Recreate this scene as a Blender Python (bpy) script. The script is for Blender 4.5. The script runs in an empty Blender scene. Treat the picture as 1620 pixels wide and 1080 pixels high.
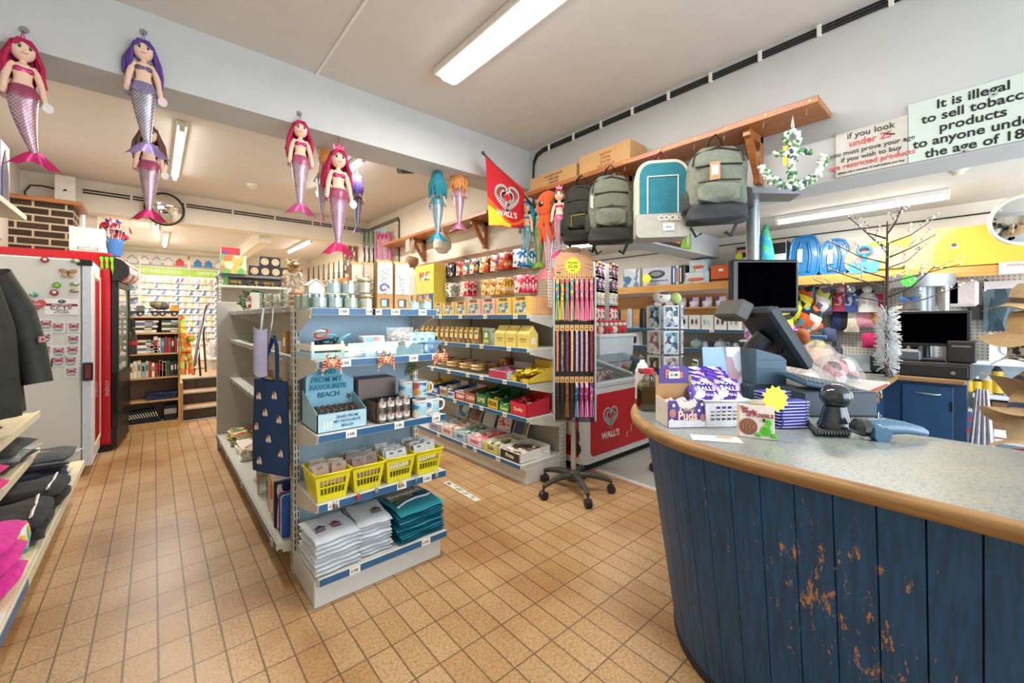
import bpy,math,random
from mathutils import Vector as V,Matrix,Euler
SC = bpy.context.scene
COL = SC.collection
PI = math.pi
rnd = random.Random(7)
# ---------------------------------------------------------------- camera, world, exposure
YAW = math.radians(41.0)
CAMZ = 1.30
FOC = 652.0
HORIZON = 503.0
cam_data = bpy.data.cameras.new('camera')
cam = bpy.data.objects.new('camera',cam_data)
COL.objects.link(cam)
cam.location = (0,0,CAMZ)
cam.rotation_euler = (PI/2,0,-YAW)
cam_data.sensor_width = 36.0
cam_data.lens = 36.0*FOC/1620.0
cam_data.shift_y = -(540.0-HORIZON)/1620.0
cam_data.clip_start = 0.05
SC.camera = cam
world = bpy.data.worlds.new('daylight')
SC.world = world
world.use_nodes = True
world.node_tree.nodes['Background'].inputs['Color'].default_value = (0.78,0.89,1.0,1)
world.node_tree.nodes['Background'].inputs['Strength'].default_value = 1.7
SC.view_settings.view_transform = 'Standard'
SC.view_settings.look = 'None'
SC.view_settings.gamma = 1.0
SC.view_settings.use_curve_mapping = False
SC.view_settings.exposure = 0.0

def area_light(name,loc,rot,sx,sy,power,col):
    d = bpy.data.lights.new(name,'AREA')
    d.shape = 'RECTANGLE';d.size = sx;d.size_y = sy;d.energy = power;d.color = col
    o = bpy.data.objects.new(name,d);COL.objects.link(o)
    o.location = loc;o.rotation_euler = rot
    return o
WARM = (1.0,0.94,0.86)
# the shop front glazing lies behind the camera: daylight comes in over its shoulder
area_light('shopfront_daylight',(2.0,-2.3,1.5),(PI/2,0,0),3.0,2.2,115,(0.80,0.90,1.0))

# a pixel of the photograph taken to a point on a wall, shelf front or floor plane
_F = V((math.sin(YAW),math.cos(YAW),0));_R = V((math.cos(YAW),-math.sin(YAW),0))
def at(x,y,X=None,Y=None,Z=None):
    d = _F + _R*((x-810)/FOC) + V((0,0,(HORIZON-y)/FOC))
    t = X/d.x if X is not None else (Y/d.y if Y is not None else (Z-CAMZ)/d.z)
    return V((0,0,CAMZ)) + d*t

# ---------------------------------------------------------------- materials
def lin(c):
    c = c/255.0
    return c/12.92 if c <= 0.04045 else ((c+0.055)/1.055)**2.4
def rgb(h):
    h = h.lstrip('#')
    return tuple(lin(int(h[i:i+2],16)) for i in (0,2,4)) + (1.0,)
_MATS = {}
def _new(name):
    m = bpy.data.materials.new(name);m.use_nodes = True
    nt = m.node_tree;b = nt.nodes['Principled BSDF']
    return m,nt,b
def N(nt,kind,**kw):
    n = nt.nodes.new(kind)
    for k,v in kw.items():
        if k in n.inputs: n.inputs[k].default_value = v
        else: setattr(n,k,v)
    return n
def coords(nt,scale=(1,1,1),out='Object'):
    tc = nt.nodes.new('ShaderNodeTexCoord');mp = nt.nodes.new('ShaderNodeMapping')
    mp.inputs['Scale'].default_value = scale
    nt.links.new(tc.outputs[out],mp.inputs['Vector'])
    return mp.outputs['Vector']
def ramp(nt,fac,stops,const=False):
    r = nt.nodes.new('ShaderNodeValToRGB')
    r.color_ramp.interpolation = 'CONSTANT' if const else 'LINEAR'
    e = r.color_ramp.elements
    while len(e) < len(stops): e.new(0.5)
    for i,(p,c) in enumerate(stops):
        e[i].position = p;e[i].color = c
    nt.links.new(fac,r.inputs['Fac'])
    return r.outputs['Color']
def C(h,rough=0.5,metal=0.0,var=0.06,scale=30,bump=0.0,coat=0.0,sheen=0.0,trans=0.0,emit=0.0):
    """plain painted, moulded or woven material with slight tonal variation"""
    key = ('C',h,rough,metal,var,scale,bump,coat,sheen,trans,emit)
    if key in _MATS: return _MATS[key]
    m,nt,b = _new('surface_'+h.lstrip('#')+'_%d' % len(_MATS))
    col = rgb(h)
    no = N(nt,'ShaderNodeTexNoise',Scale=scale,Detail=3.0)
    nt.links.new(coords(nt),no.inputs['Vector'])
    lo = tuple(max(0,c*(1-var)) for c in col[:3])+(1,);hi = tuple(min(1,c*(1+var)) for c in col[:3])+(1,)
    nt.links.new(ramp(nt,no.outputs['Fac'],[(0.3,lo),(0.7,hi)]),b.inputs['Base Color'])
    b.inputs['Roughness'].default_value = rough
    b.inputs['Metallic'].default_value = metal
    b.inputs['Coat Weight'].default_value = coat
    b.inputs['Sheen Weight'].default_value = sheen
    if rough >= 1.0: b.inputs['Specular IOR Level'].default_value = 0.0
    if trans: b.inputs['Transmission Weight'].default_value = trans
    if emit:
        b.inputs['Emission Color'].default_value = col;b.inputs['Emission Strength'].default_value = emit
    if bump:
        bp = N(nt,'ShaderNodeBump',Strength=bump,Distance=0.01)
        nt.links.new(no.outputs['Fac'],bp.inputs['Height']);nt.links.new(bp.outputs['Normal'],b.inputs['Normal'])
    _MATS[key] = m
    return m
def PRT(cols,scale=40,rough=0.4,stretch=(1,1,1),dist=0.4):
    """printed packaging or patterned cloth: patches of the given colours"""
    key = ('P',tuple(cols),scale,rough,stretch)
    if key in _MATS: return _MATS[key]
    m,nt,b = _new('print_%d' % len(_MATS))
    no = N(nt,'ShaderNodeTexNoise',Scale=scale*1.3,Detail=2.0)
    cv = coords(nt,stretch)
    nt.links.new(cv,no.inputs['Vector'])
    mx = N(nt,'ShaderNodeMixRGB');mx.blend_type = 'ADD';mx.inputs['Fac'].default_value = dist*0.05
    nt.links.new(cv,mx.inputs['Color1']);nt.links.new(no.outputs['Color'],mx.inputs['Color2'])
    vo = N(nt,'ShaderNodeTexVoronoi',Scale=scale)
    nt.links.new(mx.outputs['Color'],vo.inputs['Vector'])
    sp = nt.nodes.new('ShaderNodeSeparateColor');nt.links.new(vo.outputs['Color'],sp.inputs['Color'])
    n = len(cols)
    nt.links.new(ramp(nt,sp.outputs['Red'],[(i/n,rgb(c)) for i,c in enumerate(cols)],True),b.inputs['Base Color'])
    b.inputs['Roughness'].default_value = rough
    _MATS[key] = m
    return m
def WOOD(c1,c2,axis=1,rough=0.45,scale=3.0):
    key = ('W',c1,c2,axis,rough,scale)
    if key in _MATS: return _MATS[key]
    m,nt,b = _new('wood_%d' % len(_MATS))
    st = [14,14,14];st[axis] = 1.2
    no = N(nt,'ShaderNodeTexNoise',Scale=scale,Detail=5.0,Distortion=0.6)
    nt.links.new(coords(nt,tuple(st)),no.inputs['Vector'])
    nt.links.new(ramp(nt,no.outputs['Fac'],[(0.3,rgb(c1)),(0.7,rgb(c2))]),b.inputs['Base Color'])
    b.inputs['Roughness'].default_value = rough
    _MATS[key] = m
    return m
def GLASS(h='#eef6f4',alpha=0.12,rough=0.03):
    key = ('G',h,alpha,rough)
    if key in _MATS: return _MATS[key]
    m,nt,b = _new('clear_%d' % len(_MATS))
    nt.nodes.remove(b)
    out = nt.nodes['Material Output']
    tr = N(nt,'ShaderNodeBsdfTransparent');tr.inputs['Color'].default_value = rgb(h)
    gl = N(nt,'ShaderNodeBsdfGlossy',Roughness=rough)
    lw = N(nt,'ShaderNodeLayerWeight',Blend=0.25)
    ma = N(nt,'ShaderNodeMath',operation='MULTIPLY_ADD');ma.inputs[1].default_value = 0.4;ma.inputs[2].default_value = alpha
    nt.links.new(lw.outputs['Fresnel'],ma.inputs[0])
    mx = N(nt,'ShaderNodeMixShader')
    nt.links.new(ma.outputs[0],mx.inputs['Fac']);nt.links.new(tr.outputs[0],mx.inputs[1]);nt.links.new(gl.outputs[0],mx.inputs[2])
    nt.links.new(mx.outputs[0],out.inputs['Surface'])
    _MATS[key] = m
    return m
def FILM(h='#e8ecee',cover=0.35,rough=0.12):
    """crinkled clear polythene"""
    key = ('F',h,cover,rough)
    if key in _MATS: return _MATS[key]
    m,nt,b = _new('film_%d' % len(_MATS))
    out = nt.nodes['Material Output']
    b.inputs['Base Color'].default_value = rgb(h);b.inputs['Roughness'].default_value = rough
    no = N(nt,'ShaderNodeTexNoise',Scale=22.0,Detail=4.0,Distortion=1.0);nt.links.new(coords(nt),no.inputs['Vector'])
    bp = N(nt,'ShaderNodeBump',Strength=0.9,Distance=0.03)
    nt.links.new(no.outputs['Fac'],bp.inputs['Height']);nt.links.new(bp.outputs['Normal'],b.inputs['Normal'])
    tr = N(nt,'ShaderNodeBsdfTransparent');mx = N(nt,'ShaderNodeMixShader');mx.inputs['Fac'].default_value = cover
    nt.links.new(tr.outputs[0],mx.inputs[1]);nt.links.new(b.outputs[0],mx.inputs[2]);nt.links.new(mx.outputs[0],out.inputs['Surface'])
    _MATS[key] = m
    return m
def LAMP(strength=14,col=(1,.95,.86)):
    key = ('L',strength,col)
    if key in _MATS: return _MATS[key]
    m,nt,b = _new('lit_tube_%d' % len(_MATS))
    b.inputs['Emission Color'].default_value = col+(1,);b.inputs['Emission Strength'].default_value = strength
    _MATS[key] = m
    return m
WHITE = C('#efece4',0.45);METALW = C('#d3d3cb',0.4,0.0);STEEL = C('#c9c9c5',0.3,0.9);BLACK = C('#161616',0.45)
DARKMET = C('#2a2a2c',0.35,0.6);CARD = C('#c39a68',0.75);STRIPBLUE = C('#2d6490',0.35);PAPER = C('#f4f2ec',0.6)
SKIN = C('#f0c9b0',0.8,sheen=.3)

# ---------------------------------------------------------------- mesh builder
def RZ(a): return Matrix.Rotation(a,4,'Z')
def FR(o,u,v,n=None):
    """frame: origin o, axes u, v, n"""
    u = V(u).normalized();v = V(v).normalized();n = u.cross(v) if n is None else V(n).normalized()
    m = Matrix.Identity(4)
    for i in range(3):
        m[i][0] = u[i];m[i][1] = v[i];m[i][2] = n[i];m[i][3] = o[i]
    return m
_TXT = {}
class MB:
    def __init__(s): s.v = [];s.f = [];s.fm = [];s.sm = [];s.mats = [];s.T = Matrix.Identity(4)
    def mi(s,m):
        if m not in s.mats: s.mats.append(m)
        return s.mats.index(m)
    def raw(s,verts,faces,m,smooth=False,R=None):
        b = len(s.v);k = s.mi(m);T = s.T @ R if R is not None else s.T
        s.v += [T @ V(p) for p in verts]
        for f in faces:
            s.f.append([i+b for i in f]);s.fm.append(k);s.sm.append(smooth)
        return s
    def box(s,c,d,m,b=0.0,R=None,mtop=None):
        hx,hy,hz = d[0]/2,d[1]/2,d[2]/2
        M = Matrix.Translation(V(c)) @ (R if R is not None else Matrix.Identity(4))
        if b <= 0:
            vs = [(x*hx,y*hy,z*hz) for z in (-1,1) for y in (-1,1) for x in (-1,1)]
            fs = [(0,2,3,1),(0,1,5,4),(1,3,7,5),(3,2,6,7),(2,0,4,6)]
            s.raw(vs,fs,m,False,M);s.raw(vs,[(4,5,7,6)],mtop or m,False,M)
            return s
        b = min(b,hx*.98,hy*.98,hz*.98)
        vs = [];ix = {}
        for z in (-1,1):
            for y in (-1,1):
                for x in (-1,1):
                    for a in range(3):
                        p = [x*(hx-b),y*(hy-b),z*(hz-b)];p[a] = (x*hx,y*hy,z*hz)[a]
                        ix[(x,y,z,a)] = len(vs);vs.append(p)
        fs = []
        for a in range(3):
            p,q = (a+1) % 3,(a+2) % 3
            for sg in (-1,1):
                loop = []
                for (i,j) in ((-1,-1),(1,-1),(1,1),(-1,1)):
                    k = [0,0,0];k[a] = sg;k[p] = i;k[q] = j
                    loop.append(ix[(k[0],k[1],k[2],a)])
                fs.append(loop if sg > 0 else loop[::-1])
            for i in (-1,1):
                for j in (-1,1):
                    e = []
                    for sg,ax in ((-1,p),(1,p),(1,q),(-1,q)):
                        k = [0,0,0];k[a] = sg;k[p] = i;k[q] = j
                        e.append(ix[(k[0],k[1],k[2],ax)])
                    fs.append(e if i*j < 0 else e[::-1])
        for z in (-1,1):
            for y in (-1,1):
                for x in (-1,1):
                    t = [ix[(x,y,z,a)] for a in range(3)]
                    fs.append(t if x*y*z > 0 else t[::-1])
        return s.raw(vs,fs,m,False,M)
    def frus(s,c,a,b,h,m,R=None,mtop=None,cap=True):
        """tapered block: base a=(x,y) at c, top b=(x,y) at c+h"""
        vs = [(x*a[0]/2,y*a[1]/2,0) for x,y in ((-1,-1),(1,-1),(1,1),(-1,1))] + [(x*b[0]/2,y*b[1]/2,h) for x,y in ((-1,-1),(1,-1),(1,1),(-1,1))]
        M = Matrix.Translation(V(c)) @ (R if R is not None else Matrix.Identity(4))
        s.raw(vs,[(3,2,1,0)]+[(i,(i+1) % 4,(i+1) % 4+4,i+4) for i in range(4)],m,False,M)
        if cap: s.raw(vs,[(4,5,6,7)],mtop or m,False,M)
        return s
    def cyl(s,p0,p1,r0,r1,m,n=14,cap=True,mcap=None):
        p0,p1 = V(p0),V(p1);d = (p1-p0)
        if d.length < 1e-7: return s
        w = d.normalized();u = w.orthogonal().normalized();v = w.cross(u)
        vs = []
        for p,r in ((p0,r0),(p1,r1)):
            for i in range(n):
                a = 2*PI*i/n;vs.append(p+u*(r*math.cos(a))+v*(r*math.sin(a)))
        s.raw(vs,[(i,(i+1) % n,(i+1) % n+n,i+n) for i in range(n)],m,True)
        if cap: s.raw(vs,[tuple(range(n))[::-1],tuple(range(n,2*n))],mcap or m)
        return s
    def tube(s,pts,r,m,n=7,closed=False,flat=1.0):
        pts = [V(p) for p in pts];k = len(pts)
        rr = r if isinstance(r,(list,tuple)) else [r]*k
        vs = [];u = None
        for i,p in enumerate(pts):
            t = (pts[(i+1) % k]-pts[i-1]) if closed else (pts[min(i+1,k-1)]-pts[max(i-1,0)])
            t = t.normalized() if t.length > 1e-9 else V((0,0,1))
            if u is None: u = t.orthogonal().normalized()
            u = (u-t*u.dot(t));u = u.normalized() if u.length > 1e-6 else t.orthogonal().normalized()
            w = t.cross(u)
            for j in range(n):
                a = 2*PI*j/n;vs.append(p+u*(rr[i]*math.cos(a))+w*(rr[i]*flat*math.sin(a)))
        fs = []
        for i in range(k if closed else k-1):
            for j in range(n):
                a,b = i*n,((i+1) % k)*n
                fs.append((a+j,a+(j+1) % n,b+(j+1) % n,b+j))
        s.raw(vs,fs,m,True)
        if not closed: s.raw(vs,[tuple(range(n))[::-1],tuple(range((k-1)*n,k*n))],m)
        return s
    def lathe(s,prof,m,c=(0,0,0),n=20,R=None,sy=1.0):
        """profile [(radius, z)], outward-going; m may be one material or one per segment"""
        vs = []
        for r,z in prof:
            for i in range(n):
                a = 2*PI*i/n;vs.append((r*math.cos(a),r*math.sin(a)*sy,z))
        M = Matrix.Translation(V(c)) @ (R if R is not None else Matrix.Identity(4))
        for k in range(len(prof)-1):
            mm = m[k] if isinstance(m,(list,tuple)) else m
            s.raw(vs,[(k*n+i,k*n+(i+1) % n,(k+1)*n+(i+1) % n,(k+1)*n+i) for i in range(n)],mm,True,M)
        m0 = m[0] if isinstance(m,(list,tuple)) else m;m1 = m[-1] if isinstance(m,(list,tuple)) else m
        if prof[0][0] > 1e-6: s.raw(vs,[tuple(range(n))[::-1]],m0,False,M)
        if prof[-1][0] > 1e-6: s.raw(vs,[tuple(range((len(prof)-1)*n,len(prof)*n))],m1,False,M)
        return s
    def ell(s,c,r,m,nu=14,nv=9,R=None):
        if not isinstance(r,(list,tuple)): r = (r,r,r)
        prof = [(max(1e-7,math.cos(-PI/2+PI*k/nv)),math.sin(-PI/2+PI*k/nv)) for k in range(nv+1)]
        M = Matrix.Translation(V(c)) @ (R if R is not None else Matrix.Identity(4)) @ Matrix.Diagonal((r[0],r[1],r[2],1))
        vs = []
        for q,z in prof:
            for i in range(nu):
                a = 2*PI*i/nu;vs.append((q*math.cos(a),q*math.sin(a),z))
        return s.raw(vs,[(k*nu+i,k*nu+(i+1) % nu,(k+1)*nu+(i+1) % nu,(k+1)*nu+i) for k in range(nv) for i in range(nu)],m,True,M)
    def prism(s,poly,fr,depth,m,mside=None):
        """2-D outline in frame fr, extruded along its n by depth (front face at n=depth)"""
        n = len(poly);vs = [(x,y,0) for x,y in poly]+[(x,y,depth) for x,y in poly]
        area = sum(poly[i][0]*poly[(i+1) % n][1]-poly[(i+1) % n][0]*poly[i][1] for i in range(n))
        idx = list(range(n)) if area > 0 else list(range(n))[::-1]
        s.raw(vs,[tuple(i+n for i in idx)],m,False,fr)
        s.raw(vs,[tuple(idx[::-1])]+[(idx[i],idx[(i+1) % n],idx[(i+1) % n]+n,idx[i]+n) for i in range(n)],mside or m,False,fr)
        return s
    def surf(s,fn,nu,nv,m,closed=False,smooth=True,both=0.0):
        vs = [fn(i/nu,j/nv) for j in range(nv+1) for i in range(nu if closed else nu+1)]
        w = nu if closed else nu+1
        fs = [(j*w+i,j*w+(i+1) % w,(j+1)*w+(i+1) % w,(j+1)*w+i) for j in range(nv) for i in range(nu)]
        return s.raw(vs,fs,m,smooth)
    def text(s,txt,fr,size,m,al='CENTER',bold=0.0,depth=0.0012,sx=1.0):
        key = (txt,al,bold,depth/size)
        if key not in _TXT:
            cu = bpy.data.curves.new('lettering','FONT');cu.body = txt;cu.align_x = al;cu.align_y = 'CENTER';cu.offset = bold
            cu.extrude = depth/size;cu.resolution_u = 3
            o = bpy.data.objects.new('lettering',cu)
            me = bpy.data.meshes.new_from_object(o)
            _TXT[key] = ([tuple(v.co) for v in me.vertices],[tuple(p.vertices) for p in me.polygons])
            bpy.data.objects.remove(o);bpy.data.meshes.remove(me);bpy.data.curves.remove(cu)
        vs,fs = _TXT[key]
        return s.raw([(x*size*sx,y*size,z*size) for x,y,z in vs],fs,m,False,fr)
    def mesh(s,name):
        me = bpy.data.meshes.new(name)
        me.from_pydata([tuple(p) for p in s.v],[],s.f)
        for m in s.mats: me.materials.append(m)
        me.polygons.foreach_set('material_index',s.fm)
        me.polygons.foreach_set('use_smooth',s.sm)
        me.update()
        return me
def tag(o,label=None,cat=None,group=None,kind=None):
    if label: o['label'] = label
    if cat: o['category'] = cat
    if group: o['group'] = group
    if kind: o['kind'] = kind
    return o
def obj(name,mb,parent=None,label=None,cat=None,group=None,loc=None,rz=0.0,kind=None,rot=None):
    me = mb if isinstance(mb,bpy.types.Mesh) else mb.mesh(name)
    o = bpy.data.objects.new(name,me);COL.objects.link(o)
    if parent is not None: o.parent = parent
    if loc is not None: o.location = loc
    if rot is not None: o.rotation_euler = rot
    elif rz: o.rotation_euler = (0,0,rz)
    return tag(o,label,cat,group,kind)
def thing(name,label,cat,loc=(0,0,0),rz=0.0,group=None,rot=None):
    o = bpy.data.objects.new(name,None);COL.objects.link(o)
    o.location = loc;o.rotation_euler = rot if rot is not None else (0,0,rz);o.empty_display_size = 0.05
    return tag(o,label,cat,group)
def dup(root,loc,rz=0.0,label=None,group=None,scale=None,rot=None):
    r = root.copy();COL.objects.link(r);r.location = loc;r.rotation_euler = rot if rot is not None else (0,0,rz)
    if scale: r.scale = scale if isinstance(scale,(tuple,list)) else (scale,)*3
    if label: r['label'] = label
    if group: r['group'] = group
    for ch in list(root.children):
        c = ch.copy();COL.objects.link(c);c.parent = r
        for g in list(ch.children):
            d = g.copy();COL.objects.link(d);d.parent = c
    return r
def struct(name,mb,label=None):
    o = obj(name,mb);o['kind'] = 'structure'
    if label: o['label'] = label
    return o
ORD = ['first','second','third','fourth','fifth','sixth','seventh','eighth','ninth','tenth','eleventh','twelfth','thirteenth','fourteenth','fifteenth','sixteenth','seventeenth','eighteenth','nineteenth','twentieth','twenty-first','twenty-second','twenty-third','twenty-fourth']
# ---------------------------------------------------------------- the shell of the shop
CEIL = 2.855
def tile_material():
    m,nt,b = _new('clay_floor_tiles')
    tc = nt.nodes.new('ShaderNodeTexCoord');sp = nt.nodes.new('ShaderNodeSeparateXYZ');cb = nt.nodes.new('ShaderNodeCombineXYZ')
    nt.links.new(tc.outputs['Object'],sp.inputs[0])
    ax = N(nt,'ShaderNodeMath',operation='ADD');ax.inputs[1].default_value = 5.0-0.013
    ay = N(nt,'ShaderNodeMath',operation='ADD');ay.inputs[1].default_value = 5.0-0.149
    nt.links.new(sp.outputs['X'],ax.inputs[0]);nt.links.new(sp.outputs['Y'],ay.inputs[0])
    nt.links.new(ay.outputs[0],cb.inputs[0]);nt.links.new(ax.outputs[0],cb.inputs[1])
    br = N(nt,'ShaderNodeTexBrick');br.offset = 0.0;br.squash = 1.0
    br.inputs['Scale'].default_value = 1.0;br.inputs['Brick Width'].default_value = 0.2;br.inputs['Row Height'].default_value = 0.1
    br.inputs['Mortar Size'].default_value = 0.0034;br.inputs['Mortar Smooth'].default_value = 0.25;br.inputs['Bias'].default_value = -0.1
    br.inputs['Color1'].default_value = rgb('#d3b187');br.inputs['Color2'].default_value = rgb('#c8a171');br.inputs['Mortar'].default_value = rgb('#86704f')
    nt.links.new(cb.outputs[0],br.inputs['Vector'])
    sp1 = N(nt,'ShaderNodeTexNoise',Scale=85.0,Detail=4.0,Roughness=0.7);nt.links.new(tc.outputs['Object'],sp1.inputs['Vector'])
    m1 = N(nt,'ShaderNodeMixRGB');m1.blend_type = 'MULTIPLY';m1.inputs['Fac'].default_value = 0.55
    nt.links.new(br.outputs['Color'],m1.inputs['Color1'])
    nt.links.new(ramp(nt,sp1.outputs['Fac'],[(0.38,rgb('#b39a7e')),(0.56,rgb('#ffffff'))]),m1.inputs['Color2'])
    pat = N(nt,'ShaderNodeTexNoise',Scale=1.7,Detail=3.0);nt.links.new(tc.outputs['Object'],pat.inputs['Vector'])
    m2 = N(nt,'ShaderNodeMixRGB');m2.blend_type = 'MULTIPLY';m2.inputs['Fac'].default_value = 1.0
    nt.links.new(m1.outputs['Color'],m2.inputs['Color1'])
    nt.links.new(ramp(nt,pat.outputs['Fac'],[(0.34,rgb('#d8c6b2')),(0.5,rgb('#f4efe6')),(0.7,rgb('#ffffff'))]),m2.inputs['Color2'])
    nt.links.new(m2.outputs['Color'],b.inputs['Base Color'])
    nt.links.new(ramp(nt,sp1.outputs['Fac'],[(0.3,(.30,.30,.30,1)),(0.7,(.46,.46,.46,1))]),b.inputs['Roughness'])
    bp = N(nt,'ShaderNodeBump',Strength=0.5,Distance=0.003);bp.invert = True
    nt.links.new(br.outputs['Fac'],bp.inputs['Height']);nt.links.new(bp.outputs['Normal'],b.inputs['Normal'])
    return m
def brick_material():
    m,nt,b = _new('dark_brick_pale_mortar')
    br = N(nt,'ShaderNodeTexBrick');br.inputs['Scale'].default_value = 1.0
    br.inputs['Brick Width'].default_value = 0.225;br.inputs['Row Height'].default_value = 0.075;br.inputs['Mortar Size'].default_value = 0.009
    br.inputs['Color1'].default_value = rgb('#4a382b');br.inputs['Color2'].default_value = rgb('#3a2c22');br.inputs['Mortar'].default_value = rgb('#c9bb9a')
    tc = nt.nodes.new('ShaderNodeTexCoord');sp = nt.nodes.new('ShaderNodeSeparateXYZ');cb = nt.nodes.new('ShaderNodeCombineXYZ')
    nt.links.new(tc.outputs['Object'],sp.inputs[0])
    ad = N(nt,'ShaderNodeMath',operation='ADD');nt.links.new(sp.outputs['X'],ad.inputs[0]);nt.links.new(sp.outputs['Y'],ad.inputs[1])
    nt.links.new(ad.outputs[0],cb.inputs[0]);nt.links.new(sp.outputs['Z'],cb.inputs[1]);nt.links.new(cb.outputs[0],br.inputs['Vector'])
    nt.links.new(br.outputs['Color'],b.inputs['Base Color']);b.inputs['Roughness'].default_value = 0.85
    return m
def peg_material(base='#e6e2d8',hole='#6f6a60',pitch=0.025,r=0.22):
    """perforated hardboard: a grid of round holes"""
    key = ('peg',base,hole,pitch)
    if key in _MATS: return _MATS[key]
    m,nt,b = _new('pegboard_%d' % len(_MATS))
    tc = nt.nodes.new('ShaderNodeTexCoord');sp = nt.nodes.new('ShaderNodeSeparateXYZ');nt.links.new(tc.outputs['Object'],sp.inputs[0])
    def cell(a):
        d = N(nt,'ShaderNodeMath',operation='DIVIDE');d.inputs[1].default_value = pitch;nt.links.new(a,d.inputs[0])
        f = N(nt,'ShaderNodeMath',operation='FRACT');nt.links.new(d.outputs[0],f.inputs[0])
        q = N(nt,'ShaderNodeMath',operation='SUBTRACT');q.inputs[1].default_value = 0.5;nt.links.new(f.outputs[0],q.inputs[0])
        p = N(nt,'ShaderNodeMath',operation='POWER');p.inputs[1].default_value = 2.0;nt.links.new(q.outputs[0],p.inputs[0])
        return p.outputs[0]
    h = N(nt,'ShaderNodeMath',operation='ADD');nt.links.new(sp.outputs['X'],h.inputs[0]);nt.links.new(sp.outputs['Y'],h.inputs[1])
    s = N(nt,'ShaderNodeMath',operation='ADD');nt.links.new(cell(h.outputs[0]),s.inputs[0]);nt.links.new(cell(sp.outputs['Z']),s.inputs[1])
    nt.links.new(ramp(nt,s.outputs[0],[(0.0,rgb(hole)),(r*r,rgb(base))],True),b.inputs['Base Color'])
    b.inputs['Roughness'].default_value = 0.5
    _MATS[key] = m
    return m
PLASTER = C('#c6c9ca',0.8,var=0.025,scale=6,bump=0.06)
CEILW = C('#dbd6cf',0.85,var=0.02,scale=9,bump=0.10)
CREAM = C('#e9e2d2',0.8,var=0.025,scale=6,bump=0.05)
GREYFLOOR = C('#a9aba6',0.55,var=0.12,scale=60)
def slab(name,x0,x1,y0,y1,z0,z1,m,label=None):
    return struct(name,MB().box(((x0+x1)/2,(y0+y1)/2,(z0+z1)/2),(x1-x0,y1-y0,z1-z0),m),label)
slab('floor',-1.06,2.87,-1.8,6.65,-0.08,0.0,tile_material(),'brown clay quarry tiles laid in a straight grid')
slab('floor',2.87,5.2,-1.8,5.0,-0.08,0.0,GREYFLOOR,'grey vinyl floor behind the freezer and the till')
slab('ceiling',-1.06,2.65,-1.8,6.65,CEIL,CEIL+0.1,CEILW)
slab('ceiling',2.9,5.2,-1.8,5.0,2.27,2.37,CEILW,'low ceiling of the side room')
slab('ceiling',-0.5,2.65,6.9,10.1,2.58,2.68,CEILW,'lower ceiling of the raised back room')
slab('wall_left',-1.16,-1.06,-1.8,6.65,0,CEIL,CREAM)
slab('wall_light_block',-1.16,0.55,-1.9,-1.8,0,CEIL,CREAM)  # unseen wall behind the camera, added to keep daylight off the left aisle
slab('wall_back',-1.16,-0.62,6.65,6.85,0,CEIL,CREAM)
slab('wall_right',2.65,2.78,2.9,10.1,0,CEIL,CREAM)
slab('wall_side',5.2,5.3,-1.8,5.0,0,2.37,C('#efeae0',0.8,var=0.03,scale=6))
slab('wall_end',2.78,5.2,5.0,5.1,0,2.37,PLASTER)
slab('wall_rear',-0.5,2.65,10.0,10.1,0.48,2.58,CREAM)
slab('wall_rear_left',-0.6,-0.5,6.85,10.1,0,2.58,CREAM)
slab('trim_1',-1.06,2.65,2.8,3.1,2.5,CEIL,PLASTER,'white ceiling beam the mermaid dolls hang from')
slab('trim_2',2.65,2.9,-1.8,2.9,2.01,CEIL,PLASTER,'white downstand beam above the till carrying the age notices')
slab('trim_3',-0.62,2.65,6.65,6.9,2.5,CEIL,CREAM,'cream ceiling beam in front of the back room')
slab('trim_4',2.9,5.2,2.13,2.42,2.03,2.27,PLASTER,'white soffit crossing the side room ceiling')
slab('trim_5',1.15,1.3,6.9,10.0,2.40,2.58,CREAM,'beam running back under the rear ceiling')
slab('trim_6',2.845,2.89,0.4,2.19,0.0,0.006,C('#d8d6cf',0.4),'pale metal strip where tiles meet grey floor')
slab('trim_7',0.775,0.79,0.2,2.8,CEIL-0.008,CEIL,WHITE,'white conduit along the ceiling')
# brick pier with a timber cap, left of the coolers
struct('wall_pier',MB().box((-0.845,6.42,1.23),(0.43,0.46,2.46),brick_material()),'dark brick pier with pale mortar')
obj('pier_shelf',MB().box((0,0,0.02),(0.50,0.52,0.04),WOOD('#a5683a','#bf8350',0),.004),loc=(-0.81,6.40,2.46),label='orange-brown timber board capping the dark brick pier',cat='shelf')
t = thing('white_board','white flat panel leaning above the brick pier board','panel',(-0.71,6.42,2.50))
obj('panel_face',MB().box((0,0,.16),(.15,.03,.30),WHITE,.003),t)
obj('black_mark',MB().prism([(-.02,0),(.02,.012),(0,.03)],FR((0,-.016,.14),(1,0,0),(0,0,1)),.001,BLACK),t)
obj('black_cable',MB().tube([V((-1.0,6.60,2.52)),V((-1.02,6.60,2.62)),V((-.98,6.60,2.70)),V((-.9,6.60,2.71)),V((-.78,6.62,2.70))],.008,BLACK),label='black cable looping up the wall above the brick pier',cat='cable')
# three steps up to the back room
st = MB();NOSE = C('#c8c5bd',.35,.5);TREAD = C('#b08d64',.5,var=.12,scale=40);RISER = C('#3c3129',.6,var=.25,scale=25)
for i in range(3):
    y = 6.66+.28*i;z = .16*(i+1)
    st.box((1.46,y+.9-.14*i,z/2),(2.36,1.8-.28*i,z),RISER,mtop=TREAD)
    st.box((1.46,y+.01,z-.012),(2.36,.05,.028),NOSE,.006)
struct('floor_steps',st,'three dark steps with pale nosings up to the back room')
slab('floor',-0.5,2.65,8.3,10.0,0.38,0.48,tile_material(),'raised tiled floor of the back room')
slab('floor',-0.62,0.28,6.65,8.3,0.0,0.48,tile_material(),'raised floor left of the steps')
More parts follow.
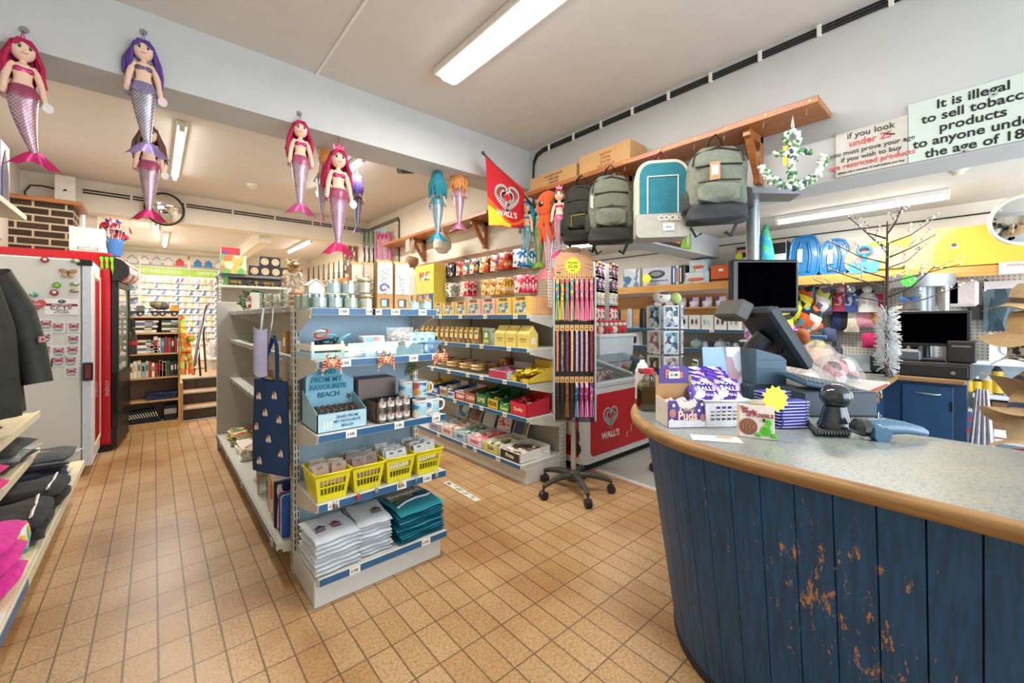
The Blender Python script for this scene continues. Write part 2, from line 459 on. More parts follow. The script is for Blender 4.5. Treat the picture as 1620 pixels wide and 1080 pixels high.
# bundles of black cable, clipped along the beams
def cable_run(name,pts,label,n=3,gap=.016,r=.0058,up=(0,0,-1),clip=None):
    t = thing(name,label,'cable')
    for k in range(n):
        off = V(up)*(gap*k)
        obj('cable',MB().tube([V(p)+off for p in pts],r,BLACK,6),t)
    for c in clip or []:
        obj('clip',MB().box(V(c)+V(up)*(gap*(n-1)/2),(.02,.02,gap*n+.012),WHITE,.002),t)
    return t
pp = [(2.642,-1.0,2.825),(2.642,2.62,2.825),(2.642,2.70,2.80),(2.642,2.74,2.74),(2.642,2.745,2.62),(2.642,2.745,2.34)]
cable_run('cable_bundle',pp,'three black cables clipped along the top of the till beam',3,.0155,.0055,(0,-.3,-1),[(2.640,.02+.28*i,2.825) for i in range(10)])
cable_run('cable_bundle',[(-.6,6.642,2.74),(2.60,6.642,2.74),(2.642,6.60,2.74),(2.642,5.52,2.74),(2.642,5.49,2.68),(2.642,5.49,1.3)],'black cables along the far cream beam and down the right wall',2,.03,.008,(0,0,-1),[(-.2+.5*i,6.642,2.74) for i in range(6)])
obj('thin_cable',MB().tube([(5.19,-1,2.165),(5.19,1,2.17),(5.19,3.3,2.185),(5.19,4.9,2.19)],.006,BLACK,5),label='thin black cable along the side room wall above the pine shelf',cat='cable')
# ---------------------------------------------------------------- lamps
def fixture(label,loc,length,rz,power,diff=False,w=.07,col=WARM,strength=12,drop=.06):
    t = thing('strip_light',label,'ceiling light',loc,rz,'fluorescent ceiling lights')
    if diff:
        obj('housing',MB().box((0,0,-.022),(w*1.5,length,.044),WHITE,.006),t)
        obj('diffuser',MB().prism([(-w*.52,0),(-w*.5,-.03),(-w*.3,-.045),(w*.3,-.045),(w*.5,-.03),(w*.52,0)],FR((0,length*.48,-.03),(1,0,0),(0,0,1),(0,-1,0)),length*.96,LAMP(strength)),t,'glowing white diffuser')
    else:
        obj('housing',MB().box((0,0,-.02),(w,length,.04),WHITE,.006),t)
        obj('tube',MB().cyl((0,-length*.47,-.062),(0,length*.47,-.062),.016,.016,LAMP(strength),12),t,'glowing white tube')
        for sg in (-1,1): obj('lamp_holder',MB().box((0,sg*length*.485,-.05),(.035,.03,.06),WHITE,.004),t)
    area_light('strip_light_glow',V(loc)+V((0,0,-.095)),(0,0,rz),.10,length*.9,power,col)
    return t
fixture('large enclosed strip light with bright diffuser above the till aisle',(1.40,1.38,CEIL),1.75,0,44,True,.12,strength=9)
fixture('bare strip light behind the purple mermaid doll',(.17,4.95,CEIL),1.6,0,42)
fixture('strip light glowing behind the cluster of three mermaids',(1.50,4.6,CEIL),1.5,0,44)
fixture('far strip light above the rear gondola, seen over the boxed mugs',(1.9,7.8,2.58),1.5,0,26)
fixture('short lit strip light in the raised back room ceiling',(.14,8.6,2.58),1.2,0,40,col=(1,.97,.92))
fixture('strip light just behind the convex mirror in the back room',(.02,7.5,2.58),.8,0,22,col=(1,.97,.92))
fixture('long strip light on the low side room ceiling',(4.5,.75,2.27),1.15,0,22,col=(1,.95,.86))
fixture('strip light over the side room hidden past the white soffit',(4.1,3.3,2.27),1.2,0,18,col=(1,.95,.86))
area_light('side_room_area_light',(4.4,-1.6,1.4),(PI/2,0,0),1.6,1.6,24,(0.95,0.97,1.0))  # out-of-view area light facing into the side room, no window modelled
def detector(label,loc):
    t = thing('smoke_detector',label,'smoke detector',loc)
    obj('base',MB().cyl((0,0,-.02),(0,0,0),.05,.055,WHITE,20),t)
    obj('sensor',MB().lathe([(.0,-.055),(.025,-.05),(.03,-.035),(.042,-.03),(.045,-.02)],C('#e4dcc8',.5),n=20),t)
detector('white smoke detector behind the mermaid dolls',(.86,5.6,CEIL))
detector('smoke detector on the low ceiling by the age notices',(3.9,.12,2.27))
obj('ceiling_rose',MB().lathe([(.0,-.03),(.03,-.028),(.05,-.012),(.055,0)],WHITE),loc=(.785,.78,CEIL),label='round white ceiling rose where the conduit ends',cat='ceiling fitting')
t = thing('camera_spot','black bullet security camera under the ceiling behind the beam','security camera',at(647,262,Z=CEIL-.01))
obj('bracket',MB().cyl((0,0,-.03),(0,0,.0),.02,.02,BLACK),t)
obj('camera_body',MB().cyl((.05,.02,-.03),(-.13,-.05,-.09),.035,.035,C('#23241f',.35),16),t)
# convex mirror on the far beam
def convex_mirror(label,loc,r,R,rim,stay):
    t = thing('convex_mirror',label,'mirror',loc,rot=R)
    mir = C('#dfe3e2',.03,1.0,var=0)
    obj('mirror_dome',MB().surf(lambda a,q: (r*q*math.cos(2*PI*a),r*q*math.sin(2*PI*a),.26*r*(1-q*q)),32,8,mir,True),t)
    obj('rim',MB().tube([(r*math.cos(2*PI*k/40),r*math.sin(2*PI*k/40),0) for k in range(40)],.013,rim,7,True),t,'thin dark rim')
    obj('stay',MB().cyl((0,0,-stay),(0,0,0),.015,.015,rim),t)
p = at(261,331,Y=6.50)
convex_mirror('round convex mirror hanging on the far cream beam',p,.185,Euler((math.radians(103),0,math.radians(14))),BLACK,.09)
p = at(1622,347,X=4.55)
convex_mirror('convex mirror above the yellow bodyboards in the side room',p,.165,Euler((math.radians(100),0,math.radians(-78))),C('#e8e3d0',.4),.2)
# ---------------------------------------------------------------- shop shelving
GREYB = C('#a9c8de',.45,var=.02);GREYE = C('#b4b3ad',.45,var=.03);SLOT = C('#2c2c2c',.6);PLINTH = C('#d7dad9',.4,var=.03)
def shelf_mb(L,D,th=.03,lip=.036,lipm=None,bracket=True):
    """top at z=0, x 0..L along the front, front edge at y=0"""
    m = MB()
    m.box((L/2,D/2,-th/2),(L,D,th),METALW,.004)
    m.box((L/2,-.004,-lip/2+.004),(L,.010,lip),lipm or METALW,.003)
    if bracket:
        for x in (.004,L-.004):
            m.prism([(0.02,-.02),(D,-.02),(D,-.13),(D*.75,-.11),(0.02,-.045)],FR((x-.003,0,0),(0,1,0),(0,0,1)),.006,METALW)
    return m
def strip_mb(L,h=.030,m=None):
    return MB().box((L/2,-.012,-.5*h+.002),(L-.01,.003,h),m or STRIPBLUE)
def ticket_mb(w=.05,h=.032):
    m = MB().box((0,-.0155,-.5*.03+.002),(w,.002,h),PAPER)
    m.text('£',FR((-w*.28,-.0168,-.012),(1,0,0),(0,0,1)),.018,BLACK)
    for k in range(3): m.box((-w*.05+k*w*.14,-.0168,-.012),(w*.08,.0006,.013),BLACK)
    return m
def add_shelf(parent,L,D,loc,rz=0,tickets=(),name='shelf',strip=None,**k):
    s = obj(name,shelf_mb(L,D,**k),parent,loc=loc,rz=rz)
    obj('price_strip',strip_mb(L,.030,strip),s,'grey price strip' if strip else 'blue price strip')
    tm = ticket_mb().mesh('price_ticket')
    for x in tickets: obj('price_ticket',tm,s,'white price ticket',loc=(x*L,0,0))
    return s
def upright_mb(h,w=.03,d=.06,face='y'):
    m = MB().box((0,0,h/2),(w,d,h),METALW,.002)
    z = .06
    while z < h-.04:
        for o in (-.007,.007):
            m.box((o,-d/2-.0004,z),(.005,.001,.024),SLOT)
            m.box((-w/2-.0004,o*1.6,z),(.001,.005,.024),SLOT)
        z += .034
    return m
# the double-sided gondola down the middle, with its end unit facing the door
g = thing('gondola_shelving','long grey two-sided shelving gondola with pale blue end unit','shelving',(0,0,0))
obj('base_plinth',MB().box((.865,2.145,.06),(.65,.36,.12),PLINTH,.004).box((.865,2.145,.012),(.60,.33,.024),SLOT),g)
obj('base_plinth',MB().box((.865,3.65,.06),(.62,2.6,.12),C('#8f8b84',.5),.004),g)
obj('back_panel',MB().box((.88,2.348,.78),(.655,.016,1.30),GREYB),g,'pale blue-grey back panel')
obj('centre_panel',MB().box((.88,3.65,.75),(.03,2.56,1.36),C('#c9c4b2',.5)),g)
obj('end_panel',MB().box((.67,4.96,.73),(.40,.02,1.46),GREYE,.004),g)
obj('upright',upright_mb(1.36),g,loc=(.55,2.335,0.0));obj('upright',upright_mb(1.30),g,loc=(1.215,2.335,0.0))
for z,y0,tk in ((1.345,2.06,(.22,.42,.47,.62,.86)),(1.105,1.96,(.18,.48,.70,.90)),(.772,1.96,(.22,.58,.90)),(.462,1.96,(.10,.60,.82)),(.135,1.95,(.24,.80))):
    add_shelf(g,.665,2.34-y0,(.55,y0,z),0,tk)
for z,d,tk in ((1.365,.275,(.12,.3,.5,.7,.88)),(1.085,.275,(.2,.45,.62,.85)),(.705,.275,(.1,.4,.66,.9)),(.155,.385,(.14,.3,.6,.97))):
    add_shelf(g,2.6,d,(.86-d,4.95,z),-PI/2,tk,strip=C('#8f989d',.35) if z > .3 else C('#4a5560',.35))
# a riser unit standing at the far end of the gondola
put_ = [at(706,762,Z=0),at(756,792,Z=0)]
obj('paper_strip',MB().box((0,0,.001),((put_[1]-put_[0]).length,.05,.002),C('#e6e6da',.5)).box((0,0,.0023),((put_[1]-put_[0]).length*.9,.032,.0006),PRT(['#dfe2d2','#7fa38f','#e6e6da','#4f7f6a'],40)),label='pale strip printed in green lying on the floor beside the end unit',cat='strip',loc=(put_[0]+put_[1])/2,rz=math.atan2((put_[1]-put_[0]).y,(put_[1]-put_[0]).x))
r = thing('riser_unit','tall grey riser rack with two short shelves behind the gondola','shelving',(.49,5.05,0))
for x in (.01,.67): obj('upright',upright_mb(1.78,.025,.03),r,loc=(x,.0,0))
for z in (1.745,1.635): obj('shelf',MB().box((.34,.13,-.012),(.68,.30,.024),C('#77777a' if z > 1.7 else '#d8d4c4',.5),.003),r,loc=(0,0,z))
obj('back_panel',MB().box((.34,.285,.87),(.66,.01,1.74),C('#c9c4b2',.5)),r)
# the wall-side gondola on the right, facing the aisle
g2 = thing('sweets_shelving','grey wall shelving of sweets and fudge by the freezer','shelving',(0,0,0))
obj('base_plinth',MB().box((2.40,3.67,.065),(.42,2.66,.13),PLINTH,.004),g2)
obj('back_panel',MB().box((2.605,3.67,.66),(.02,2.66,1.32),C('#b5b3ab',.5)),g2)
obj('peg_panel',MB().box((2.612,3.67,1.66),(.016,2.66,.56),peg_material('#ddd3bf','#8a8172'),0),g2)
obj('peg_panel',MB().box((2.50,2.30,1.66),(.22,.014,.56),peg_material('#e9e7e0','#8a8a86')),g2)
for y in (2.345,3.005,3.67,4.33,4.99): obj('upright',upright_mb(1.92 if y < 2.4 else 1.34,.06,.03),g2,loc=(2.60,y,0))
for z,d,tk in ((1.325,.40,(.30,.52,.655,.80,.95)),(1.06,.40,(.4,.56,.70,.78,.92)),(.785,.40,(.32,.46,.58,.70,.78,.9)),(.515,.40,(.4,.5,.62,.72,.78,.9)),(.165,.47,(.3,.55,.72,.78,.90))):
    add_shelf(g2,2.66,d,(2.6-d,5.0,z),-PI/2,tk)
obj('rail_board',MB().box((2.62,3.67,1.965),(.03,2.66,.05),WOOD('#8a5a33','#a06c40',1)),label='brown timber batten above the peg panel of sweets',cat='batten')

# ---------------------------------------------------------------- stock helpers
def pouch_mb(w,h,d,mats,crimp=.08,n=8,wob=.0,seed=0):
    """a filled packet with crimped ends, standing on z=0, facing -y"""
    rr = random.Random(seed);m = MB()
    def fn(sg):
        def f(a,q):
            x = (a-.5)*w;e = max(0.0,1-(2*abs(a-.5))**3.0)
            z = q*h;t = (q-crimp)/(1-2*crimp);p = math.sin(PI*min(max(t,0),1))**.55 if 0 < t < 1 else 0
            return (x*(1-.06*p),sg*(d/2*p*e+.0012)+wob*math.sin(7*a+5*q+seed)*p*d*.15,z)
        return f
    f0 = fn(-1);f1 = fn(1)
    m.surf(f0,n,n,mats[0]);m.surf(lambda a,q: f1(1-a,q),n,n,mats[-1])
    return m
def printbox_mb(w,d,h,side,front=None,inset=.004):
    m = MB().box((0,0,h/2),(w,d,h),side,.0015)
    if front: m.box((0,-d/2-.0004,h/2),(w-2*inset,.0012,h-2*inset),front)
    return m
def tray_mb(w,d,h,m,t=.003,hf=None,back=None,inside=None):
    """open carton: front wall height hf, rear wall height back"""
    hf = h if hf is None else hf;back = h if back is None else back
    b = MB().box((0,0,t/2),(w,d,t),m)
    b.box((0,-d/2+t/2,hf/2),(w,t,hf),m);b.box((0,d/2-t/2,back/2),(w,t,back),inside or m)
    for sg in (-1,1):
        b.prism([(-d/2,0),(d/2,0),(d/2,h),(-d/2,hf)],FR((sg*(w/2-t/2)-t/2,0,0),(0,1,0),(0,0,1)),t,m)
    return b
def basket_mb(w,d,h,m,slots=7,rows=1,taper=.82,t=.004):
    """plastic basket: rolled rim, slotted walls, solid foot"""
    b = MB()
    wb,db = w*taper,d*taper
    b.box((0,0,t/2),(wb,db,t),m)
    def wall(p0,p1,q0,q1,n):
        # quad from bottom edge p0-p1 to top edge q0-q1 built of bands and bars
        p0,p1,q0,q1 = V(p0),V(p1),V(q0),V(q1)
        def pt(a,z): return (p0.lerp(p1,a)).lerp(q0.lerp(q1,a),z)
        nn = (p1-p0).cross(q0-p0).normalized()*t
        def plate(a0,a1,z0,z1):
            c = [pt(a0,z0),pt(a1,z0),pt(a1,z1),pt(a0,z1)]
            b.raw(c+[x-nn for x in c],[(0,1,2,3),(7,6,5,4),(0,4,5,1),(1,5,6,2),(2,6,7,3),(3,7,4,0)],m)
        plate(0,1,0,.24);plate(0,1,.80,1);plate(0,.10,.24,.80);plate(.90,1,.24,.80)
        zs = [.24+.56*k/rows for k in range(rows+1)]
        for k in range(1,rows): plate(.1,.9,zs[k]-.03,zs[k]+.03)
        for k in range(n+1):
            a = .1+.8*k/n;plate(max(.1,a-.012),min(.9,a+.012),.24,.80)
    B = [(-wb/2,-db/2,0),(wb/2,-db/2,0),(wb/2,db/2,0),(-wb/2,db/2,0)]
    Tq = [(-w/2,-d/2,h),(w/2,-d/2,h),(w/2,d/2,h),(-w/2,d/2,h)]
    for i in range(4):
        wall(B[i],B[(i+1) % 4],Tq[i],Tq[(i+1) % 4],slots if i % 2 == 0 else max(3,int(slots*d/w)))
    b.tube([V(p) for p in ((-w/2,-d/2,h),(w/2,-d/2,h),(w/2,d/2,h),(-w/2,d/2,h))],.0065,m,6,True)
    return b
def pile_mb(w,d,n,th,mats,seed=1,rnd_=.006,round_=.5):
    """folded cloth in a pile: n soft layers"""
    rr = random.Random(seed);m = MB();z = 0
    for k in range(n):
        m.box((rr.uniform(-rnd_,rnd_),rr.uniform(-rnd_,rnd_),z+th/2),(w*(1-rr.uniform(0,.04)),d*(1-rr.uniform(0,.04)),th*.96),mats[k % len(mats)],th*round_,RZ(rr.uniform(-.03,.03)))
        z += th
    return m
# ---------------------------------------------------------------- end unit stock
GL = GLASS('#f8fcfb',.10)
def candle(wax_hex,h=.07,r=.037):
    t = thing('jar_candle','','candle')
    obj('glass',MB().lathe([(r*.9,0),(r,.004),(r,h),(r*.94,h),(r*.93,.01),(0.0,.008)],GL,n=18),t,'clear glass jar')
    obj('wax',MB().lathe([(r*.88,.008),(r*.92,.012),(r*.92,h*.78),(.0,h*.79)],C(wax_hex,.45),n=18),t)
    obj('wick',MB().cyl((0,0,h*.78),(0,0,h*.92),.0015,.001,BLACK,5),t)
    return t
ZA = 1.346
protos = {c: candle(c) for c in ('#d8eaf0','#dcecea','#dcecd2')}
used = set()
def put_candle(c,px,z,Y,label):
    p = at(px,470,Y=Y);loc = (p.x,p.y,z)
    if c in used: dup(protos[c],loc,0,label,'scented jar candles on the end unit')
    else:
        used.add(c);protos[c].location = loc;protos[c]['label'] = label;protos[c]['group'] = 'scented jar candles on the end unit'
G1,G2,G3 = '#d8eaf0','#dcecea','#dcecd2'
for c,x,lb in ((G1,505,'pale blue jar candle at the front under the striped beach-hut box'),(G2,530,'pale blue-green jar candle in the middle of the front row'),(G3,554.5,'pale green jar candle beside the layered sand jar')):
    put_candle(c,x,ZA,2.105,lb)
for c,x,lb in ((G1,527,'blue jar candle stacked on top, left of the upper pair'),(G2,551,'jar candle stacked on top, right of the upper pair')):
    put_candle(c,x,ZA+.072,2.13,lb)
for c,x,Y,lb in ((G3,487,2.20,'green jar candle beside the post, behind the front row'),(G3,478,2.26,'green jar candle furthest back beside the post'),(G2,515,2.22,'blue-green jar candle in the second row behind the front candles'),(G1,540,2.215,'jar candle in the second row between the front two')):
    put_candle(c,x,ZA,Y,lb)
def layered_jar(label,loc):
    t = thing('lidded_jar',label,'jar',loc,0,'layered sand jars')
    r = .032
    obj('glass',MB().lathe([(r*.9,0),(r,.005),(r,.062),(r*.85,.07)],GL,n=18),t)
    obj('filling',MB().lathe([(r*.9,.003),(r*.94,.02),(r*.94,.022),(r*.94,.036),(r*.94,.037),(r*.94,.055),(0,.056)],[C('#e9e2cf',.8),C('#c8b48c',.8),C('#e9e2cf',.8),C('#bfae92',.8),C('#efe9da',.8),C('#efe9da',.8)],n=18),t)
    obj('rope',MB().tube([(r*1.02*math.cos(a*PI/8),r*1.02*math.sin(a*PI/8),.064) for a in range(16)],.004,C('#b99a63',.9),6,True),t)
    obj('lid',MB().lathe([(r*.9,.068),(r*.92,.075),(.012,.08),(0,.081)],C('#c9d2cc',.3,.3),n=18),t)
for x,z,y,lb in ((579,ZA,2.11,'lower layered jar with rope neck next to the kraft gift boxes'),(576,ZA+.083,2.125,'upper layered jar with rope neck stacked on another jar')):
    p = at(x,470,Y=y);layered_jar(lb,(p.x,p.y,z))
p = at(497,450,Y=2.15)
t = thing('hut_box','little beach-hut shaped box with green and white striped roof','gift box',(p.x,p.y,ZA+.0735),.1)
obj('walls',MB().prism([(-.035,0),(.035,0),(.035,.035),(0,.062),(-.035,.035)],FR((0,.03,0),(1,0,0),(0,0,1)),.06,C('#efe7d2',.6)),t)
rf = MB()
for k in range(8):
    for sg in (-1,1):
        rf.box((sg*.022,-.032+.064*(k+.5)/8,.052),(.054,.008,.004),C('#8fbcae' if k % 2 else '#f2eee0',.5),0,Matrix.Rotation(sg*math.radians(38),4,'Y'))
obj('roof',rf,t)
def gift_box(label,px,Y,design,colr,h=.265,w=.083):
    p = at(px,470,Y=Y)
    t = thing('gift_box',label,'gift box',(p.x,p.y,ZA),-.12,'tall kraft gift boxes')
    K = C('#c49a66',.8)
    obj('carton',MB().frus((0,0,0),(w,.07),(w,.066),h*.93,K).frus((0,0,h*.93),(w,.066),(w,.004),h*.07,K),t)
    s = MB().box((0,-.0355,h*.62),(w-.004,.002,h*.62),C(colr,.6),0,Matrix.Rotation(.007,4,'X'))
    for k in range(7 if design else 5):
        a = k*.9;s.tube([(w*.3*math.sin(a+i*.8)*(.4+.1*k),-.0375,h*(.36+.075*k)+.012*math.cos(i*.8)) for i in range(6)],.0014,C(('#8fae8a','#8d84c0','#d8a6b4','#86b3c8')[k % 4],.5),4)
    if design: s.tube([(.028*math.cos(.5*k)*(1-k/16)-.006,-.0375,h*.42+.028*math.sin(.5*k)*(1-k/16)) for k in range(13)],.005,C('#7d76b8',.5),5)
    obj('sleeve',s,t,'printed pale sleeve')
    obj('window',MB().box((0,-.0372,h*.13),(.042,.002,.042),C('#20242a',.4)).box((-.006,-.0384,h*.125),(.026,.002,.034),C('#a9d3dc',.3)),t,'cut-out window')
gift_box('tall kraft gift box with purple wave on pale sleeve',606,2.115,True,'#eceadf')
gift_box('tall kraft gift box with pale pink sleeve beside the diffusers',633,2.13,False,'#ecdcdc')
gift_box('plain-sided kraft gift box half hidden behind the wave box',585,2.27,False,'#efe6d2')
gift_box('kraft gift box at the back left of the wave box',566,2.285,False,'#efe6d2')
def diffuser(label,px,Y):
    p = at(px,470,Y=Y)
    t = thing('reed_diffuser',label,'diffuser',(p.x,p.y,ZA),0,'reed diffusers')
    obj('bottle',MB().lathe([(.026,0),(.029,.004),(.029,.045),(.022,.052),(.014,.056)],GL,n=16),t)
    obj('label',MB().lathe([(.0292,.008),(.0292,.04)],C('#b8d8de',.4),n=16),t,'pale blue label')
    obj('collar',MB().cyl((0,0,.054),(0,0,.082),.0155,.0155,C('#c99a62',.6),14),t,'wooden collar')
    for k in range(4): obj('reed',MB().cyl((.004*(k-1.5),0,.03),(.02*(k-1.5),.01*(k % 2),.19),.0017,.0017,C('#c9b083',.8),5),t)
diffuser('left reed diffuser with wooden collar and pale blue label',654,2.10)
diffuser('right reed diffuser with wooden collar next to the shelf end',674,2.11)
diffuser('reed diffuser standing behind the front pair',663,2.22)
obj('boxed_gift',printbox_mb(.05,.04,.06,C('#c9a55f',.6),PRT(['#7fa3ad','#53707c','#b8cbc9'],60)),label='small brown picture-fronted box at the right shelf end',cat='gift box',loc=(1.185,2.12,ZA))
# rope-wound shell ornament on the post
t = thing('rope_ornament','striped rope-wound ornament perched on the gondola post','ornament',(.555,2.335,1.362))
o = MB()
for k in range(5): o.tube([(.028*math.cos(a*PI/7)*(1-.05*abs(k-2)),.028*math.sin(a*PI/7),.012+k*.013) for a in range(14)],.0075,C(('#c98d62','#efe2cc')[k % 2],.85),6,True)
obj('rope_body',o,t)
# second shelf
ZB = 1.106
def crate(label,px,Y,w,d,h,mlist,rz=0):
    p = at(px,570,Y=Y)
    t = thing('slatted_crate',label,'crate',(p.x,p.y,ZB),rz)
    b = MB()
    for k,m in enumerate(mlist):
        z = h*(k+.5)/len(mlist)
        b.box((0,-d/2,z),(w,.006,h/len(mlist)*.72),m,.001);b.box((0,d/2,z),(w,.006,h/len(mlist)*.72),m,.001)
        for sg in (-1,1): b.box((sg*w/2,0,z),(.006,d,h/len(mlist)*.72),m,.001)
    for sx in (-1,1):
        for sy in (-1,1): b.box((sx*(w/2-.008),sy*(d/2-.008),h*.56),(.012,.012,h*1.12),C('#f2f0e8',.6),.001)
    b.box((0,0,.004),(w,d,.006),C('#e9e4d6',.6))
    obj('slats',b,t)
    return t
crate('white and pale blue slatted crate of corded bracelets',506,2.13,.15,.22,.075,[C('#a9cbd2',.6),C('#e8e2d2',.6)],.05)
for k in range(7):
    x,y,z = .595+.11*rnd.random(),2.06+.14*rnd.random(),ZB+.075+.022*(k % 3)
    rr_ = .026+.008*rnd.random()
    Rm = Euler((rnd.uniform(-.7,.7),rnd.uniform(-.7,.7),0)).to_matrix()
    colr,cn = [('#1f2a33','black'),('#5fb2c4','turquoise'),('#c9563f','coral red'),('#23313f','navy'),('#7bc3cf','pale turquoise'),('#f0efe8','white'),('#2b4a55','dark teal')][k]
    obj('bracelet',MB().tube([Rm @ V((rr_*math.cos(a*PI/9),rr_*math.sin(a*PI/9),0)) for a in range(18)],.0055,C(colr,.7),6,True),label=cn+' cord bracelet lying in the slatted crate',cat='bracelet',group='cord bracelets in the crate',loc=(x,y,z))
crate('white slatted crate of trinkets behind the clear shelf guard',551,2.14,.15,.17,.06,[C('#f4f1e8',.6),C('#eeeae0',.6)],.0)
for k in range(5): obj('trinket',MB().ell((0,0,0),(.022,.016,.010),C(('#f4f1ea','#7db9cf','#e7d9c4','#f6f4ee','#c9dfe6')[k],.5)),label=('white','blue','sandy','chalk white','ice blue')[k]+' shell trinket in the white slatted crate',cat='trinket',group='trinkets in the white crate',loc=(.725+.024*k,2.10+.03*(k % 2),ZB+.03))
SBLUE = C('#4f93d0',.4)
def small_basket(label,x,y):
    t = thing('plastic_basket',label,'basket',(x,y,ZB),0,'sky blue slotted baskets')
    obj('basket_body',basket_mb(.155,.12,.06,SBLUE,8),t)
small_basket('sky blue slotted basket of picture cards in the shelf middle',.855,2.08)
small_basket('sky blue slotted basket of blue packets at the shelf end',1.13,2.07)
for k in range(4): obj('picture_card',MB().box((0,0,.045),(.11,.003,.085),C('#f2efe8',.5)).box((0,-.002,.045),(.098,.002,.07),PRT(['#f2c089','#e9907a','#8fc3d6','#f4efe0','#d9a39a'],26)),label=ORD[k]+' picture card from the front in the blue basket',cat='card',group='picture cards in the blue basket',loc=(.855,2.045+.022*k,ZB+.018),rot=(-.25,0,0))
for k in range(6): obj('blue_packet',pouch_mb(.055,.11,.014,[PRT(['#7fc4e6','#bfe4f2','#4a9fd0','#e6f3f6'],50,.25)],seed=k),label='blue cellophane packet '+('standing at the left end','leaning second from the left','tucked in the middle','standing behind the middle','leaning to the right','at the right end')[k]+' of the sky blue basket',cat='packet',group='blue packets in the end basket',loc=(1.085+.02*k,2.05+.02*(k % 2),ZB+.006),rot=(-.15,.12*(k-2.5)/2.5,0))
t = thing('bag_of_shells','clear bag packed with small white shells between the blue baskets','bag',(.99,2.05,ZB))
obj('film',pouch_mb(.155,.145,.07,[FILM('#f2f2ee',.3)],.05),t)
sh = MB()
for k in range(110): sh.ell((rnd.uniform(-.062,.062),rnd.uniform(-.024,.024),rnd.uniform(.012,.115)),(.012,.010,.008),C(('#f3ece2','#e9dccb','#faf6ee','#dcc9b6')[k % 4],.6),6,4)
o = obj('shells',sh,t);o['kind'] = 'stuff'
t = thing('shelf_guard','clear acrylic guard along the second shelf with pale blue paper','guard',(.70,1.968,ZB))
obj('acrylic',MB().box((.25,0,.038),(.52,.003,.075),GLASS('#f0f7f7',.1)),t)
obj('paper_insert',MB().box((.23,.004,.03),(.31,.001,.055),C('#cfe6ee',.6)),t)
def crab(label,px,py):
    p = at(px,py,Y=1.935)
    t = thing('crab_keyring',label,'keyring',p,0,'bead crab keyrings clipped on the strip')
    cm = PRT(['#d85f3c','#f0cfa4','#e88a4e','#c4452f','#f6e6cf'],160,.3)
    obj('body',MB().ell((0,0,0),(.026,.012,.021),cm),t)
    for k in range(8):
        a = -.5+(k % 4)*.42;sg = -1 if k < 4 else 1
        obj('leg',MB().tube([(sg*.02,0,.012-.011*(k % 4)),(sg*.036,-.004,.014-.014*(k % 4)),(sg*.042,0,.002-.018*(k % 4))],[.0045,.004,.0025],cm,5),t)
    for sg in (-1,1):
        obj('claw',MB().tube([(sg*.012,0,.016),(sg*.022,-.004,.032),(sg*.014,-.006,.042)],[.004,.007,.003],cm,6),t)
        obj('eye',MB().ell((sg*.007,-.008,.024),.0045,BLACK,6,4),t)
crab('orange bead crab keyring at the left end of the second strip',525,574)
crab('orange bead crab keyring at the middle of the second strip',611,569)
crab('orange bead crab keyring at the right end of the second strip',697,564)
# third shelf
ZC = .773
BBOX = C('#9fc6d6',.6);KR = C('#a4794c',.7)
t = thing('display_box','pale blue cardboard display reading SAND FROM MY FAVOURITE BEACH','display box',(.675,2.12,ZC),0)
obj('carton',tray_mb(.23,.25,.17,BBOX,.004,.085,.17),t)
hd = MB();pts = [(-.115,0),(.115,0),(.115,.13)]+[(-.02+.10*math.cos(a*PI/10),.12+.085*math.sin(a*PI/10)) for a in range(1,10)]+[(-.115,.09)]
hd.prism(pts,FR((.0,.06,.085),(1,0,0),(0,0,1)),.004,C('#8fc6dc',.6))
hd.prism([(-.02+.085*math.cos(a*PI/14),.085+.11*math.sin(a*PI/14)) for a in range(15)],FR((.0,.056,.085),(1,0,0),(0,0,1)),.002,C('#63b2cb',.6))
INK = C('#1f6f96',.5)
for k,w in enumerate(('SAND','FROM MY','FAVOURITE','BEACH')):
    hd.text(w,FR((-.02+.01*(k > 1),.0525,.085+.172-.038*k),(1,0,0),(0,0,1)),.034,INK,bold=.02)
hd.prism([(r*math.cos(a*PI/5+.3),r*math.sin(a*PI/5+.3)) for a,r in ((k,.02 if k % 2 else .008) for k in range(10))],FR((.09,.053,.125),(1,0,0),(0,0,1)),.001,C('#6b4f4a',.6))
obj('header',hd,t,'rounded blue header lettered SAND FROM MY FAVOURITE BEACH')
fr_ = MB().box((0,-.127,.042),(.222,.003,.078),C('#b9dbe6',.6))
for k,w in enumerate(('SAND FROM','MY FAVOURITE','BEACH')): fr_.text(w,FR((.02,-.129,.064-.021*k),(1,0,0),(0,0,1)),.018,INK,bold=.02)
for k in range(3): fr_.box((-.085+.014*k,-.129,.035),(.008,.001,.035),C('#e7eef0',.5))
obj('front_print',fr_,t,'pale blue printed front lettered SAND FROM MY FAVOURITE BEACH')
bot = thing('cork_bottle','','bottle')
obj('glass',MB().lathe([(.009,0),(.0105,.002),(.0105,.034),(.006,.041),(.0065,.046)],GL,n=10),bot)
obj('cork',MB().cyl((0,0,.042),(0,0,.054),.0058,.0066,C('#8a5a3a',.9),8),bot)
k = 0
for j in range(4):
    for i in range(7):
        loc = (.588+.029*i+.006*(j % 2),2.03+.035*j,ZC+.043);lb = ORD[i]+' tiny corked bottle from the left in '+('the front','the second','the third','the back')[j]+' row of the sand display'
        if k == 0: bot.location = loc;bot['label'] = lb;bot['group'] = 'corked sand bottles'
        else: dup(bot,loc,0,lb,'corked sand bottles')
        k += 1
obj('carton',MB().box((0,0,.1),(.21,.13,.2),C('#8b7d7c',.7),.002),label='plain mauve-grey carton behind the shot glasses',cat='box',loc=(.92,2.24,ZC))
t = thing('partition_carton','open brown carton with black dividers behind the small glasses','box',(.935,2.08,ZC))
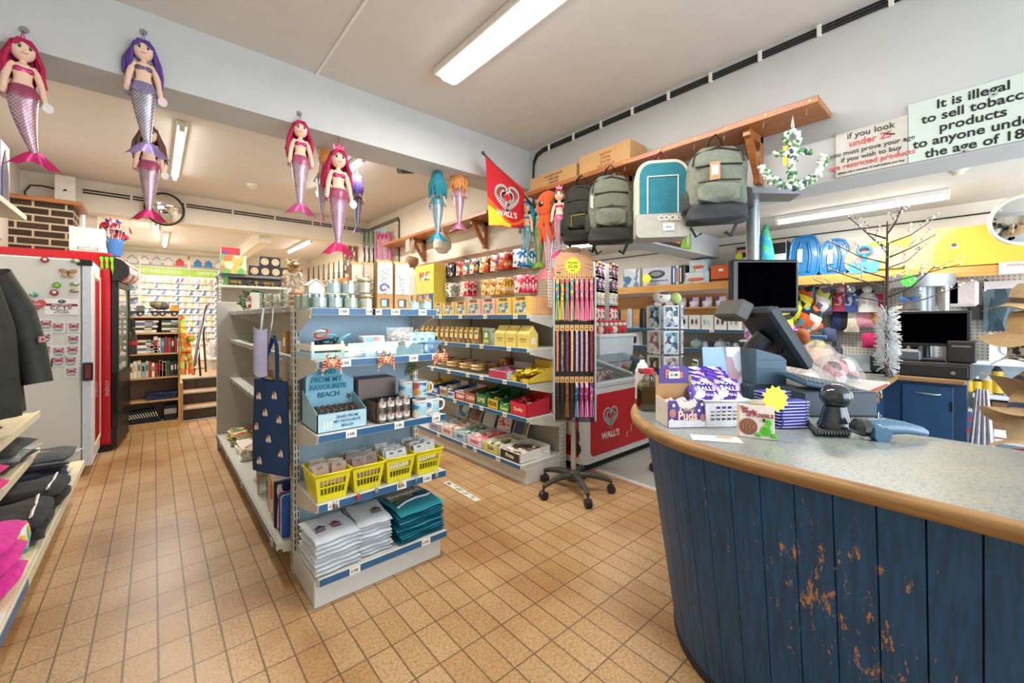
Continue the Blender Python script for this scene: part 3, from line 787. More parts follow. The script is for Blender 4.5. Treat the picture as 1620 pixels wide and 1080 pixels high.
obj('carton',tray_mb(.19,.15,.10,C('#8b6f5d',.7),.004),t)
dv = MB()
for i in range(6): dv.box((-.07+.028*i,0,.088),(.003,.14,.03),BLACK)
for j in range(4): dv.box((0,-.055+.037*j,.088),(.18,.003,.03),BLACK)
obj('dividers',dv,t)
sg_ = thing('shot_glass','','glass')
obj('glass',MB().lathe([(.015,0),(.017,.003),(.0195,.06),(.0185,.06),(.016,.008),(0,.007)],GLASS('#fafcfb',.2),n=12),sg_)
obj('print',MB().lathe([(.0182,.018),(.0192,.044)],PRT(['#e3ddd6','#b8c4c6','#d07a66','#f2efe9'],90),n=12),sg_)
k = 0
for z in (0,.062):
    for i in range(4):
        loc = (.865+.043*i,1.985,ZC+z);lb = ORD[i]+' small printed glass from the left in the '+('lower' if z == 0 else 'upper')+' row'
        if k == 0: sg_.location = loc;sg_['label'] = lb;sg_['group'] = 'stacked small printed glasses'
        else: dup(sg_,loc,0,lb,'stacked small printed glasses')
        k += 1
def mug(label,loc,rz,pr,first=None):
    t = thing('mug',label,'mug',loc,rz,'seaside picture mugs')
    W = C('#f3f1ec',.2,coat=.5)
    obj('body',MB().lathe([(.034,0),(.039,.004),(.040,.014)],W,n=22).lathe([(.040,.014),(.040,.082)],pr,n=22).lathe([(.040,.082),(.0405,.092),(.037,.093),(.036,.01),(0,.008)],W,n=22),t)
    obj('handle',MB().tube([(.038,0,.075),(.055,0,.078),(.066,0,.066),(.067,0,.044),(.057,0,.026),(.038,0,.022)],.006,W,7),t,'white curved handle')
PB = PRT(['#6fb4d8','#a9d6e8','#4e93c0','#e8e0c8','#c9e4ee'],24,.25,(1,1,1.8));PBR = PRT(['#4a9fd0','#b9dff0','#d95a3c','#e9a24f','#2f6fa5'],26,.25,(1,1,1.4))
for lb,x,y,z,a,pr in (('picture mug of red and blue seaside huts on the upper tier',1.10,2.03,.096,.55,PBR),('blue sea picture mug beside it on the upper tier',1.035,2.07,.096,.5,PB),('blue picture mug in the front of the lower tier',1.075,1.99,0,.55,PB),('blue picture mug with handle near the shelf end, lower tier',1.155,2.0,0,.6,PB),('blue picture mug behind the lower tier pair',1.12,2.10,0,.4,PB),('dark blue picture mug at the back beside the mauve carton',1.03,2.2,0,.5,PBR)):
    mug(lb,(x,y,ZC+z),a-.9,pr)
t = thing('mini_plant','small leafy ornament tied to the shelf post above the mugs','ornament',(1.195,2.30,ZC+.19))
o = MB()
for k in range(16): o.ell((rnd.uniform(-.025,.025),rnd.uniform(-.02,.02),rnd.uniform(0,.07)),(.014,.006,.009),C(('#6f9a3f','#9cb44e','#c9a24a')[k % 3],.6),6,4,Euler((rnd.random()*3,rnd.random()*3,0)).to_matrix().to_4x4())
obj('leaves',o,t)
# yellow baskets of keyring cards
ZD = .463
YEL = C('#ecdf22',.35,var=.03)
bk = basket_mb(.158,.21,.125,YEL,7,2,.78).mesh('basket_body')
KR2 = C('#b88d63',.75);KW = C('#e9ecef',.5)
cardm = {}
for nm,cm in (('kraft',KR2),('white',KW),('brown',C('#8a5d40',.7))):
    m = MB().box((0,0,.045),(.062,.0025,.09),cm).box((0,-.0018,.078),(.022,.001,.010),BLACK)
    m.tube([(.012+.011*math.cos(a*PI/6),-.004,.03+.011*math.sin(a*PI/6)) for a in range(12)],.0014,STEEL,5,True)
    m.ell((-.008,-.004,.03),(.011,.003,.012),PRT(['#c9cdd0','#8f6a52','#dfe7ea'],80),8,5)
    m.box((0,-.003,.047),(.068,.010,.098),FILM('#eef2f4',.16,.08))
    cardm[nm] = m.mesh('keyring_card')
for b,(x,kind,desc,nb) in enumerate(((.622,'kraft','kraft',9),(.788,'brown','brown',13),(.954,'white','white',13),(1.120,'white','cream',13))):
    bl = ('leftmost','second','third','rightmost')[b]
    t = thing('yellow_basket',bl+' yellow slotted basket, holding '+('kraft-backed keyrings','packed brown keyring cards','white keyring cards','a tall row of keyring cards')[b],'basket',(x,2.065,ZD),0,'yellow baskets of keyrings')
    obj('basket_body',bk,t)
    for k in range(nb):
        kk = ('kraft','white')[k % 5 == 4] if b == 0 else (kind if b < 3 else ('white','brown')[k % 3 == 2])
        col_,row_ = k % 2,k//2
        obj('keyring_card',cardm[kk],label=ORD[k//2]+' keyring card from the front, '+('left' if col_ == 0 else 'right')+' file of the '+bl+' yellow basket',cat='keyring',group='keyring cards in yellow baskets',loc=(x-.031+.062*col_+rnd.uniform(-.004,.004),1.995+.024*row_,ZD+.058+rnd.uniform(0,.016)),rot=(-.35+rnd.uniform(-.12,.12),rnd.uniform(-.12,.12),rnd.uniform(-.1,.1)))
for k,(px,py,hx,nm) in enumerate(((531,802,'#6f6a62','dark pewter'),(567,785,'#c4454a','red shell'),(596,776,'#8d9296','silver shell'),(634,766,'#caa98a','copper'),(659,760,'#5a86a8','blue'),(691,752,'#a89a8a','bronze'))):
    p = at(px,py,Y=1.935)
    t = thing('charm_keyring',nm+' charm keyring clipped over the basket shelf strip','keyring',p,0,'charm keyrings on the basket shelf')
    obj('ring',MB().tube([(.010*math.cos(a*PI/6),0,.024+.010*math.sin(a*PI/6)) for a in range(12)],.0014,STEEL,5,True),t)
    obj('charm',MB().ell((0,0,0),(.012,.006,.015),C(hx,.35,.4),10,6),t)
# base shelf: folded cloths
ZE = .136
CLW = C('#dfe6ee',.9,var=.03,scale=60,sheen=.2,bump=.1)
def cloth_pile(label,x,y,w,d,n,th,mats,rz,seed,extra=None,name='tea_towel',gname='',names=None):
    z = ZE
    rr = random.Random(seed)
    for k in range(n):
        top = k == n-1
        m = MB()
        dx,dy = rr.uniform(-.006,.006),rr.uniform(-.006,.006)
        bul = .012
        def fn(sg):
            def f(a,q):
                X = (a-.5)*w;Y = (q-.5)*d
                e = (2*abs(a-.5))**6;e2 = (2*abs(q-.5))**6
                drop = .6*th*max(e,e2)
                return (X*(1+.02*math.sin(9*q+seed+k)),Y*(1+.02*math.sin(7*a+k)),th/2+sg*(th/2-drop*.8)-(.010*(max(0,.5-q)*2)**3)*(k/n)+.0015*math.sin(13*a+5*q+k))
            return f
        f1 = fn(1);f0 = fn(-1)
        m.surf(f1,10,10,mats[k % len(mats)]);m.surf(lambda a,q: f0(1-a,q),10,10,mats[k % len(mats)])
        o = obj(name,m,label=(ORD[n-1-k]+' from the top, ' if not top else 'topmost ')+label,cat='cloth',group=gname,loc=(x+dx,y+dy,z),rz=rz+rr.uniform(-.03,.03))
        if top and extra:
            e = MB();extra(e);obj('embroidery',e,o)
        z += th
def huts(e,xs=(-.05,.02),cols=(('#4a88b0','#d2605a'),('#c9603f','#4a6f9f')),z=.0205):
    for x,(c1,c2) in zip(xs,cols):
        f = FR((x,-.045,z),(1,0,0),(0,.97,.24))
        e.prism([(-.022,0),(.022,0),(.022,.022),(-.022,.022)],f,.0012,C(c1,.8));e.prism([(-.028,.022),(.028,.022),(0,.042)],f,.0014,C('#3a3b4f',.8))
        for q in (-.012,0,.012): e.prism([(q-.003,0),(q+.003,0),(q+.003,.02),(q-.003,.02)],f,.0018,C(c2,.8))
        e.prism([(-.030,-.004),(.030,-.004),(.030,-.001),(-.030,-.001)],f,.0012,C('#4c4c52',.8))
cloth_pile('white tea towel in the left pile, embroidered with two beach huts',.645,2.085,.205,.25,8,.021,[CLW],.05,3,huts,'tea_towel','white embroidered tea towels, left pile')
cloth_pile('white tea towel in the right pile, embroidered with one red hut',.835,2.10,.165,.25,9,.019,[CLW],-.05,5,lambda e: huts(e,(.03,),(('#3d8f86','#c8374a'),)),'tea_towel','white embroidered tea towels, right pile')
TEAL = [C('#1f7f96',.6),C('#17687f',.6),C('#2a93a6',.6)]
def charm(e):
    z = .0215
    e.prism([(-.11,.02),(.115,.02),(.115,.12),(-.11,.12)],FR((0,0,z-.003),(1,0,0),(0,1,0)),.0012,C('#a09a8e',.7))
    e.text('Charmouth',FR((-.02,.072,z-.0005),(1,0,0),(0,1,0)),.036,C('#eef2f2',.6),bold=.01)
    e.tube([(.085+.012*math.cos(a*PI/6),.075+.012*math.sin(a*PI/6),z) for a in range(12)],.002,C('#eef2f2',.6),5,True)
    e.prism([(.02,-.02),(.115,-.03),(.115,.04),(.03,.045)],FR((0,0,z-.002),(1,0,0),(0,1,0)),.0018,C('#1b557c',.7))
    e.tube([(-.115,-.06,z-.004),(-.05,-.03,z-.001),(.02,-.02,z),(.08,-.03,z),(.118,-.02,z)],.006,C('#e9eef0',.7),6,flat=.3)
    e.tube([(-.1,-.01,z-.002),(-.05,.01,z-.001),(0,.01,z)],.009,C('#51604a',.7),6,flat=.3)
cloth_pile('teal shopping bag lettered Charmouth in the folded pile',1.075,2.10,.265,.27,12,.0135,TEAL,.03,9,charm,'folded_bag','folded teal shopping bags')
# ---------------------------------------------------------------- stock on the aisle side of the long gondola
def lathe_glass(h,r,r2=None):
    r2 = r2 or r
    return MB().lathe([(r*.8,0),(r,.006),(r2,h),(r2-.003,h),(r-.004,.01),(0,.009)],GLASS('#f6faf8',.14),n=16)
Z1 = 1.367
for k,(y,r,h,nm) in enumerate(((2.75,.05,.09,'wide'),(3.0,.045,.12,'tall'),(3.3,.05,.10,'squat'),(3.62,.055,.12,'straight-sided'))):
    t = thing('glass_jar',nm+' clear glass jar of shells, '+ORD[k]+' from the post on the top shelf','jar',(.66,y,Z1),0,'glass jars of shells')
    obj('glass',lathe_glass(h,r),t)
    f = MB()
    for q in range(14): f.ell((rnd.uniform(-r*.6,r*.6),rnd.uniform(-r*.6,r*.6),.02+rnd.random()*h*.6),(.014,.012,.009),C(('#e9ddc9','#cdb698','#f3ece0','#b99a7c')[q % 4],.7),7,5)
    obj('shells',f,t)
for k,(y,z,nm) in enumerate(((3.05,.123,'pale netted bag of dried starfish on the tall jar'),(3.45,0,'pale netted bag of dried flowers between the jars'),(2.6,0,'clear bag of grey driftwood pieces near the post'))):
    m = MB()
    for q in range(40): m.ell((rnd.uniform(-.05,.05),rnd.uniform(-.07,.07),.02+.08*rnd.random()),(.022,.010,.010),C(('#e2d3bb','#c9b595','#f1e8d8','#d8b99a')[q % 4] if k < 2 else ('#b9b3a8','#8f8a80','#d5d0c6')[q % 3],.8),6,4,Euler((rnd.random()*3,rnd.random()*3,0)).to_matrix().to_4x4())
    t = thing('decor_bag',nm,'bag',(.70,y,Z1+z))
    o = obj('filling',m,t);o['kind'] = 'stuff'
    obj('film',pouch_mb(.16,.12,.11,[FILM('#f1eee6',.2)],.06,seed=k),t,rz=PI/2)
t = thing('lighthouse_ornament','white ornament with a red lighthouse at the far end of the top shelf','ornament',(.66,4.15,Z1))
obj('box_frame',MB().box((0,0,.075),(.06,.10,.15),C('#e9e6df',.6),.003),t)
obj('lighthouse',MB().lathe([(.018,.02),(.015,.05),(.013,.08),(.011,.10),(.014,.102),(0,.125)],[C('#c83a34',.5),WHITE,C('#c83a34',.5),WHITE,C('#c83a34',.5)],(-.036,0,0),12),t)
t = thing('wreath','dark green leafy wreath with white bow leaning on the riser rack','wreath',(.74,4.75,Z1+.105))
m = MB()
for k in range(70):
    a = rnd.random()*6.28
    m.ell((.10*math.cos(a)+rnd.uniform(-.03,.03),rnd.uniform(-.03,.03),.08*math.sin(a)+rnd.uniform(-.02,.03)),(.022,.008,.013),C(('#2f4a2c','#3f5f38','#26391f')[k % 3],.7),6,4,Euler((rnd.random()*3,rnd.random()*3,0)).to_matrix().to_4x4())
obj('leaves',m,t)
obj('bow',MB().ell((-.03,-.045,-.06),(.03,.012,.02),WHITE,8,6).ell((.02,-.045,-.065),(.03,.012,.02),WHITE,8,6),t,'white bow')
# middle shelves
t = thing('wooden_heart','pale wooden heart on a stand beside the hanging bag','ornament',(.64,2.62,1.087))
ht = [(.0,0),(.05,.05),(.06,.09),(.04,.115),(.015,.11),(0,.095),(-.015,.11),(-.04,.115),(-.06,.09),(-.05,.05)]
obj('heart',MB().prism(ht,FR((0,0,.03),(0,1,0),(0,0,1)),.012,C('#e8e0cc',.6)),t);obj('stand',MB().box((.005,0,.015),(.05,.09,.03),C('#6a4e35',.6),.003),t)
for k,(y,w,d,h,hx,nm) in enumerate(((2.85,.10,.12,.13,'#b98d5e','brown kraft carton'),(3.05,.08,.12,.06,'#d8cdb4','cream low box'),(3.2,.09,.1,.09,'#e6dcc6','pale cream box'),(3.36,.1,.1,.07,'#cdbb97','straw coloured box'),(3.55,.08,.1,.10,'#efe6d2','white wooden box'),(3.72,.1,.1,.08,'#d9c9a8','sandy box'))):
    obj('small_box',MB().box((0,0,h/2),(w,d,h),C(hx,.7),.003).box((-w/2-.001,0,h*.5),(.002,d*.6,h*.4),C('#f1ece0',.6)),label=nm+' on the middle side shelf, '+ORD[k]+' from the post',cat='box',group='boxes on the middle side shelf',loc=(.66,y,1.087),rz=.05*(k % 3-1))
obj('glass_tray',MB().box((0,0,.035),(.16,.45,.07),GLASS('#f4f8f6',.2)),label='clear acrylic tray at the far end of the middle side shelf',cat='tray',loc=(.69,4.3,1.087))
t = thing('seagull_ornament','small grey seagull ornament on the middle side shelf','ornament',(.65,3.9,1.087))
obj('bird',MB().ell((0,0,.06),(.02,.045,.022),C('#d9d9d6',.5)).ell((0,-.04,.09),(.014,.018,.014),WHITE,8,6),t);obj('post',MB().cyl((0,0,0),(0,0,.045),.008,.008,C('#8a6a4a',.7),8),t)
for k in range(6):
    obj('framed_picture',MB().box((0,0,.012),(.18,.24-.015*k,.022),WOOD('#a98257','#c9a677',1),.003).box((0,0,.0235),(.13,.18-.01*k,.002),C(('#c9b48a','#e6dcc2')[k % 2],.6)),label=('topmost' if k == 5 else ORD[5-k]+' from the top')+' wooden frame in the pile on the lower side shelf',cat='frame',group='wooden frames piled on the side shelf',loc=(.70,3.1+.03*(k % 2),.707+.0245*k),rz=.06*(k % 3-1))
for k,(y,h) in enumerate(((3.55,.14),(3.75,.12),(3.95,.16))):
    obj('wooden_block',MB().box((0,0,h/2),(.04,.15,h),WOOD('#b08a5c','#d0ae7e',2),.003).box((-.021,0,h/2),(.002,.1,h*.6),C('#8fa3a0',.6)),label=ORD[k]+' wooden plaque from the post, standing behind the frames',cat='plaque',group='wooden plaques on the lower side shelf',loc=(.72,y,.707),rz=.1*(k-1))
t = thing('house_ornament','little wooden house ornament tilted on top of the frames','ornament',(.68,2.85,.707))
obj('house',MB().prism([(-.04,0),(.04,0),(.04,.06),(0,.1),(-.04,.06)],FR((.02,0,0),(0,1,0),(0,0,1)),.05,C('#cdb894',.7)),t);obj('roof',MB().box((.0,-.025,.082),(.07,.075,.006),C('#8a7350',.7),0,Matrix.Rotation(.78,4,'X')),t)
# bottom shelf: placemats, plates, vases, blankets
Z4 = .157
for k in range(7):
    obj('place_mat',MB().box((0,0,.006),(.26,.36,.011),C(('#6f8f58','#efe9da','#c9b04a','#dfe4d6')[k % 4],.6),.003).box((0,0,.0122),(.22,.32,.001),PRT(['#e9e2cc','#7f9a4e','#c9593f','#4f7fa0','#f2eee0','#d9a94a'],12,.5)),label=('topmost' if k == 6 else ORD[6-k]+' from the top')+' sea-life place mat in the pile at the far end',cat='mat',group='printed place mats on the bottom shelf',loc=(.66+.01*(k % 2),4.55,Z4+.013*k),rz=.1*(k % 3-1))
for k in range(5):
    obj('printed_cloth',MB().box((0,0,.009),(.25,.34,.017),C(('#f3efe4','#e9e2d0')[k % 2],.8),.006).box((0,0,.018),(.2,.28,.001),PRT(['#f5f1e6','#f5f1e6','#d0563f','#7a9a4e','#f2ecdc','#c9a07a'],9,.8)),label=('topmost' if k == 4 else ORD[4-k]+' from the top')+' cream printed cloth folded beside the place mats',cat='cloth',group='cream printed cloths on the bottom shelf',loc=(.655,4.05,Z4+.020*k),rz=.08*(k % 3-1))
pl = MB().lathe([(.05,0),(.06,.004),(.115,.014),(.118,.017),(.06,.008),(0,.007)],C('#f4f0e6',.3,coat=.4),n=24)
plm = pl.mesh('plate')
for k in range(5):
    o = obj('plate',plm,label=('topmost cream plate with a red lobster, on the stack' if k == 4 else ORD[4-k]+' cream plate from the top of the lobster stack'),cat='plate',group='cream lobster plates',loc=(.62,3.45,Z4+.145+.012*k))
    if k == 4:
        m = MB();rd = C('#d2452f',.5);m.ell((0,0,.012),(.018,.045,.005),rd,10,6)
        for sg in (-1,1):
            m.tube([(sg*.012,-.03,.013),(sg*.035,-.055,.015),(sg*.03,-.08,.017)],[.005,.006,.008],rd,6);m.tube([(sg*.01,.0,.012),(sg*.04,.01,.013)],.003,rd,5);m.tube([(sg*.01,.02,.012),(sg*.035,.04,.013)],.003,rd,5)
        m.ell((0,.06,.013),(.02,.016,.004),rd,8,5)
        obj('lobster_print',m,o,'red lobster')
for k,(x,y,h,r,nm) in enumerate(((.62,3.45,.14,.07,'wide glass bowl under the lobster plates'),(.55,3.1,.17,.05,'tall clear vase in front of the lobster plates'),(.68,3.2,.20,.05,'tall clear vase behind another vase'),(.56,2.88,.14,.045,'short clear vase next to the folded blankets'),(.70,2.95,.18,.05,'clear vase at the back beside the blankets'))):
    obj('glass_vase',lathe_glass(h,r*.9,r),label=nm,cat='vase',group='clear vases on the bottom shelf',loc=(x,y,Z4))
def blanket(label,y,mats,h=.25,w=.10):
    t = thing('folded_blanket',label,'blanket',(.62,y,Z4))
    b = MB()
    for k in range(5):
        o = .018*k
        pts = [(-.15+o*.4,0,.005),(-.15+o*.4,0,h-.02-o),(-.12,0,h-o),(.10,0,h-o),(.13-o*.4,0,h-.02-o),(.13-o*.4,0,.005)]
    for k,m in enumerate(mats):
        s = w/len(mats)
        b.box((0,-w/2+s*(k+.5),h/2),(.24,s*.94,h-.01*(k % 2)),m,s*.42)
    obj('folds',b,t)
    return t
UJ = PRT(['#20306b','#c33a45','#efe9e2','#20306b','#d8cfd0'],9,.9,(1,3,.6))
t = blanket('red white and navy flag-pattern folded blanket beside the post',2.56,[UJ,C('#1f3f8a',.9),UJ,UJ])
obj('belt_band',MB().box((0,0,.12),(.246,.03,.25),BLACK,.004),t,'black paper band')
blanket('orange and cream plastic-wrapped blanket behind the flag blanket',2.70,[PRT(['#d98a5c','#efe4d4','#e6cdb4'],12),C('#e2cdb3',.5)],.27)
blanket('blue and white rolled blanket standing at the shelf end',2.43,[C('#2456a0',.9),C('#e4ebf6',.9),C('#2456a0',.9),C('#b7333e',.9)],.22,.09)
# canvas bag hung at the post
t = thing('canvas_bag','navy canvas shopping bag with pale sheep motif hanging from the post','bag',(.455,2.42,.50),math.radians(-64))
NV = C('#1f3d68',.9,bump=.1,scale=120)
b = MB()
def bagf(sg): return lambda a,q: ((a-.5)*.27*(1-.05*q+.03*math.sin(5*q)),sg*(.028*math.sin(PI*a)*(1-.5*q)+.002),q*.48-.0+.012*math.sin(PI*a)*(1-q))
b.surf(bagf(-1),12,10,NV);f2 = bagf(1);b.surf(lambda a,q: f2(1-a,q),12,10,NV)
obj('bag_body',b,t)
SHP = C('#e6cdb8',.9)
for x,z in ((-.07,.40),(.05,.41),(-.01,.32),(.080,.29),(-.085,.24),(.02,.19),(.09,.12),(-.05,.07)):
    y = -(.030*math.sin(PI*(x/.25+.5))*(1-.5*z/.48)+.004)
    obj('sheep_motif',MB().ell((x,y,z),(.016,.002,.018),SHP,9,5).ell((x-.010,y,z-.012),(.010,.003,.010),SHP,8,5).ell((x+.010,y,z-.012),(.010,.003,.010),SHP,8,5).ell((x,y-.003,z+.010),(.007,.003,.008),C('#7b5a4c',.8),7,5),t,'pale curly sheep motif')
for x in (-.05,.06): obj('strap',MB().tube([(x,-.01,.47),(x*.9,-.005,.56),(x*.4+.02,0,.66),(.02,.0,.71)],.009,NV,6,flat=.35),t)
obj('hook',MB().tube([(.02,0,.85),(.025,-.01,.78),(.02,-.02,.71),(.02,0,.70)],.005,STEEL,6),t)
t = thing('lilac_bag','folded lilac cloth bag hanging above the navy canvas bag','bag',(.415,2.44,1.01),math.radians(-64))
b = MB()
b.surf(lambda a,q: ((a-.5)*.10,-.03*math.sin(PI*a)-.002,q*.24+.01*math.sin(6*a)),8,8,C('#b9b4d3',.9));b.surf(lambda a,q: ((.5-a)*.10,.03*math.sin(PI*a)+.002,q*.24+.01*math.sin(6*a)),8,8,C('#a8a6cc',.9))
obj('cloth',b,t);obj('loop',MB().tube([(0,0,.23),(.01,0,.30),(.02,0,.34)],.005,C('#d9dde2',.6),6),t)
# boxes on the riser rack
RZ1,RZ2 = 1.746,1.636
def mugbox(label,x,z,y=5.10):
    t = thing('boxed_mug',label,'boxed mug',(x,y,z),0,'black window boxes of mugs')
    obj('carton',printbox_mb(.098,.09,.105,C('#2b2523',.5),None),t)
    f = MB().prism([(.036*math.cos(a*PI/12),.036*math.sin(a*PI/12)) for a in range(24)],FR((0,-.0465,.05),(1,0,0),(0,0,1)),.001,C('#cfc4ae',.5))
    f.prism([(.027*math.cos(a*PI/12),.027*math.sin(a*PI/12)) for a in range(24)],FR((0,-.0472,.05),(1,0,0),(0,0,1)),.001,C('#d88f57',.4))
    f.prism([(.017*math.cos(a*PI/12),.017*math.sin(a*PI/12)) for a in range(24)],FR((0,-.0480,.046),(1,0,0),(0,0,1)),.001,C('#efb98a',.4))
    obj('round_window',f,t,'round window showing the orange mug')
for i in range(4): mugbox(ORD[i]+' black boxed mug from the left on the riser, lower row',.80+.1*i,RZ1)
for i in range(2): mugbox(('left','right')[i]+' black boxed mug of the two stacked on the lower row',.895+.1*i,RZ1+.106)
obj('puzzle_box',printbox_mb(.22,.07,.19,C('#3fa59a',.5),PRT(['#6fae5a','#e9b45c','#d9793f','#c9dfae','#4f8f8a','#efe0b0'],16)),label='green and orange jungle-print box at the left end of the riser',cat='boxed game',loc=(.61,5.02,RZ1))
obj('carton',MB().box((0,0,.14),(.16,.12,.28),C('#b92f3a',.5),.002).box((-.05,-.061,.14),(.03,.002,.2),C('#3b57a0',.5)),label='tall red carton behind the jungle-print box',cat='box',loc=(.60,5.17,RZ1))
def toy_truck(label,loc,rz,body,kind,s=1.0,group=None):
    t = thing('toy_truck',label,'toy truck',loc,rz,group)
    t.scale = (s,s,s)
    obj('chassis',MB().box((0,0,.045),(.24,.08,.03),C('#3c3a36',.5),.005),t)
    obj('cab',MB().frus((.08,0,.06),(.075,.085),(.06,.075),.065,C(body,.35)).box((.095,0,.10),(.045,.078,.03),C('#27343a',.2),.004),t)
    if kind == 'mixer':
        obj('drum',MB().lathe([(.015,-.085),(.035,-.06),(.05,-.01),(.048,.03),(.03,.07),(.012,.08)],[C('#5b5a4c',.4)]*2+[C('#8a7f5a',.4)]*3,(-.045,0,.12),16,Matrix.Rotation(math.radians(-78),4,'Y')),t)
    elif kind == 'crane':
        obj('boom',MB().tube([(-.06,0,.08),(-.08,0,.15),(-.02,0,.19),(.06,0,.21)],.012,C(body,.4),6),t);obj('turret',MB().box((-.05,0,.09),(.09,.075,.06),C('#454c48',.4),.008),t)
    else:
        obj('tipper',MB().frus((-.05,0,.06),(.14,.085),(.17,.10),.06,C(body,.4)),t)
    for x in (-.08,-.02,.08):
        for sg in (-1,1): obj('wheel',MB().cyl((x,sg*.03,.028),(x,sg*.052,.028),.028,.028,BLACK,14).cyl((x,sg*.052,.028),(x,sg*.054,.028),.014,.014,C('#b9b09a',.4),10),t)
    return t
for i in range(4):
    toy_truck(ORD[i]+' little yellow boxed truck from the left, second riser shelf',(.64+.15*i,5.10,RZ2),0,('#d9a531','#e0b03a','#c98f2e','#d5a93f')[i],('tip','mixer','tip','crane')[i],.42,'yellow toy trucks on the riser')
obj('green_box',printbox_mb(.07,.08,.085,C('#4f9a55',.5),PRT(['#5fae63','#e6c85a','#3f7f45'],30)),label='green printed box at the left end of the second riser shelf',cat='box',loc=(.535,5.08,RZ2))
def plush(label,loc,hexc,rz=0,s=1.0,hang=False,cat='soft toy'):
    t = thing('soft_toy',label,cat,loc,rz);t.scale = (s,s,s)
    FU = C(hexc,.95,var=.25,scale=60,bump=.5,sheen=.4)
    b = MB().ell((0,0,.07),(.055,.045,.07),FU)
    obj('body',b,t)
    obj('head',MB().ell((0,-.015,.165),(.05,.048,.045),FU).ell((0,-.06,.155),(.024,.018,.018),C('#d8c3a2',.9),10,6),t)
    e = MB()
    for sg in (-1,1): e.ell((sg*.02,-.058,.178),.006,BLACK,7,5)
    obj('eyes',e,t)
    for sg in (-1,1):
        obj('ear',MB().ell((sg*.042,-.005,.205),(.017,.01,.017),FU,9,6),t)
        obj('arm',MB().ell((sg*.06,-.03,.09),(.018,.02,.045),FU,9,6,Matrix.Rotation(sg*.5,4,'Y')),t)
        obj('leg',MB().ell((sg*.04,-.06,.022),(.024,.045,.022),FU,9,6),t)
    return t
plush('brown curly soft toy at the right end of the riser',(1.19,5.08,RZ1),'#7a5230')
plush('small brown soft toy peeping from behind the curly one',(1.17,5.20,RZ1+.02),'#8f9a4f',.3,.9)
# ---------------------------------------------------------------- stock on the wall shelving
X2 = 2.205
def yat(px,py,X=X2): return at(px,py,X=X).y
SIDE = -PI/2   # facing the aisle, -X
# top shelf: boxed fudge
ZT = 1.327
fbox = {}
PIC = PRT(['#7ea3a5','#4f7a86','#aebfae','#c9b98f','#5f8f6a','#d0d8d2'],30,.35,(1,1,2))
edges = [(687,697,'#dcc384'),(698.5,717,'#e2c06a'),(718,736,'#e2c06a'),(737,758,'#e8b6a0'),(760,781,'#e8b6a0'),(783,806,'#e9c25c'),(809,835,'#eec45a')]
for k,(a,b_,cx) in enumerate(edges):
    y0,y1 = yat(b_,480),yat(a,480);w = y0-y1 if y0 > y1 else y1-y0
    t = thing('fudge_box',ORD[len(edges)-1-k]+' picture-fronted box from the stand on the top shelf, '+('pink' if 'e8b6' in cx else 'yellow'),'boxed fudge',(X2+.035,(y0+y1)/2,ZT),SIDE,'picture-fronted fudge boxes')
    h = .145 if k > 2 else .13
    obj('carton',printbox_mb(w*.97,.05,h,C(cx,.6)),t)
    obj('picture',MB().box((0,-.026,h*.42),(w*.66,.002,h*.58),PIC),t,'landscape picture')
    m = MB();m.text('FUDGE' if k % 2 else 'TOFFEE',FR((0,-.0264,h*.88),(1,0,0),(0,0,1)),w*.17,C('#6a3a24',.6),bold=.02);obj('lettering',m,t)
spm = MB().box((0,0,.072),(.023,.20,.144),C('#e9a866',.6),.001).box((0,-.1005,.072),(.015,.001,.125),C('#f0bf8e',.55)).mesh('slim_carton')
for k in range(14): obj('slim_box',spm,label=ORD[k]+' slim orange box from the aisle in the row beside the stand',cat='boxed fudge',group='slim orange boxes end-on',loc=(2.265+.0245*k,2.45,ZT))
# second shelf: labelled bags and gabled cartons
ZS = 1.062
lab = C('#ead9a0',.6)
def labelled_bag_mb(bodyhex,seed):
    m = pouch_mb(.085,.15,.05,[C(bodyhex,.45,coat=.3)],.07,seed=seed)
    m.box((0,-.030,.085),(.045,.004,.075),lab).box((0,-.0325,.10),(.03,.001,.02),C('#8a5a34',.6));m.box((0,-.012,.137),(.05,.012,.03),C('#d9c07c',.6))
    return m.mesh('labelled_bag')
lbm = [labelled_bag_mb(h,i) for i,h in enumerate(('#a9803f','#b88f4a','#8f6a38'))]
xs = [664,671,679,687,695,702.5,710,717.5,725,733,741,749]
for k,x in enumerate(xs):
    for d in range(2):
        obj('labelled_bag',lbm[(k+d) % 3],label=ORD[len(xs)-1-k]+' gold bag with cream label from the gabled cartons, '+('front' if d == 0 else 'back')+' row',cat='bag of sweets',group='gold bags with cream labels',loc=(X2+.06+.1*d,yat(x,530)+.0,ZS),rz=SIDE+rnd.uniform(-.15,.15))
t = thing('picture_bag','clear bag with a green flower picture beside the gabled cartons','bag of sweets',(X2+.06,yat(765,530),ZS),SIDE)
obj('film',pouch_mb(.19,.15,.05,[C('#b7c6ba',.35)],.05),t);obj('picture',MB().box((0,-.031,.07),(.10,.004,.11),C('#6f9a48',.5)).ell((0,-.034,.085),(.025,.002,.025),C('#e6dfe0',.6),10,5).box((0,-.0335,.035),(.07,.001,.02),C('#d9cf7a',.5)),t)
obj('blue_bag',pouch_mb(.16,.17,.04,[C('#8fb4cf',.4)],.05),label='pale blue bag standing behind the flower picture bag',cat='bag of sweets',loc=(X2+.20,yat(778,530),ZS),rz=SIDE)
YC = C('#e3cd6c',.6)
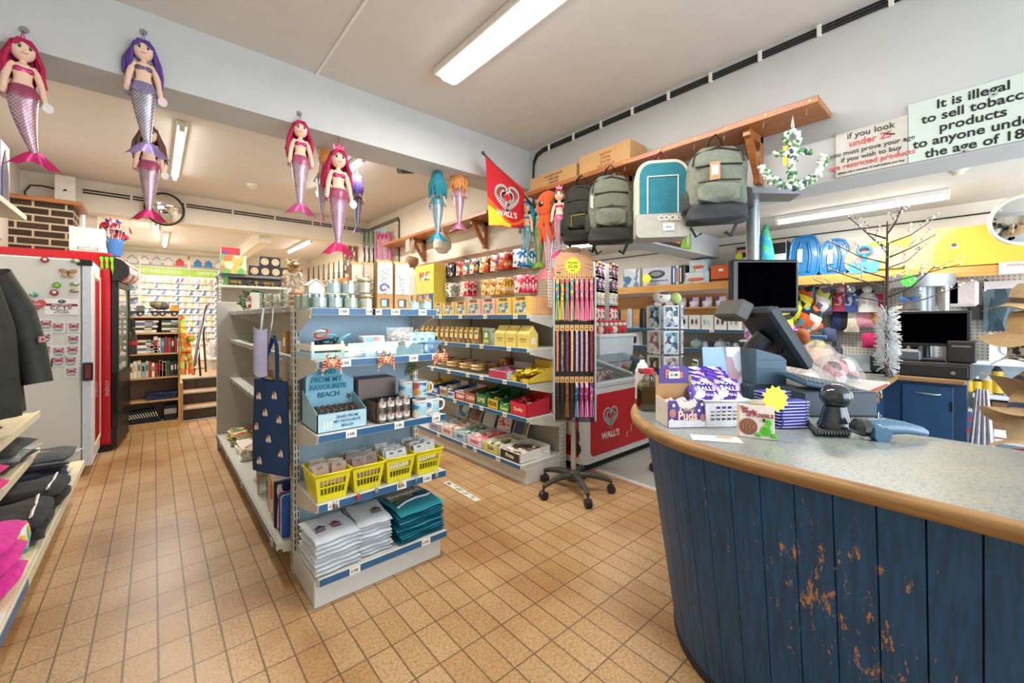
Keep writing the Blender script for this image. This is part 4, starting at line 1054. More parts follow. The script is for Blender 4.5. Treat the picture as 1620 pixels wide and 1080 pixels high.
for k,(a,b_) in enumerate(((780,796),(797,814),(815.5,835))):
    y0,y1 = yat(a,540),yat(b_,540);w = abs(y1-y0)
    t = thing('gabled_carton',ORD[2-k]+' yellow gabled carton from the stand, second shelf','carton',(X2+.065,(y0+y1)/2,ZS),SIDE,'yellow gabled cartons')
    obj('carton',MB().frus((0,0,0),(w*.96,.10),(w*.96,.10),.11,YC).frus((0,0,.11),(w*.96,.10),(w*.96,.006),.055,YC).box((0,0,.17),(w*.94,.004,.014),YC),t)
    obj('print',MB().box((0,-.051,.07),(w*.55,.001,.012),C('#b7953f',.6)).box((0,-.051,.05),(w*.4,.001,.006),C('#b7953f',.6)).box((w*.485,0,.055),(.001,.05,.05),C('#f0ead2',.6)),t)
# third shelf: flat packs, pink tray, yellow display
ZH = .787
fpm = MB()
for kk in range(1): fpm.box((0,0,.012),(.12,.16,.022),PRT(['#c9a25a','#e2c98a','#8a4a4a','#d9b06a'],26,.3),.008)
fpm.box((0,0,.024),(.07,.09,.002),C('#e6d6a6',.5));fpm = fpm.mesh('flat_pack')
n = 0
for i,px in enumerate((672,690,708,727,745)):
    for d in range(2):
        for l in range(2):
            n += 1
            obj('flat_pack',fpm,label='gold flat pack in the '+ORD[4-i]+' pile from the pink tray, '+('front' if d == 0 else 'back')+(' upper' if l else ' lower'),cat='sweets pack',group='gold flat packs of sweets',loc=(X2+.10+.17*d,yat(px,590),ZH+.03+.026*l),rz=SIDE+rnd.uniform(-.1,.1),rot=None)
def counter_tray(label,y,w,d,h,hexc,front,fill,n,z,X,back=None,lettering=None,inkhex='#ffffff',hf=None,cat='tray of sweets',lid=None):
    t = thing('carton_tray',label,cat,(X+d/2,y,z),SIDE)
    obj('carton',tray_mb(w,d,h,C(hexc,.6),.003,hf or h*.8,back or h),t)
    if front or lettering:
        m = MB()
        if front: m.box((0,-d/2-.0008,(hf or h*.8)/2),(w*.94,.0016,(hf or h*.8)*.86),front)
        if lettering: m.text(lettering,FR((0,-d/2-.002,(hf or h*.8)/2),(1,0,0),(0,0,1)),min(w*1.3/len(lettering),h*.5),C(inkhex,.5),bold=.02)
        obj('front_print',m,t)
    if lid:
        obj('lid',MB().box((0,d/2+.01,h+.07),(w*.92,.004,.16),C(hexc,.6),0,Matrix.Rotation(-.35,4,'X')).box((0,d/2+.005,h+.07),(w*.8,.004,.13),lid,0,Matrix.Rotation(-.35,4,'X')),t,'raised printed lid')
    if fill:
        f = MB()
        rr = random.Random(int(y*1000))
        for k in range(n):
            f.box((rr.uniform(-.40,.40)*w,rr.uniform(-.40,.40)*d,h*(.45+.35*rr.random())),(w*.26,d*.16,.016),fill[k % len(fill)],.006,Euler((rr.uniform(-.3,.3),rr.uniform(-.3,.3),rr.uniform(-.6,.6))).to_matrix().to_4x4())
        o = obj('sweets',f,t);o['kind'] = 'stuff'
    return t
counter_tray('white tray of pink sweet tubes beside the yellow display',yat(787,595),.24,.30,.085,'#cfd0dc',C('#c33b55',.5),[C('#d8437e',.4),C('#e9a9c0',.4),C('#b82f66',.4),C('#f0e6ea',.4)],26,ZH,X2,.12)
t = counter_tray('yellow display carton of yellow sweet packets by the stand',yat(822,600),.22,.28,.12,'#e6c63f',None,[PRT(['#e9cf3a','#f0df70','#4a3a22','#d9b52f'],45),C('#f0d84a',.4)],34,ZH,X2,.16,'BC','#3a2c18',hf=.035)
obj('fudge_tub',MB().cyl((0,0,0),(0,0,.14),.06,.065,PRT(['#8a3440','#c9963f','#a84a52'],30),16),label='dark red round tub at the back of the third shelf',cat='tub',loc=(X2+.30,yat(800,570,2.5),ZH))
# fourth shelf
ZF = .517
row4 = [(.19,'#d9b52f','#e9d050','SALT','#3a3020',.10,'yellow tray of small packets at the far end'),(.16,'#2b4ea0','#3a63b8','MILK','#ffffff',.09,'dark blue tray of sweets'),(.14,'#e3e3e0','#c9a77a','NUT','#7a4a2a',.10,'white and tan tray of bars'),(.13,'#3856a8','#e8e4da','MINT','#2b4ea0',.09,'blue and white tray of mints'),(.16,'#e9e6e0','#cf3f3a','CREAM','#ffffff',.10,'white tray with red print'),(.15,'#8f6e48','#b5543f','CHEW','#f4e6c8',.12,'brown open carton of chews'),(.16,'#2f6b45','#3c7d52','LIME','#f4e9a8',.14,'dark green tall-sided carton'),(.15,'#2f6b45','#e0b93a','PEAR','#2f5a2a',.12,'green and yellow carton of sweets'),(.13,'#2f8a4a','#3a9a55','Gums','#f2e27a',.08,'small bright green packet tray'),(.20,'#c8283c','#d23145','Quality','#f3d9a0',.14,'big red carton nearest the stand')]
y = yat(833,640)-.10*0+.02;y = 2.44
ys = []
for w,*_ in row4[::-1]:
    ys.append(y+w/2-.1+.02);y += w+.012
ys = ys[::-1]
for k,(w,hx,fx,tx,ink,h,nm) in enumerate(row4):
    counter_tray(nm+' on the fourth shelf',ys[k],w,.26,h,hx,C(fx,.5),[C(fx,.4),C('#efe2c0',.4),C(hx,.4)],12,ZF,X2,h*1.25,tx,ink,hf=h*.75)
# bottom shelf of white cartons
ZG = .167
row5 = [(.22,'#e9e9e6','#8fb0c6','ROCK','#c0454a','white carton with blue print at the far end',[C('#dfe3e0',.4),C('#9fb9c4',.4)],PRT(['#3a6f96','#7fa9c0','#d0dade'],14)),(.20,'#efecea','#e3c9c4','ROCK','#b8323c','white carton with red panel',[C('#e0a27a',.4),C('#f0ded0',.4)],PRT(['#8f4a38','#b5664a','#3b3030'],14)),(.20,'#e6ebee','#a9cbd9','MINT','#3f7fa6','white and blue carton of green sticks',[C('#8fb5a0',.4),C('#d9e6dd',.4),C('#6f9a86',.4)],C('#cdd9dc',.5)),(.21,'#f1e6ea','#f0d4dc','SWEET','#c33a5a','pale pink striped carton of pink sticks',[C('#df6a6a',.4),C('#f2c6c0',.4)],PRT(['#f3dfe6','#c9476a','#f6ecf0'],30,.5,(1,1,3))),(.20,'#efece2','#d9c95a','SUN','#2d5aa0','white carton with yellow and blue badges',[C('#9fb08a',.4),C('#e6e2d0',.4),C('#c9b070',.4)],PRT(['#8a7a4a','#b5a260','#3a4a7a'],10)),(.24,'#f2f0ec','#3a2a22','Pirate','#f0e6d4','white carton of pirate sweets nearest the stand',[C('#5a4a3c',.5),C('#d6cfc0',.5),C('#8a8272',.5),C('#f0ece2',.5)],None)]
y = 2.37
pos = []
for r in row5[::-1]:
    pos.append(y+r[0]/2);y += r[0]+.025
pos = pos[::-1]
for k,(w,hx,fx,tx,ink,nm,fl,lid) in enumerate(row5):
    counter_tray(nm+', bottom shelf',pos[k],w,.34,.085,hx,C(fx,.5),fl,30,ZG,2.14,.085,tx,ink,hf=.075,lid=lid)
# ---------------------------------------------------------------- packets of sweets on the pegs
SW = {'purple': ['#4b3574','#2b2436','#d8cfe0'],'black': ['#1f1d22','#5a4a66','#d9d2c8','#2d2a33'],'red': ['#b82a2e','#e3c9bf','#8f1f26','#d9893f'],'teal': ['#1f7f7c','#e9e0d2','#c93f4a','#2a9a90'],'navy and red': ['#2b4a86','#f0e9de','#c33a3f','#e2b13f'],'red and yellow': ['#c22f33','#efc95a','#f4ece0','#d95a3a','#6f9a4a'],'blue': ['#2f5fa6','#f0eadc','#e2963f','#c94a3f'],'scarlet': ['#c9301f','#e2622f','#a62420','#f0c99a'],'blue and white': ['#2a7fc4','#f0f4f6','#1f63a8','#e6eef2'],'green striped': ['#dfe6d6','#7fa38a','#c94f4a','#f2eee2'],'pink': ['#d83f5f','#f3d0c8','#f0e9e2','#c22a48','#e9b04a'],'yellow': ['#e6b53f','#f3dfa0','#d97a2f','#7a4a2a'],'gold': ['#d99f2f','#efcf7a','#a8602a','#f4e9c8'],'pink and red': ['#e0305f','#f6dfe4','#c21f4a','#f0a6b8']}
sweetm = {}
def sweet(colr,v=0):
    if (colr,v) not in sweetm: sweetm[(colr,v)] = pouch_mb(.15,.155,.030,[PRT(SW[colr],26+5*v,.22,(1,1,1.3))],.07,seed=v).mesh('sweet_packet')
    return sweetm[(colr,v)]
XP = 2.50
def peg_stack(colr,px,py,n,where,w=1.0):
    p = at(px,py,X=XP)
    t = thing('peg_hook','wire peg holding the '+colr+' packets, '+where,'hook',(2.60,p.y,p.z+.15),0,'wire pegs on the sweet panel')
    obj('wire',MB().tube([(0,0,0),(-.20,0,.012),(-.205,0,.03)],.003,STEEL,5),t)
    for k in range(n):
        obj('sweet_packet',sweet(colr,k % 2),label=colr+' packet, '+('front' if k == n-1 else ORD[n-1-k]+' from front')+' on its peg, '+where,cat='bag of sweets',group='packets on the sweet pegs',loc=(2.575-.036*k,p.y,p.z-.005),rz=SIDE,rot=None)
top = [('purple',700,2),('black',713,3),('red',727,3),('teal',738,3),('navy and red',749,3),('red and yellow',765,3),('blue',783,3),('scarlet',800,4),('blue and white',829,5)]
bot_ = [('green striped',713,4),('pink',738,4),('gold',768,3),('yellow',782,3),('gold',796,4),('pink and red',831,5)]
for i,(c,x,n) in enumerate(top): peg_stack(c,x,438-.13*(x-700),n,'upper row, '+ORD[i]+' from the left')
for i,(c,x,n) in enumerate(bot_): peg_stack(c,x,470-.06*(x-700),n,'lower row, '+ORD[i]+' from the left')
# ---------------------------------------------------------------- mermaid dolls hanging from the beam
def scale_material(base,line,metal=.75):
    key = ('SC',base,line)
    if key in _MATS: return _MATS[key]
    m,nt,b = _new('scales_%d' % len(_MATS))
    tc = nt.nodes.new('ShaderNodeTexCoord');sp = nt.nodes.new('ShaderNodeSeparateXYZ');nt.links.new(tc.outputs['Object'],sp.inputs[0])
    def stripe(sg):
        a = N(nt,'ShaderNodeMath',operation='MULTIPLY_ADD');a.inputs[1].default_value = sg*1.0
        nt.links.new(sp.outputs['X'],a.inputs[0]);
        z = N(nt,'ShaderNodeMath',operation='MULTIPLY');z.inputs[1].default_value = .8;nt.links.new(sp.outputs['Z'],z.inputs[0]);nt.links.new(z.outputs[0],a.inputs[2])
        d = N(nt,'ShaderNodeMath',operation='DIVIDE');d.inputs[1].default_value = .0135;nt.links.new(a.outputs[0],d.inputs[0])
        f = N(nt,'ShaderNodeMath',operation='FRACT');nt.links.new(d.outputs[0],f.inputs[0])
        l = N(nt,'ShaderNodeMath',operation='LESS_THAN');l.inputs[1].default_value = .16;nt.links.new(f.outputs[0],l.inputs[0])
        return l.outputs[0]
    mx = N(nt,'ShaderNodeMath',operation='MAXIMUM');nt.links.new(stripe(1),mx.inputs[0]);nt.links.new(stripe(-1),mx.inputs[1])
    no = N(nt,'ShaderNodeTexNoise',Scale=26.0);nt.links.new(tc.outputs['Object'],no.inputs['Vector'])
    mc = N(nt,'ShaderNodeMixRGB');nt.links.new(mx.outputs[0],mc.inputs['Fac'])
    bc = rgb(base);nt.links.new(ramp(nt,no.outputs['Fac'],[(.35,tuple(c*.75 for c in bc[:3])+(1,)),(.65,bc)]),mc.inputs['Color1'])
    mc.inputs['Color2'].default_value = rgb(line);nt.links.new(mc.outputs['Color'],b.inputs['Base Color'])
    b.inputs['Metallic'].default_value = metal*.6;b.inputs['Roughness'].default_value = .3
    _MATS[key] = m
    return m
def mermaid(label,loc,rz,hair,tail,line,fin,top,s=1.0,ribbon=.05,skirt=None,crown=False,tagc=None,swing=0.0):
    t = thing('mermaid_doll',label,'doll',loc,rz,'mermaid dolls on display');t.scale = (s,)*3
    H = C(hair,.8,var=.25,scale=90,bump=.6);FN = C(fin,.3,.35,var=.15);TP = C(top,.3,.3)
    r0 = -ribbon
    def z(v): return r0-v
    b = MB()
    b.ell((0,0,z(.052)),(.043,.038,.050),SKIN,16,12)
    b.cyl((0,0,z(.118)),(0,0,z(.088)),.014,.012,SKIN,10)
    b.lathe([(.0,z(.112)),(.020,z(.115)),(.034,z(.125)),(.036,z(.145)),(.031,z(.175)),(.030,z(.195)),(.040,z(.225)),(.03,z(.235)),(0,z(.236))][::-1],SKIN,n=16,sy=.72)
    for sg in (-1,1):
        b.tube([(sg*.030,0,z(.124)),(sg*.045,-.004,z(.150)),(sg*.055,-.008,z(.190)),(sg*.060,-.014,z(.230)),(sg*.063,-.018,z(.262))],[.014,.0145,.0135,.012,.013],SKIN,8)
        b.ell((sg*.064,-.019,z(.268)),(.013,.010,.016),SKIN,8,6).ell((sg*.041,0,z(.054)),(.007,.006,.010),SKIN,7,5)
    b.ell((0,-.036,z(.058)),(.005,.005,.005),SKIN,7,5)
    obj('body',b,t)
    e = MB()
    for sg in (-1,1):
        e.ell((sg*.017,-.0315,z(.049)),(.010,.004,.011),C('#f6f4f0',.3),9,6).ell((sg*.017,-.0345,z(.049)),(.007,.0028,.008),C('#3f7a58',.3),9,6).ell((sg*.017,-.0365,z(.049)),(.004,.002,.005),BLACK,7,5)
        e.tube([(sg*.007,-.033,z(.041)),(sg*.017,-.035,z(.037)),(sg*.027,-.029,z(.041))],.0016,BLACK,5)
    e.tube([(-.011,-.034,z(.072)),(0,-.0355,z(.076)),(.011,-.034,z(.072))],.0014,C('#b0404a',.6),5)
    obj('face',e,t)
    h = MB()
    h.surf(lambda a,q: (.047*math.sin(q*1.75)*math.cos(2*PI*a)*1.0,.006+.043*math.sin(q*1.75)*math.sin(2*PI*a),z(.048)+.053*math.cos(q*1.75)) if not (math.sin(2*PI*a) < -.25 and q > .55) else (.047*math.sin(.55*1.75+.1)*math.cos(2*PI*a),.006+.043*math.sin(.55*1.75+.1)*math.sin(2*PI*a),z(.048)+.053*math.cos(.55*1.75+.1)),28,10,H,True)
    rr = random.Random(int(abs(loc[0])*999)+3)
    for k in range(30):
        a = math.radians(-22+224*k/29.0)
        x0,y0 = .042*math.cos(a),.038*math.sin(a)+.004;L = rr.uniform(.15,.215) if abs(x0) > .012 else .19
        w = rr.uniform(1.25,1.7)
        h.tube([(x0*.8,y0*.8,z(.018)),(x0*1.08,y0*1.08,z(.055)),(x0*w,y0*1.3+.004,z(.11)),(x0*(w+.12)+rr.uniform(-.008,.008),y0*1.25+.006,z(.16)),(x0*(w+.2)+rr.uniform(-.01,.01),y0*1.3+.006,z(.03+L))],[.008,.0095,.010,.009,.004],H,6)
    for k in range(5): h.tube([(.004*(k-2),.0,z(.0)),(-.020+.009*k,-.034,z(.014)),((-.036,-.03,.028,.034,.038)[k],-.024,z(.04))],.008,H,6)
    obj('hair',h,t)
    if crown: obj('crown',MB().prism([(-.022,0),(.022,0),(.03,.03),(.012,.016),(0,.036),(-.012,.016),(-.03,.03)],FR((0,-.01,z(.006)),(1,0,0),(0,0,1)),.008,FN),t)
    m = MB()
    for sg in (-1,1): m.ell((sg*.016,-.016,z(.148)),(.019,.012,.014),TP,10,7)
    m.lathe([(.0345,z(.158)),(.0375,z(.148)),(.0345,z(.140))],TP,n=16,sy=.76)
    obj('top',m,t)
    TL = scale_material(tail,line)
    prof = [(.040,.222),(.050,.245),(.052,.275),(.046,.33),(.037,.39),(.027,.45),(.018,.50),(.014,.525)]
    m = MB()
    def tf(a,q):
        i = q*(len(prof)-1);k = min(int(i),len(prof)-2);f = i-k
        r = prof[k][0]*(1-f)+prof[k+1][0]*f;zz = prof[k][1]*(1-f)+prof[k+1][1]*f
        return (r*math.cos(2*PI*a)+swing*max(0,zz-.3)**1.5,-r*.8*math.sin(2*PI*a),z(zz))
    m.surf(tf,20,18,TL,True)
    obj('tail',m,t,'scaly metallic tail')
    sx = swing*.225**1.5
    m = MB()
    def ff(sg):
        def f(a,q):
            w = (a-.5)*2
            L = .085*(.55+.45*abs(w)**.7)+.006*math.cos(12*w)
            return (sx+w*(.012+.085*q**.8),sg*.006*(1-q)*math.cos(w)+.012*math.sin(4*w)*q,z(.515)-q*L)
        return f
    m.surf(ff(-1),16,6,FN);g_ = ff(1);m.surf(lambda a,q: g_(1-a,q),16,6,FN)
    obj('fin',m,t,'shiny fin')
    SKM = FILM(skirt or fin,.55,.6)
    m = MB();m.surf(lambda a,q: ((.042+.030*q+.006*math.sin(2*PI*a*9)*q)*math.cos(2*PI*a),(.034+.026*q+.006*math.sin(2*PI*a*9)*q)*-math.sin(2*PI*a),z(.222)-.062*q-.008*math.sin(2*PI*a*5)*q),54,4,SKM,True)
    obj('skirt',m,t,'sheer net skirt')
    obj('ribbon',MB().tube([(-.008,0,z(.002)),(-.004,0,z(-.02)),(0,0,0),(.004,0,z(-.02)),(.008,0,z(.002))],.0022,FN,5),t)
    if tagc: obj('swing_tag',MB().prism([(.020*math.cos(a*PI/8),.024*math.sin(a*PI/8)) for a in range(16)],FR((.074,-.03,z(.30)),(1,0,0),(0,0,1)),.0015,C(tagc,.4)),t)
    return t
def hook(label,p,suction=False):
    t = thing('hook',label,'hook',p,0,'doll hooks on the beam')
    obj('pad',MB().cyl((0,.004,.01),(0,-.004,.01),.017,.012,GLASS('#f4f6f6',.25) if suction else WHITE,14),t)
    obj('prong',MB().tube([(0,-.004,.01),(0,-.012,0),(0,-.02,-.008),(0,-.024,0)],.0025,STEEL,5),t)
YB = 2.775
def hang(label,px,py,Y,rz,*a,hk=None,**k):
    p = at(px,py,Y=Y)
    if hk: hook('small hook on the beam holding the '+hk,(p.x,2.796,p.z+.0),True)
    return mermaid(label,p,rz,*a,**k)
CR = '#b51d4f'
hang('crimson-haired mermaid with pink fin, at the top left corner',36,46,YB,.35,CR,'#d9b8c4','#7a4a66','#c42c6e','#c2316f',hk='crimson mermaid in the corner',skirt='#b0265c',tagc='#d8d8d8',swing=.35,s=.93)
hang('violet-haired mermaid with lilac fin on the white beam',227,50,YB,.05,'#5b3f92','#cfcad6','#3f3a52','#9b86c2','#6a5a78',hk='violet mermaid',skirt='#a08fc0',tagc='#e9d2dc',swing=.15,s=.97)
hang('brown-haired mermaid with red fin behind the violet-haired one',236,166,3.07,0,'#6b4a3a','#d9c3c9','#8a4a66','#cf2f6a','#d4537f',s=.9,ribbon=.13,skirt='#cf3f78',tagc='#e6e2da')
hang('crimson mermaid with tulle skirt, leftmost of the central cluster',475,180,YB,-.05,CR,'#e3ccd6','#8a5a78','#d0578f','#b92a63',hk='crimson mermaid of the central cluster',skirt='#c23a78',s=.97)
hang('orange-haired mermaid turned sideways between two crimson ones',510,218,3.1,-1.7,'#eda056','#d3d0d8','#9a86a6','#e08ab0','#bfa8d8',s=.95,ribbon=.05,skirt='#d7a9c6',tagc='#efe9e2')
hang('largest crimson mermaid with crown, hanging lowest in the cluster',535,215,2.83,-.05,'#b01f4d','#dcb6c6','#8a4a72','#d8366f','#b92a63',s=1.18,ribbon=.08,crown=True,skirt='#b8346c',tagc='#efece6')
hang('small violet mermaid seen from behind, right of the cluster',565,262,4.1,2.0,'#4d3a86','#a8a3b8','#3a3550','#6a5a70','#5a4a70',s=1.0,ribbon=.09)
hang('teal-haired mermaid with blue fin under the right of the beam',692,262,2.95,2.6,'#2a8a9c','#b9cdd6','#5a8aa0','#3f9fc0','#4aa3b0',s=.97,skirt='#4aa3b0',tagc='#c9b8d8')
hang('orange-haired mermaid with pale pink tail under the right of the beam',726,255,2.95,2.4,'#eda25e','#e0c3cc','#c08aa0','#e080a4','#e0a0b8',s=.93,skirt='#e3b3c4')
hang('bright blue haired mermaid beside the red pennant flag',833,310,2.66,-1.2,'#1f96b8','#a9c9cf','#4a8a98','#4ac0b0','#3fa0b8',s=.98,skirt='#6ac0c0')
hang('lime green mermaid next to the blue one',852,312,2.60,-1.1,'#7fc24a','#c3d9a9','#7aa86a','#a8dc5a','#9ad04a',s=1.0,skirt='#8fd06a',tagc='#e8c3d0')
p = at(885,290,X=2.36)
mermaid('brown-haired mermaid with pink crown in front of the orange octopus',p,-1.0,'#7a4a34','#dcc0c9','#9a5a70','#d9568f','#c9336f',s=.9,crown=True,skirt='#d65a90')
# orange octopus plush
p = at(868,300,X=2.40)
t = thing('octopus_plush','fuzzy orange octopus soft toy hanging behind the brown-haired mermaid','soft toy',p,-1.0)
OF = C('#e2591f',.95,var=.3,scale=70,bump=.7,sheen=.4)
obj('head',MB().ell((0,0,-.13),(.10,.085,.12),OF,18,12),t)
e = MB()
for sg in (-1,1): e.ell((sg*.045,-.072,-.13),(.026,.014,.022),BLACK,10,7).ell((sg*.045+.006,-.083,-.125),(.009,.005,.008),WHITE,8,5)
obj('eyes',e,t)
for k in range(8):
    a = k*PI/4
    obj('tentacle',MB().tube([(.05*math.cos(a),.04*math.sin(a),-.22),(.075*math.cos(a),.06*math.sin(a),-.29),(.06*math.cos(a+.3),.05*math.sin(a),-.36),(.08*math.cos(a+.5),.06*math.sin(a),-.42)],[.026,.022,.017,.009],OF,7),t)
obj('loop',MB().tube([(0,0,-.02),(0,0,.03)],.002,OF,5),t)
obj('tail',MB().surf(lambda a,q: ((.055-.038*q)*math.cos(2*PI*a),-(.045-.03*q)*math.sin(2*PI*a),-.30-.34*q),18,12,scale_material('#e6c4cc','#c08a98'),True),t,'pale pink scaly tail')
obj('fin',MB().surf(lambda a,q: ((a-.5)*(.03+.19*q),.012*math.sin(9*a)*q,-.62-.10*q+.02*abs(a-.5)),20,5,C('#e48a98',.4)).surf(lambda a,q: ((.5-a)*(.03+.19*q),.004+.012*math.sin(9*(1-a))*q,-.62-.10*q+.02*abs(a-.5)),20,5,C('#e48a98',.4)),t,'pleated pink fin')

# ---------------------------------------------------------------- timber shelves on brackets
TIM = WOOD('#9a5a30','#b87840',1,.35)
def wall_shelf(label,y0,y1,z,x0=2.40,x1=2.645,brk=(),cups=()):
    t = thing('timber_shelf',label,'shelf',(x1,y0,z))
    obj('board',MB().box(((x0-x1)/2,(y1-y0)/2,.017),(x1-x0,y1-y0,.034),TIM,.003),t)
    for y in brk:
        b = MB().box((-.022,y-y0,-.135),(.044,.04,.27),TIM,.003).box((-.10,y-y0,-.02),(.20,.04,.04),TIM,.003)
        b.prism([(-.03,-.215),(-.03,-.26),(-.185,-.04),(-.14,-.04)],FR((0,y-y0-.016,0),(1,0,0),(0,0,1),(0,1,0)),.032,TIM)
        obj('bracket',b,t)
    for y in cups: obj('cup_hook',MB().cyl((x0-x1-.003,y-y0,.017),(x0-x1+.002,y-y0,.017),.005,.005,C('#c9a24a',.3,.8),8).tube([(x0-x1+.03,y-y0+.02,0),(x0-x1+.03,y-y0+.02,-.02),(x0-x1+.025,y-y0+.02,-.035),(x0-x1+.015,y-y0+.02,-.03)],.002,C('#d9d2c0',.3,.8),5),t)
    return t
wall_shelf('long brown timber shelf with backpacks hanging from its edge',.526,2.58,2.336,brk=(.86,1.72,2.45),cups=(.56,.75,.95,1.12,1.35,1.6))
wall_shelf('brown timber shelf high on the cream wall past the flag',3.13,5.55,2.30,brk=(3.45,4.75))
def carton(label,x,y0,y1,z,d,h,txt=None):
    t = thing('cardboard_carton',label,'cardboard box',(x,(y0+y1)/2,z),-PI/2)
    w = y1-y0
    b = MB().box((0,0,h/2),(w,d,h),CARD,.002).box((0,-.0,h+.0006),(w,.05,.0012),C('#d6b98a',.4))
    obj('carton',b,t)
    if txt:
        m = MB()
        for k,s in enumerate(txt): m.text(s,FR((.02,-d/2-.001,h*.72-.028*k),(1,0,0),(0,0,1)),.026,C('#a5623f' if len(txt) > 3 else '#5a4030',.7))
        obj('print',m,t,'printed words')
carton('brown cardboard carton on the timber shelf, nearer the backpacks',2.53,1.58,2.02,2.371,.2,.145,('MADE IN','CHINA','FRAGILE','THIS SIDE UP'))
carton('older brown cardboard carton at the far end of the timber shelf',2.53,2.05,2.56,2.371,.2,.115,('DO NOT STACK','KEEP DRY','HANDLE'))
t = None
# ---------------------------------------------------------------- backpacks and cool bag
def backpack(label,p,rz,w,h,d,main,dark,straps=True,style=0,tilt=0):
    t = thing('backpack',label,'backpack',p,rz)
    t.rotation_euler = (0,tilt,rz)
    M_ = C(main,.85,var=.12,scale=40,bump=.25);D_ = C(dark,.8,var=.1,scale=60);ZP = C('#1b1b1a',.5)
    z0 = -.06-h
    def shell(w,d,h,z0,y0,e=.5):
        def f(a,q):
            an = 2*PI*a;c,s = math.cos(an),math.sin(an)
            sq = lambda v,k: math.copysign(abs(v)**k,v)
            top = 1-max(0,(q-.62)/.38)**2.2*.62;bt = 1-max(0,(.10-q)/.10)**2*.25
            if q >= 1: top = .0
            if q <= 0: bt = .0
            k = min(top,bt)
            return (sq(c,e)*w/2*k*(1+.02*math.sin(9*q+2*c)),y0+sq(s,e)*d/2*k+.006*math.sin(6*q+3*a*6),z0+q*h)
        return f
    b = MB();b.surf(shell(w,d,h*.84,z0+h*.16,0),36,16,M_,True);obj('body',b,t)
    b = MB();b.surf(shell(w*1.02,d*1.05,h*.30,z0,0),36,10,D_,True);obj('base',b,t,'dark base panel')
    b = MB();b.surf(shell(w*.68,.06,h*.30,z0+h*.22,-d/2-.005),28,8,M_,True);obj('front_pocket',b,t)
    b = MB();b.tube([(-w*.34,-d/2-.03,z0+h*.47),(0,-d/2-.037,z0+h*.485),(w*.34,-d/2-.03,z0+h*.47)],.004,ZP,5);b.tube([(-w*.38,-d/2-.004,z0+h*.68),(0,-d/2-.008,z0+h*.70),(w*.38,-d/2-.004,z0+h*.68)],.005,ZP,5)
    b.tube([(-w*.42,-d/2+.01,z0+h*.72),(-w*.38,-d*.38,z0+h*.86),(0,-d*.36,z0+h*.93),(w*.38,-d*.38,z0+h*.86),(w*.42,-d/2+.01,z0+h*.72)],.005,ZP,5)
    obj('zips',b,t,'black zip lines')
    for sg in (-1,1):
        b = MB();b.surf(shell(.05,d*.7,h*.34,z0+h*.12,0),20,7,D_,True)
        o = obj('side_pocket',b,t,loc=(sg*w*.5,0,0))
    obj('handle',MB().tube([(-.045,d*.2,-.07),(-.03,d*.1,-.02),(0,0,.005),(.03,d*.1,-.02),(.045,d*.2,-.07)],.009,ZP,6,flat=.4),t)
    for sg in (-1,1):
        obj('shoulder_strap',MB().tube([(sg*w*.22,d*.5,-.08),(sg*w*.3,d*.62,-h*.4),(sg*w*.38,d*.6,-h*.75),(sg*w*.42,d*.5,z0+.03),(sg*w*.3,d*.45,z0-.05),(sg*w*.2,d*.4,z0-.03)],.014,D_,6,flat=.35),t)
    if style == 1:
        b = MB()
        for k in range(7): b.box((-w*.43,-d/2-.002,z0+h*.50+.012*k),(.020,.003,.006),WHITE,0,Matrix.Rotation(.5,4,'Y'))
        obj('stripes',b,t,'white diagonal stripes')
    if style == 2:
        obj('swing_tag',MB().box((-.02,-d/2-.025,z0+h*.60),(.05,.002,.10),C('#b58a64',.6)).box((-.02,-d/2-.0265,z0+h*.615),(.032,.002,.05),PAPER),t,'kraft swing tag');obj('strap_clip',MB().tube([(w*.30,-d*.45,z0+h*.66),(w*.5,0,z0+h*.69)],.012,D_,6,flat=.4),t)
    if style == 3:
        obj('pocket_trim',MB().tube([(-.05,-d/2-.04,z0+h*.25),(-.05,-d/2-.042,z0+h*.42),(.05,-d/2-.042,z0+h*.44)],.0025,C('#c9962f',.4),5),t,'mustard zip line')
    return t
def bp(px,py,X): return at(px,py,X=X)
backpack('grey-green backpack with kraft tag, large, hung nearest the anchor',bp(1132,214,2.33),math.radians(-58),.30,.43,.17,'#71776a','#34373a',style=2)
backpack('olive grey backpack with white diagonal stripes beside the cool bag',bp(966,262,2.33),math.radians(-52),.29,.475,.17,'#646a5c','#2b2d28',style=1)
backpack('small black backpack half behind the striped olive one',bp(919,278,2.39),math.radians(-60),.25,.45,.14,'#2c2e27','#1d1e1b',style=3)
t = thing('cool_bag','teal cool bag backpack with grey base lettered COOL','cool bag',bp(1045,240,2.31),math.radians(-52))
def rr_poly(w,h,r0,r1,n=7):
    pts = []
    for (cx,cy,r,a0) in ((w/2-r0,r0,r0,-90),(w/2-r1,h-r1,r1,0),(-w/2+r1,h-r1,r1,90),(-w/2+r0,r0,r0,180)):
        for k in range(n+1):
            a = math.radians(a0+90*k/n);pts.append((cx+r*math.cos(a),cy+r*math.sin(a)))
    return pts
W_,H_,D_b = .30,.46,.16;zb = -.07-H_
CRM = C('#cfc8b4',.8,bump=.15);TLB = C('#1d6f80',.8,var=.1,bump=.3,scale=25);GRB = C('#a5a39a',.8,var=.08,bump=.2)
obj('back_shell',MB().prism(rr_poly(W_,H_,.03,.09),FR((0,D_b/2,zb),(1,0,0),(0,0,1)),D_b*.86,CRM),t)
obj('front_panel',MB().prism(rr_poly(W_*.86,H_*.90,.02,.07),FR((0,-D_b*.30,zb+.02),(1,0,0),(0,0,1)),.035,TLB),t,'teal front panel')
obj('base',MB().prism(rr_poly(W_*1.01,H_*.30,.03,.004),FR((0,D_b*.5,zb-.003),(1,0,0),(0,0,1)),D_b*1.08,GRB),t,'grey base')
m = MB()
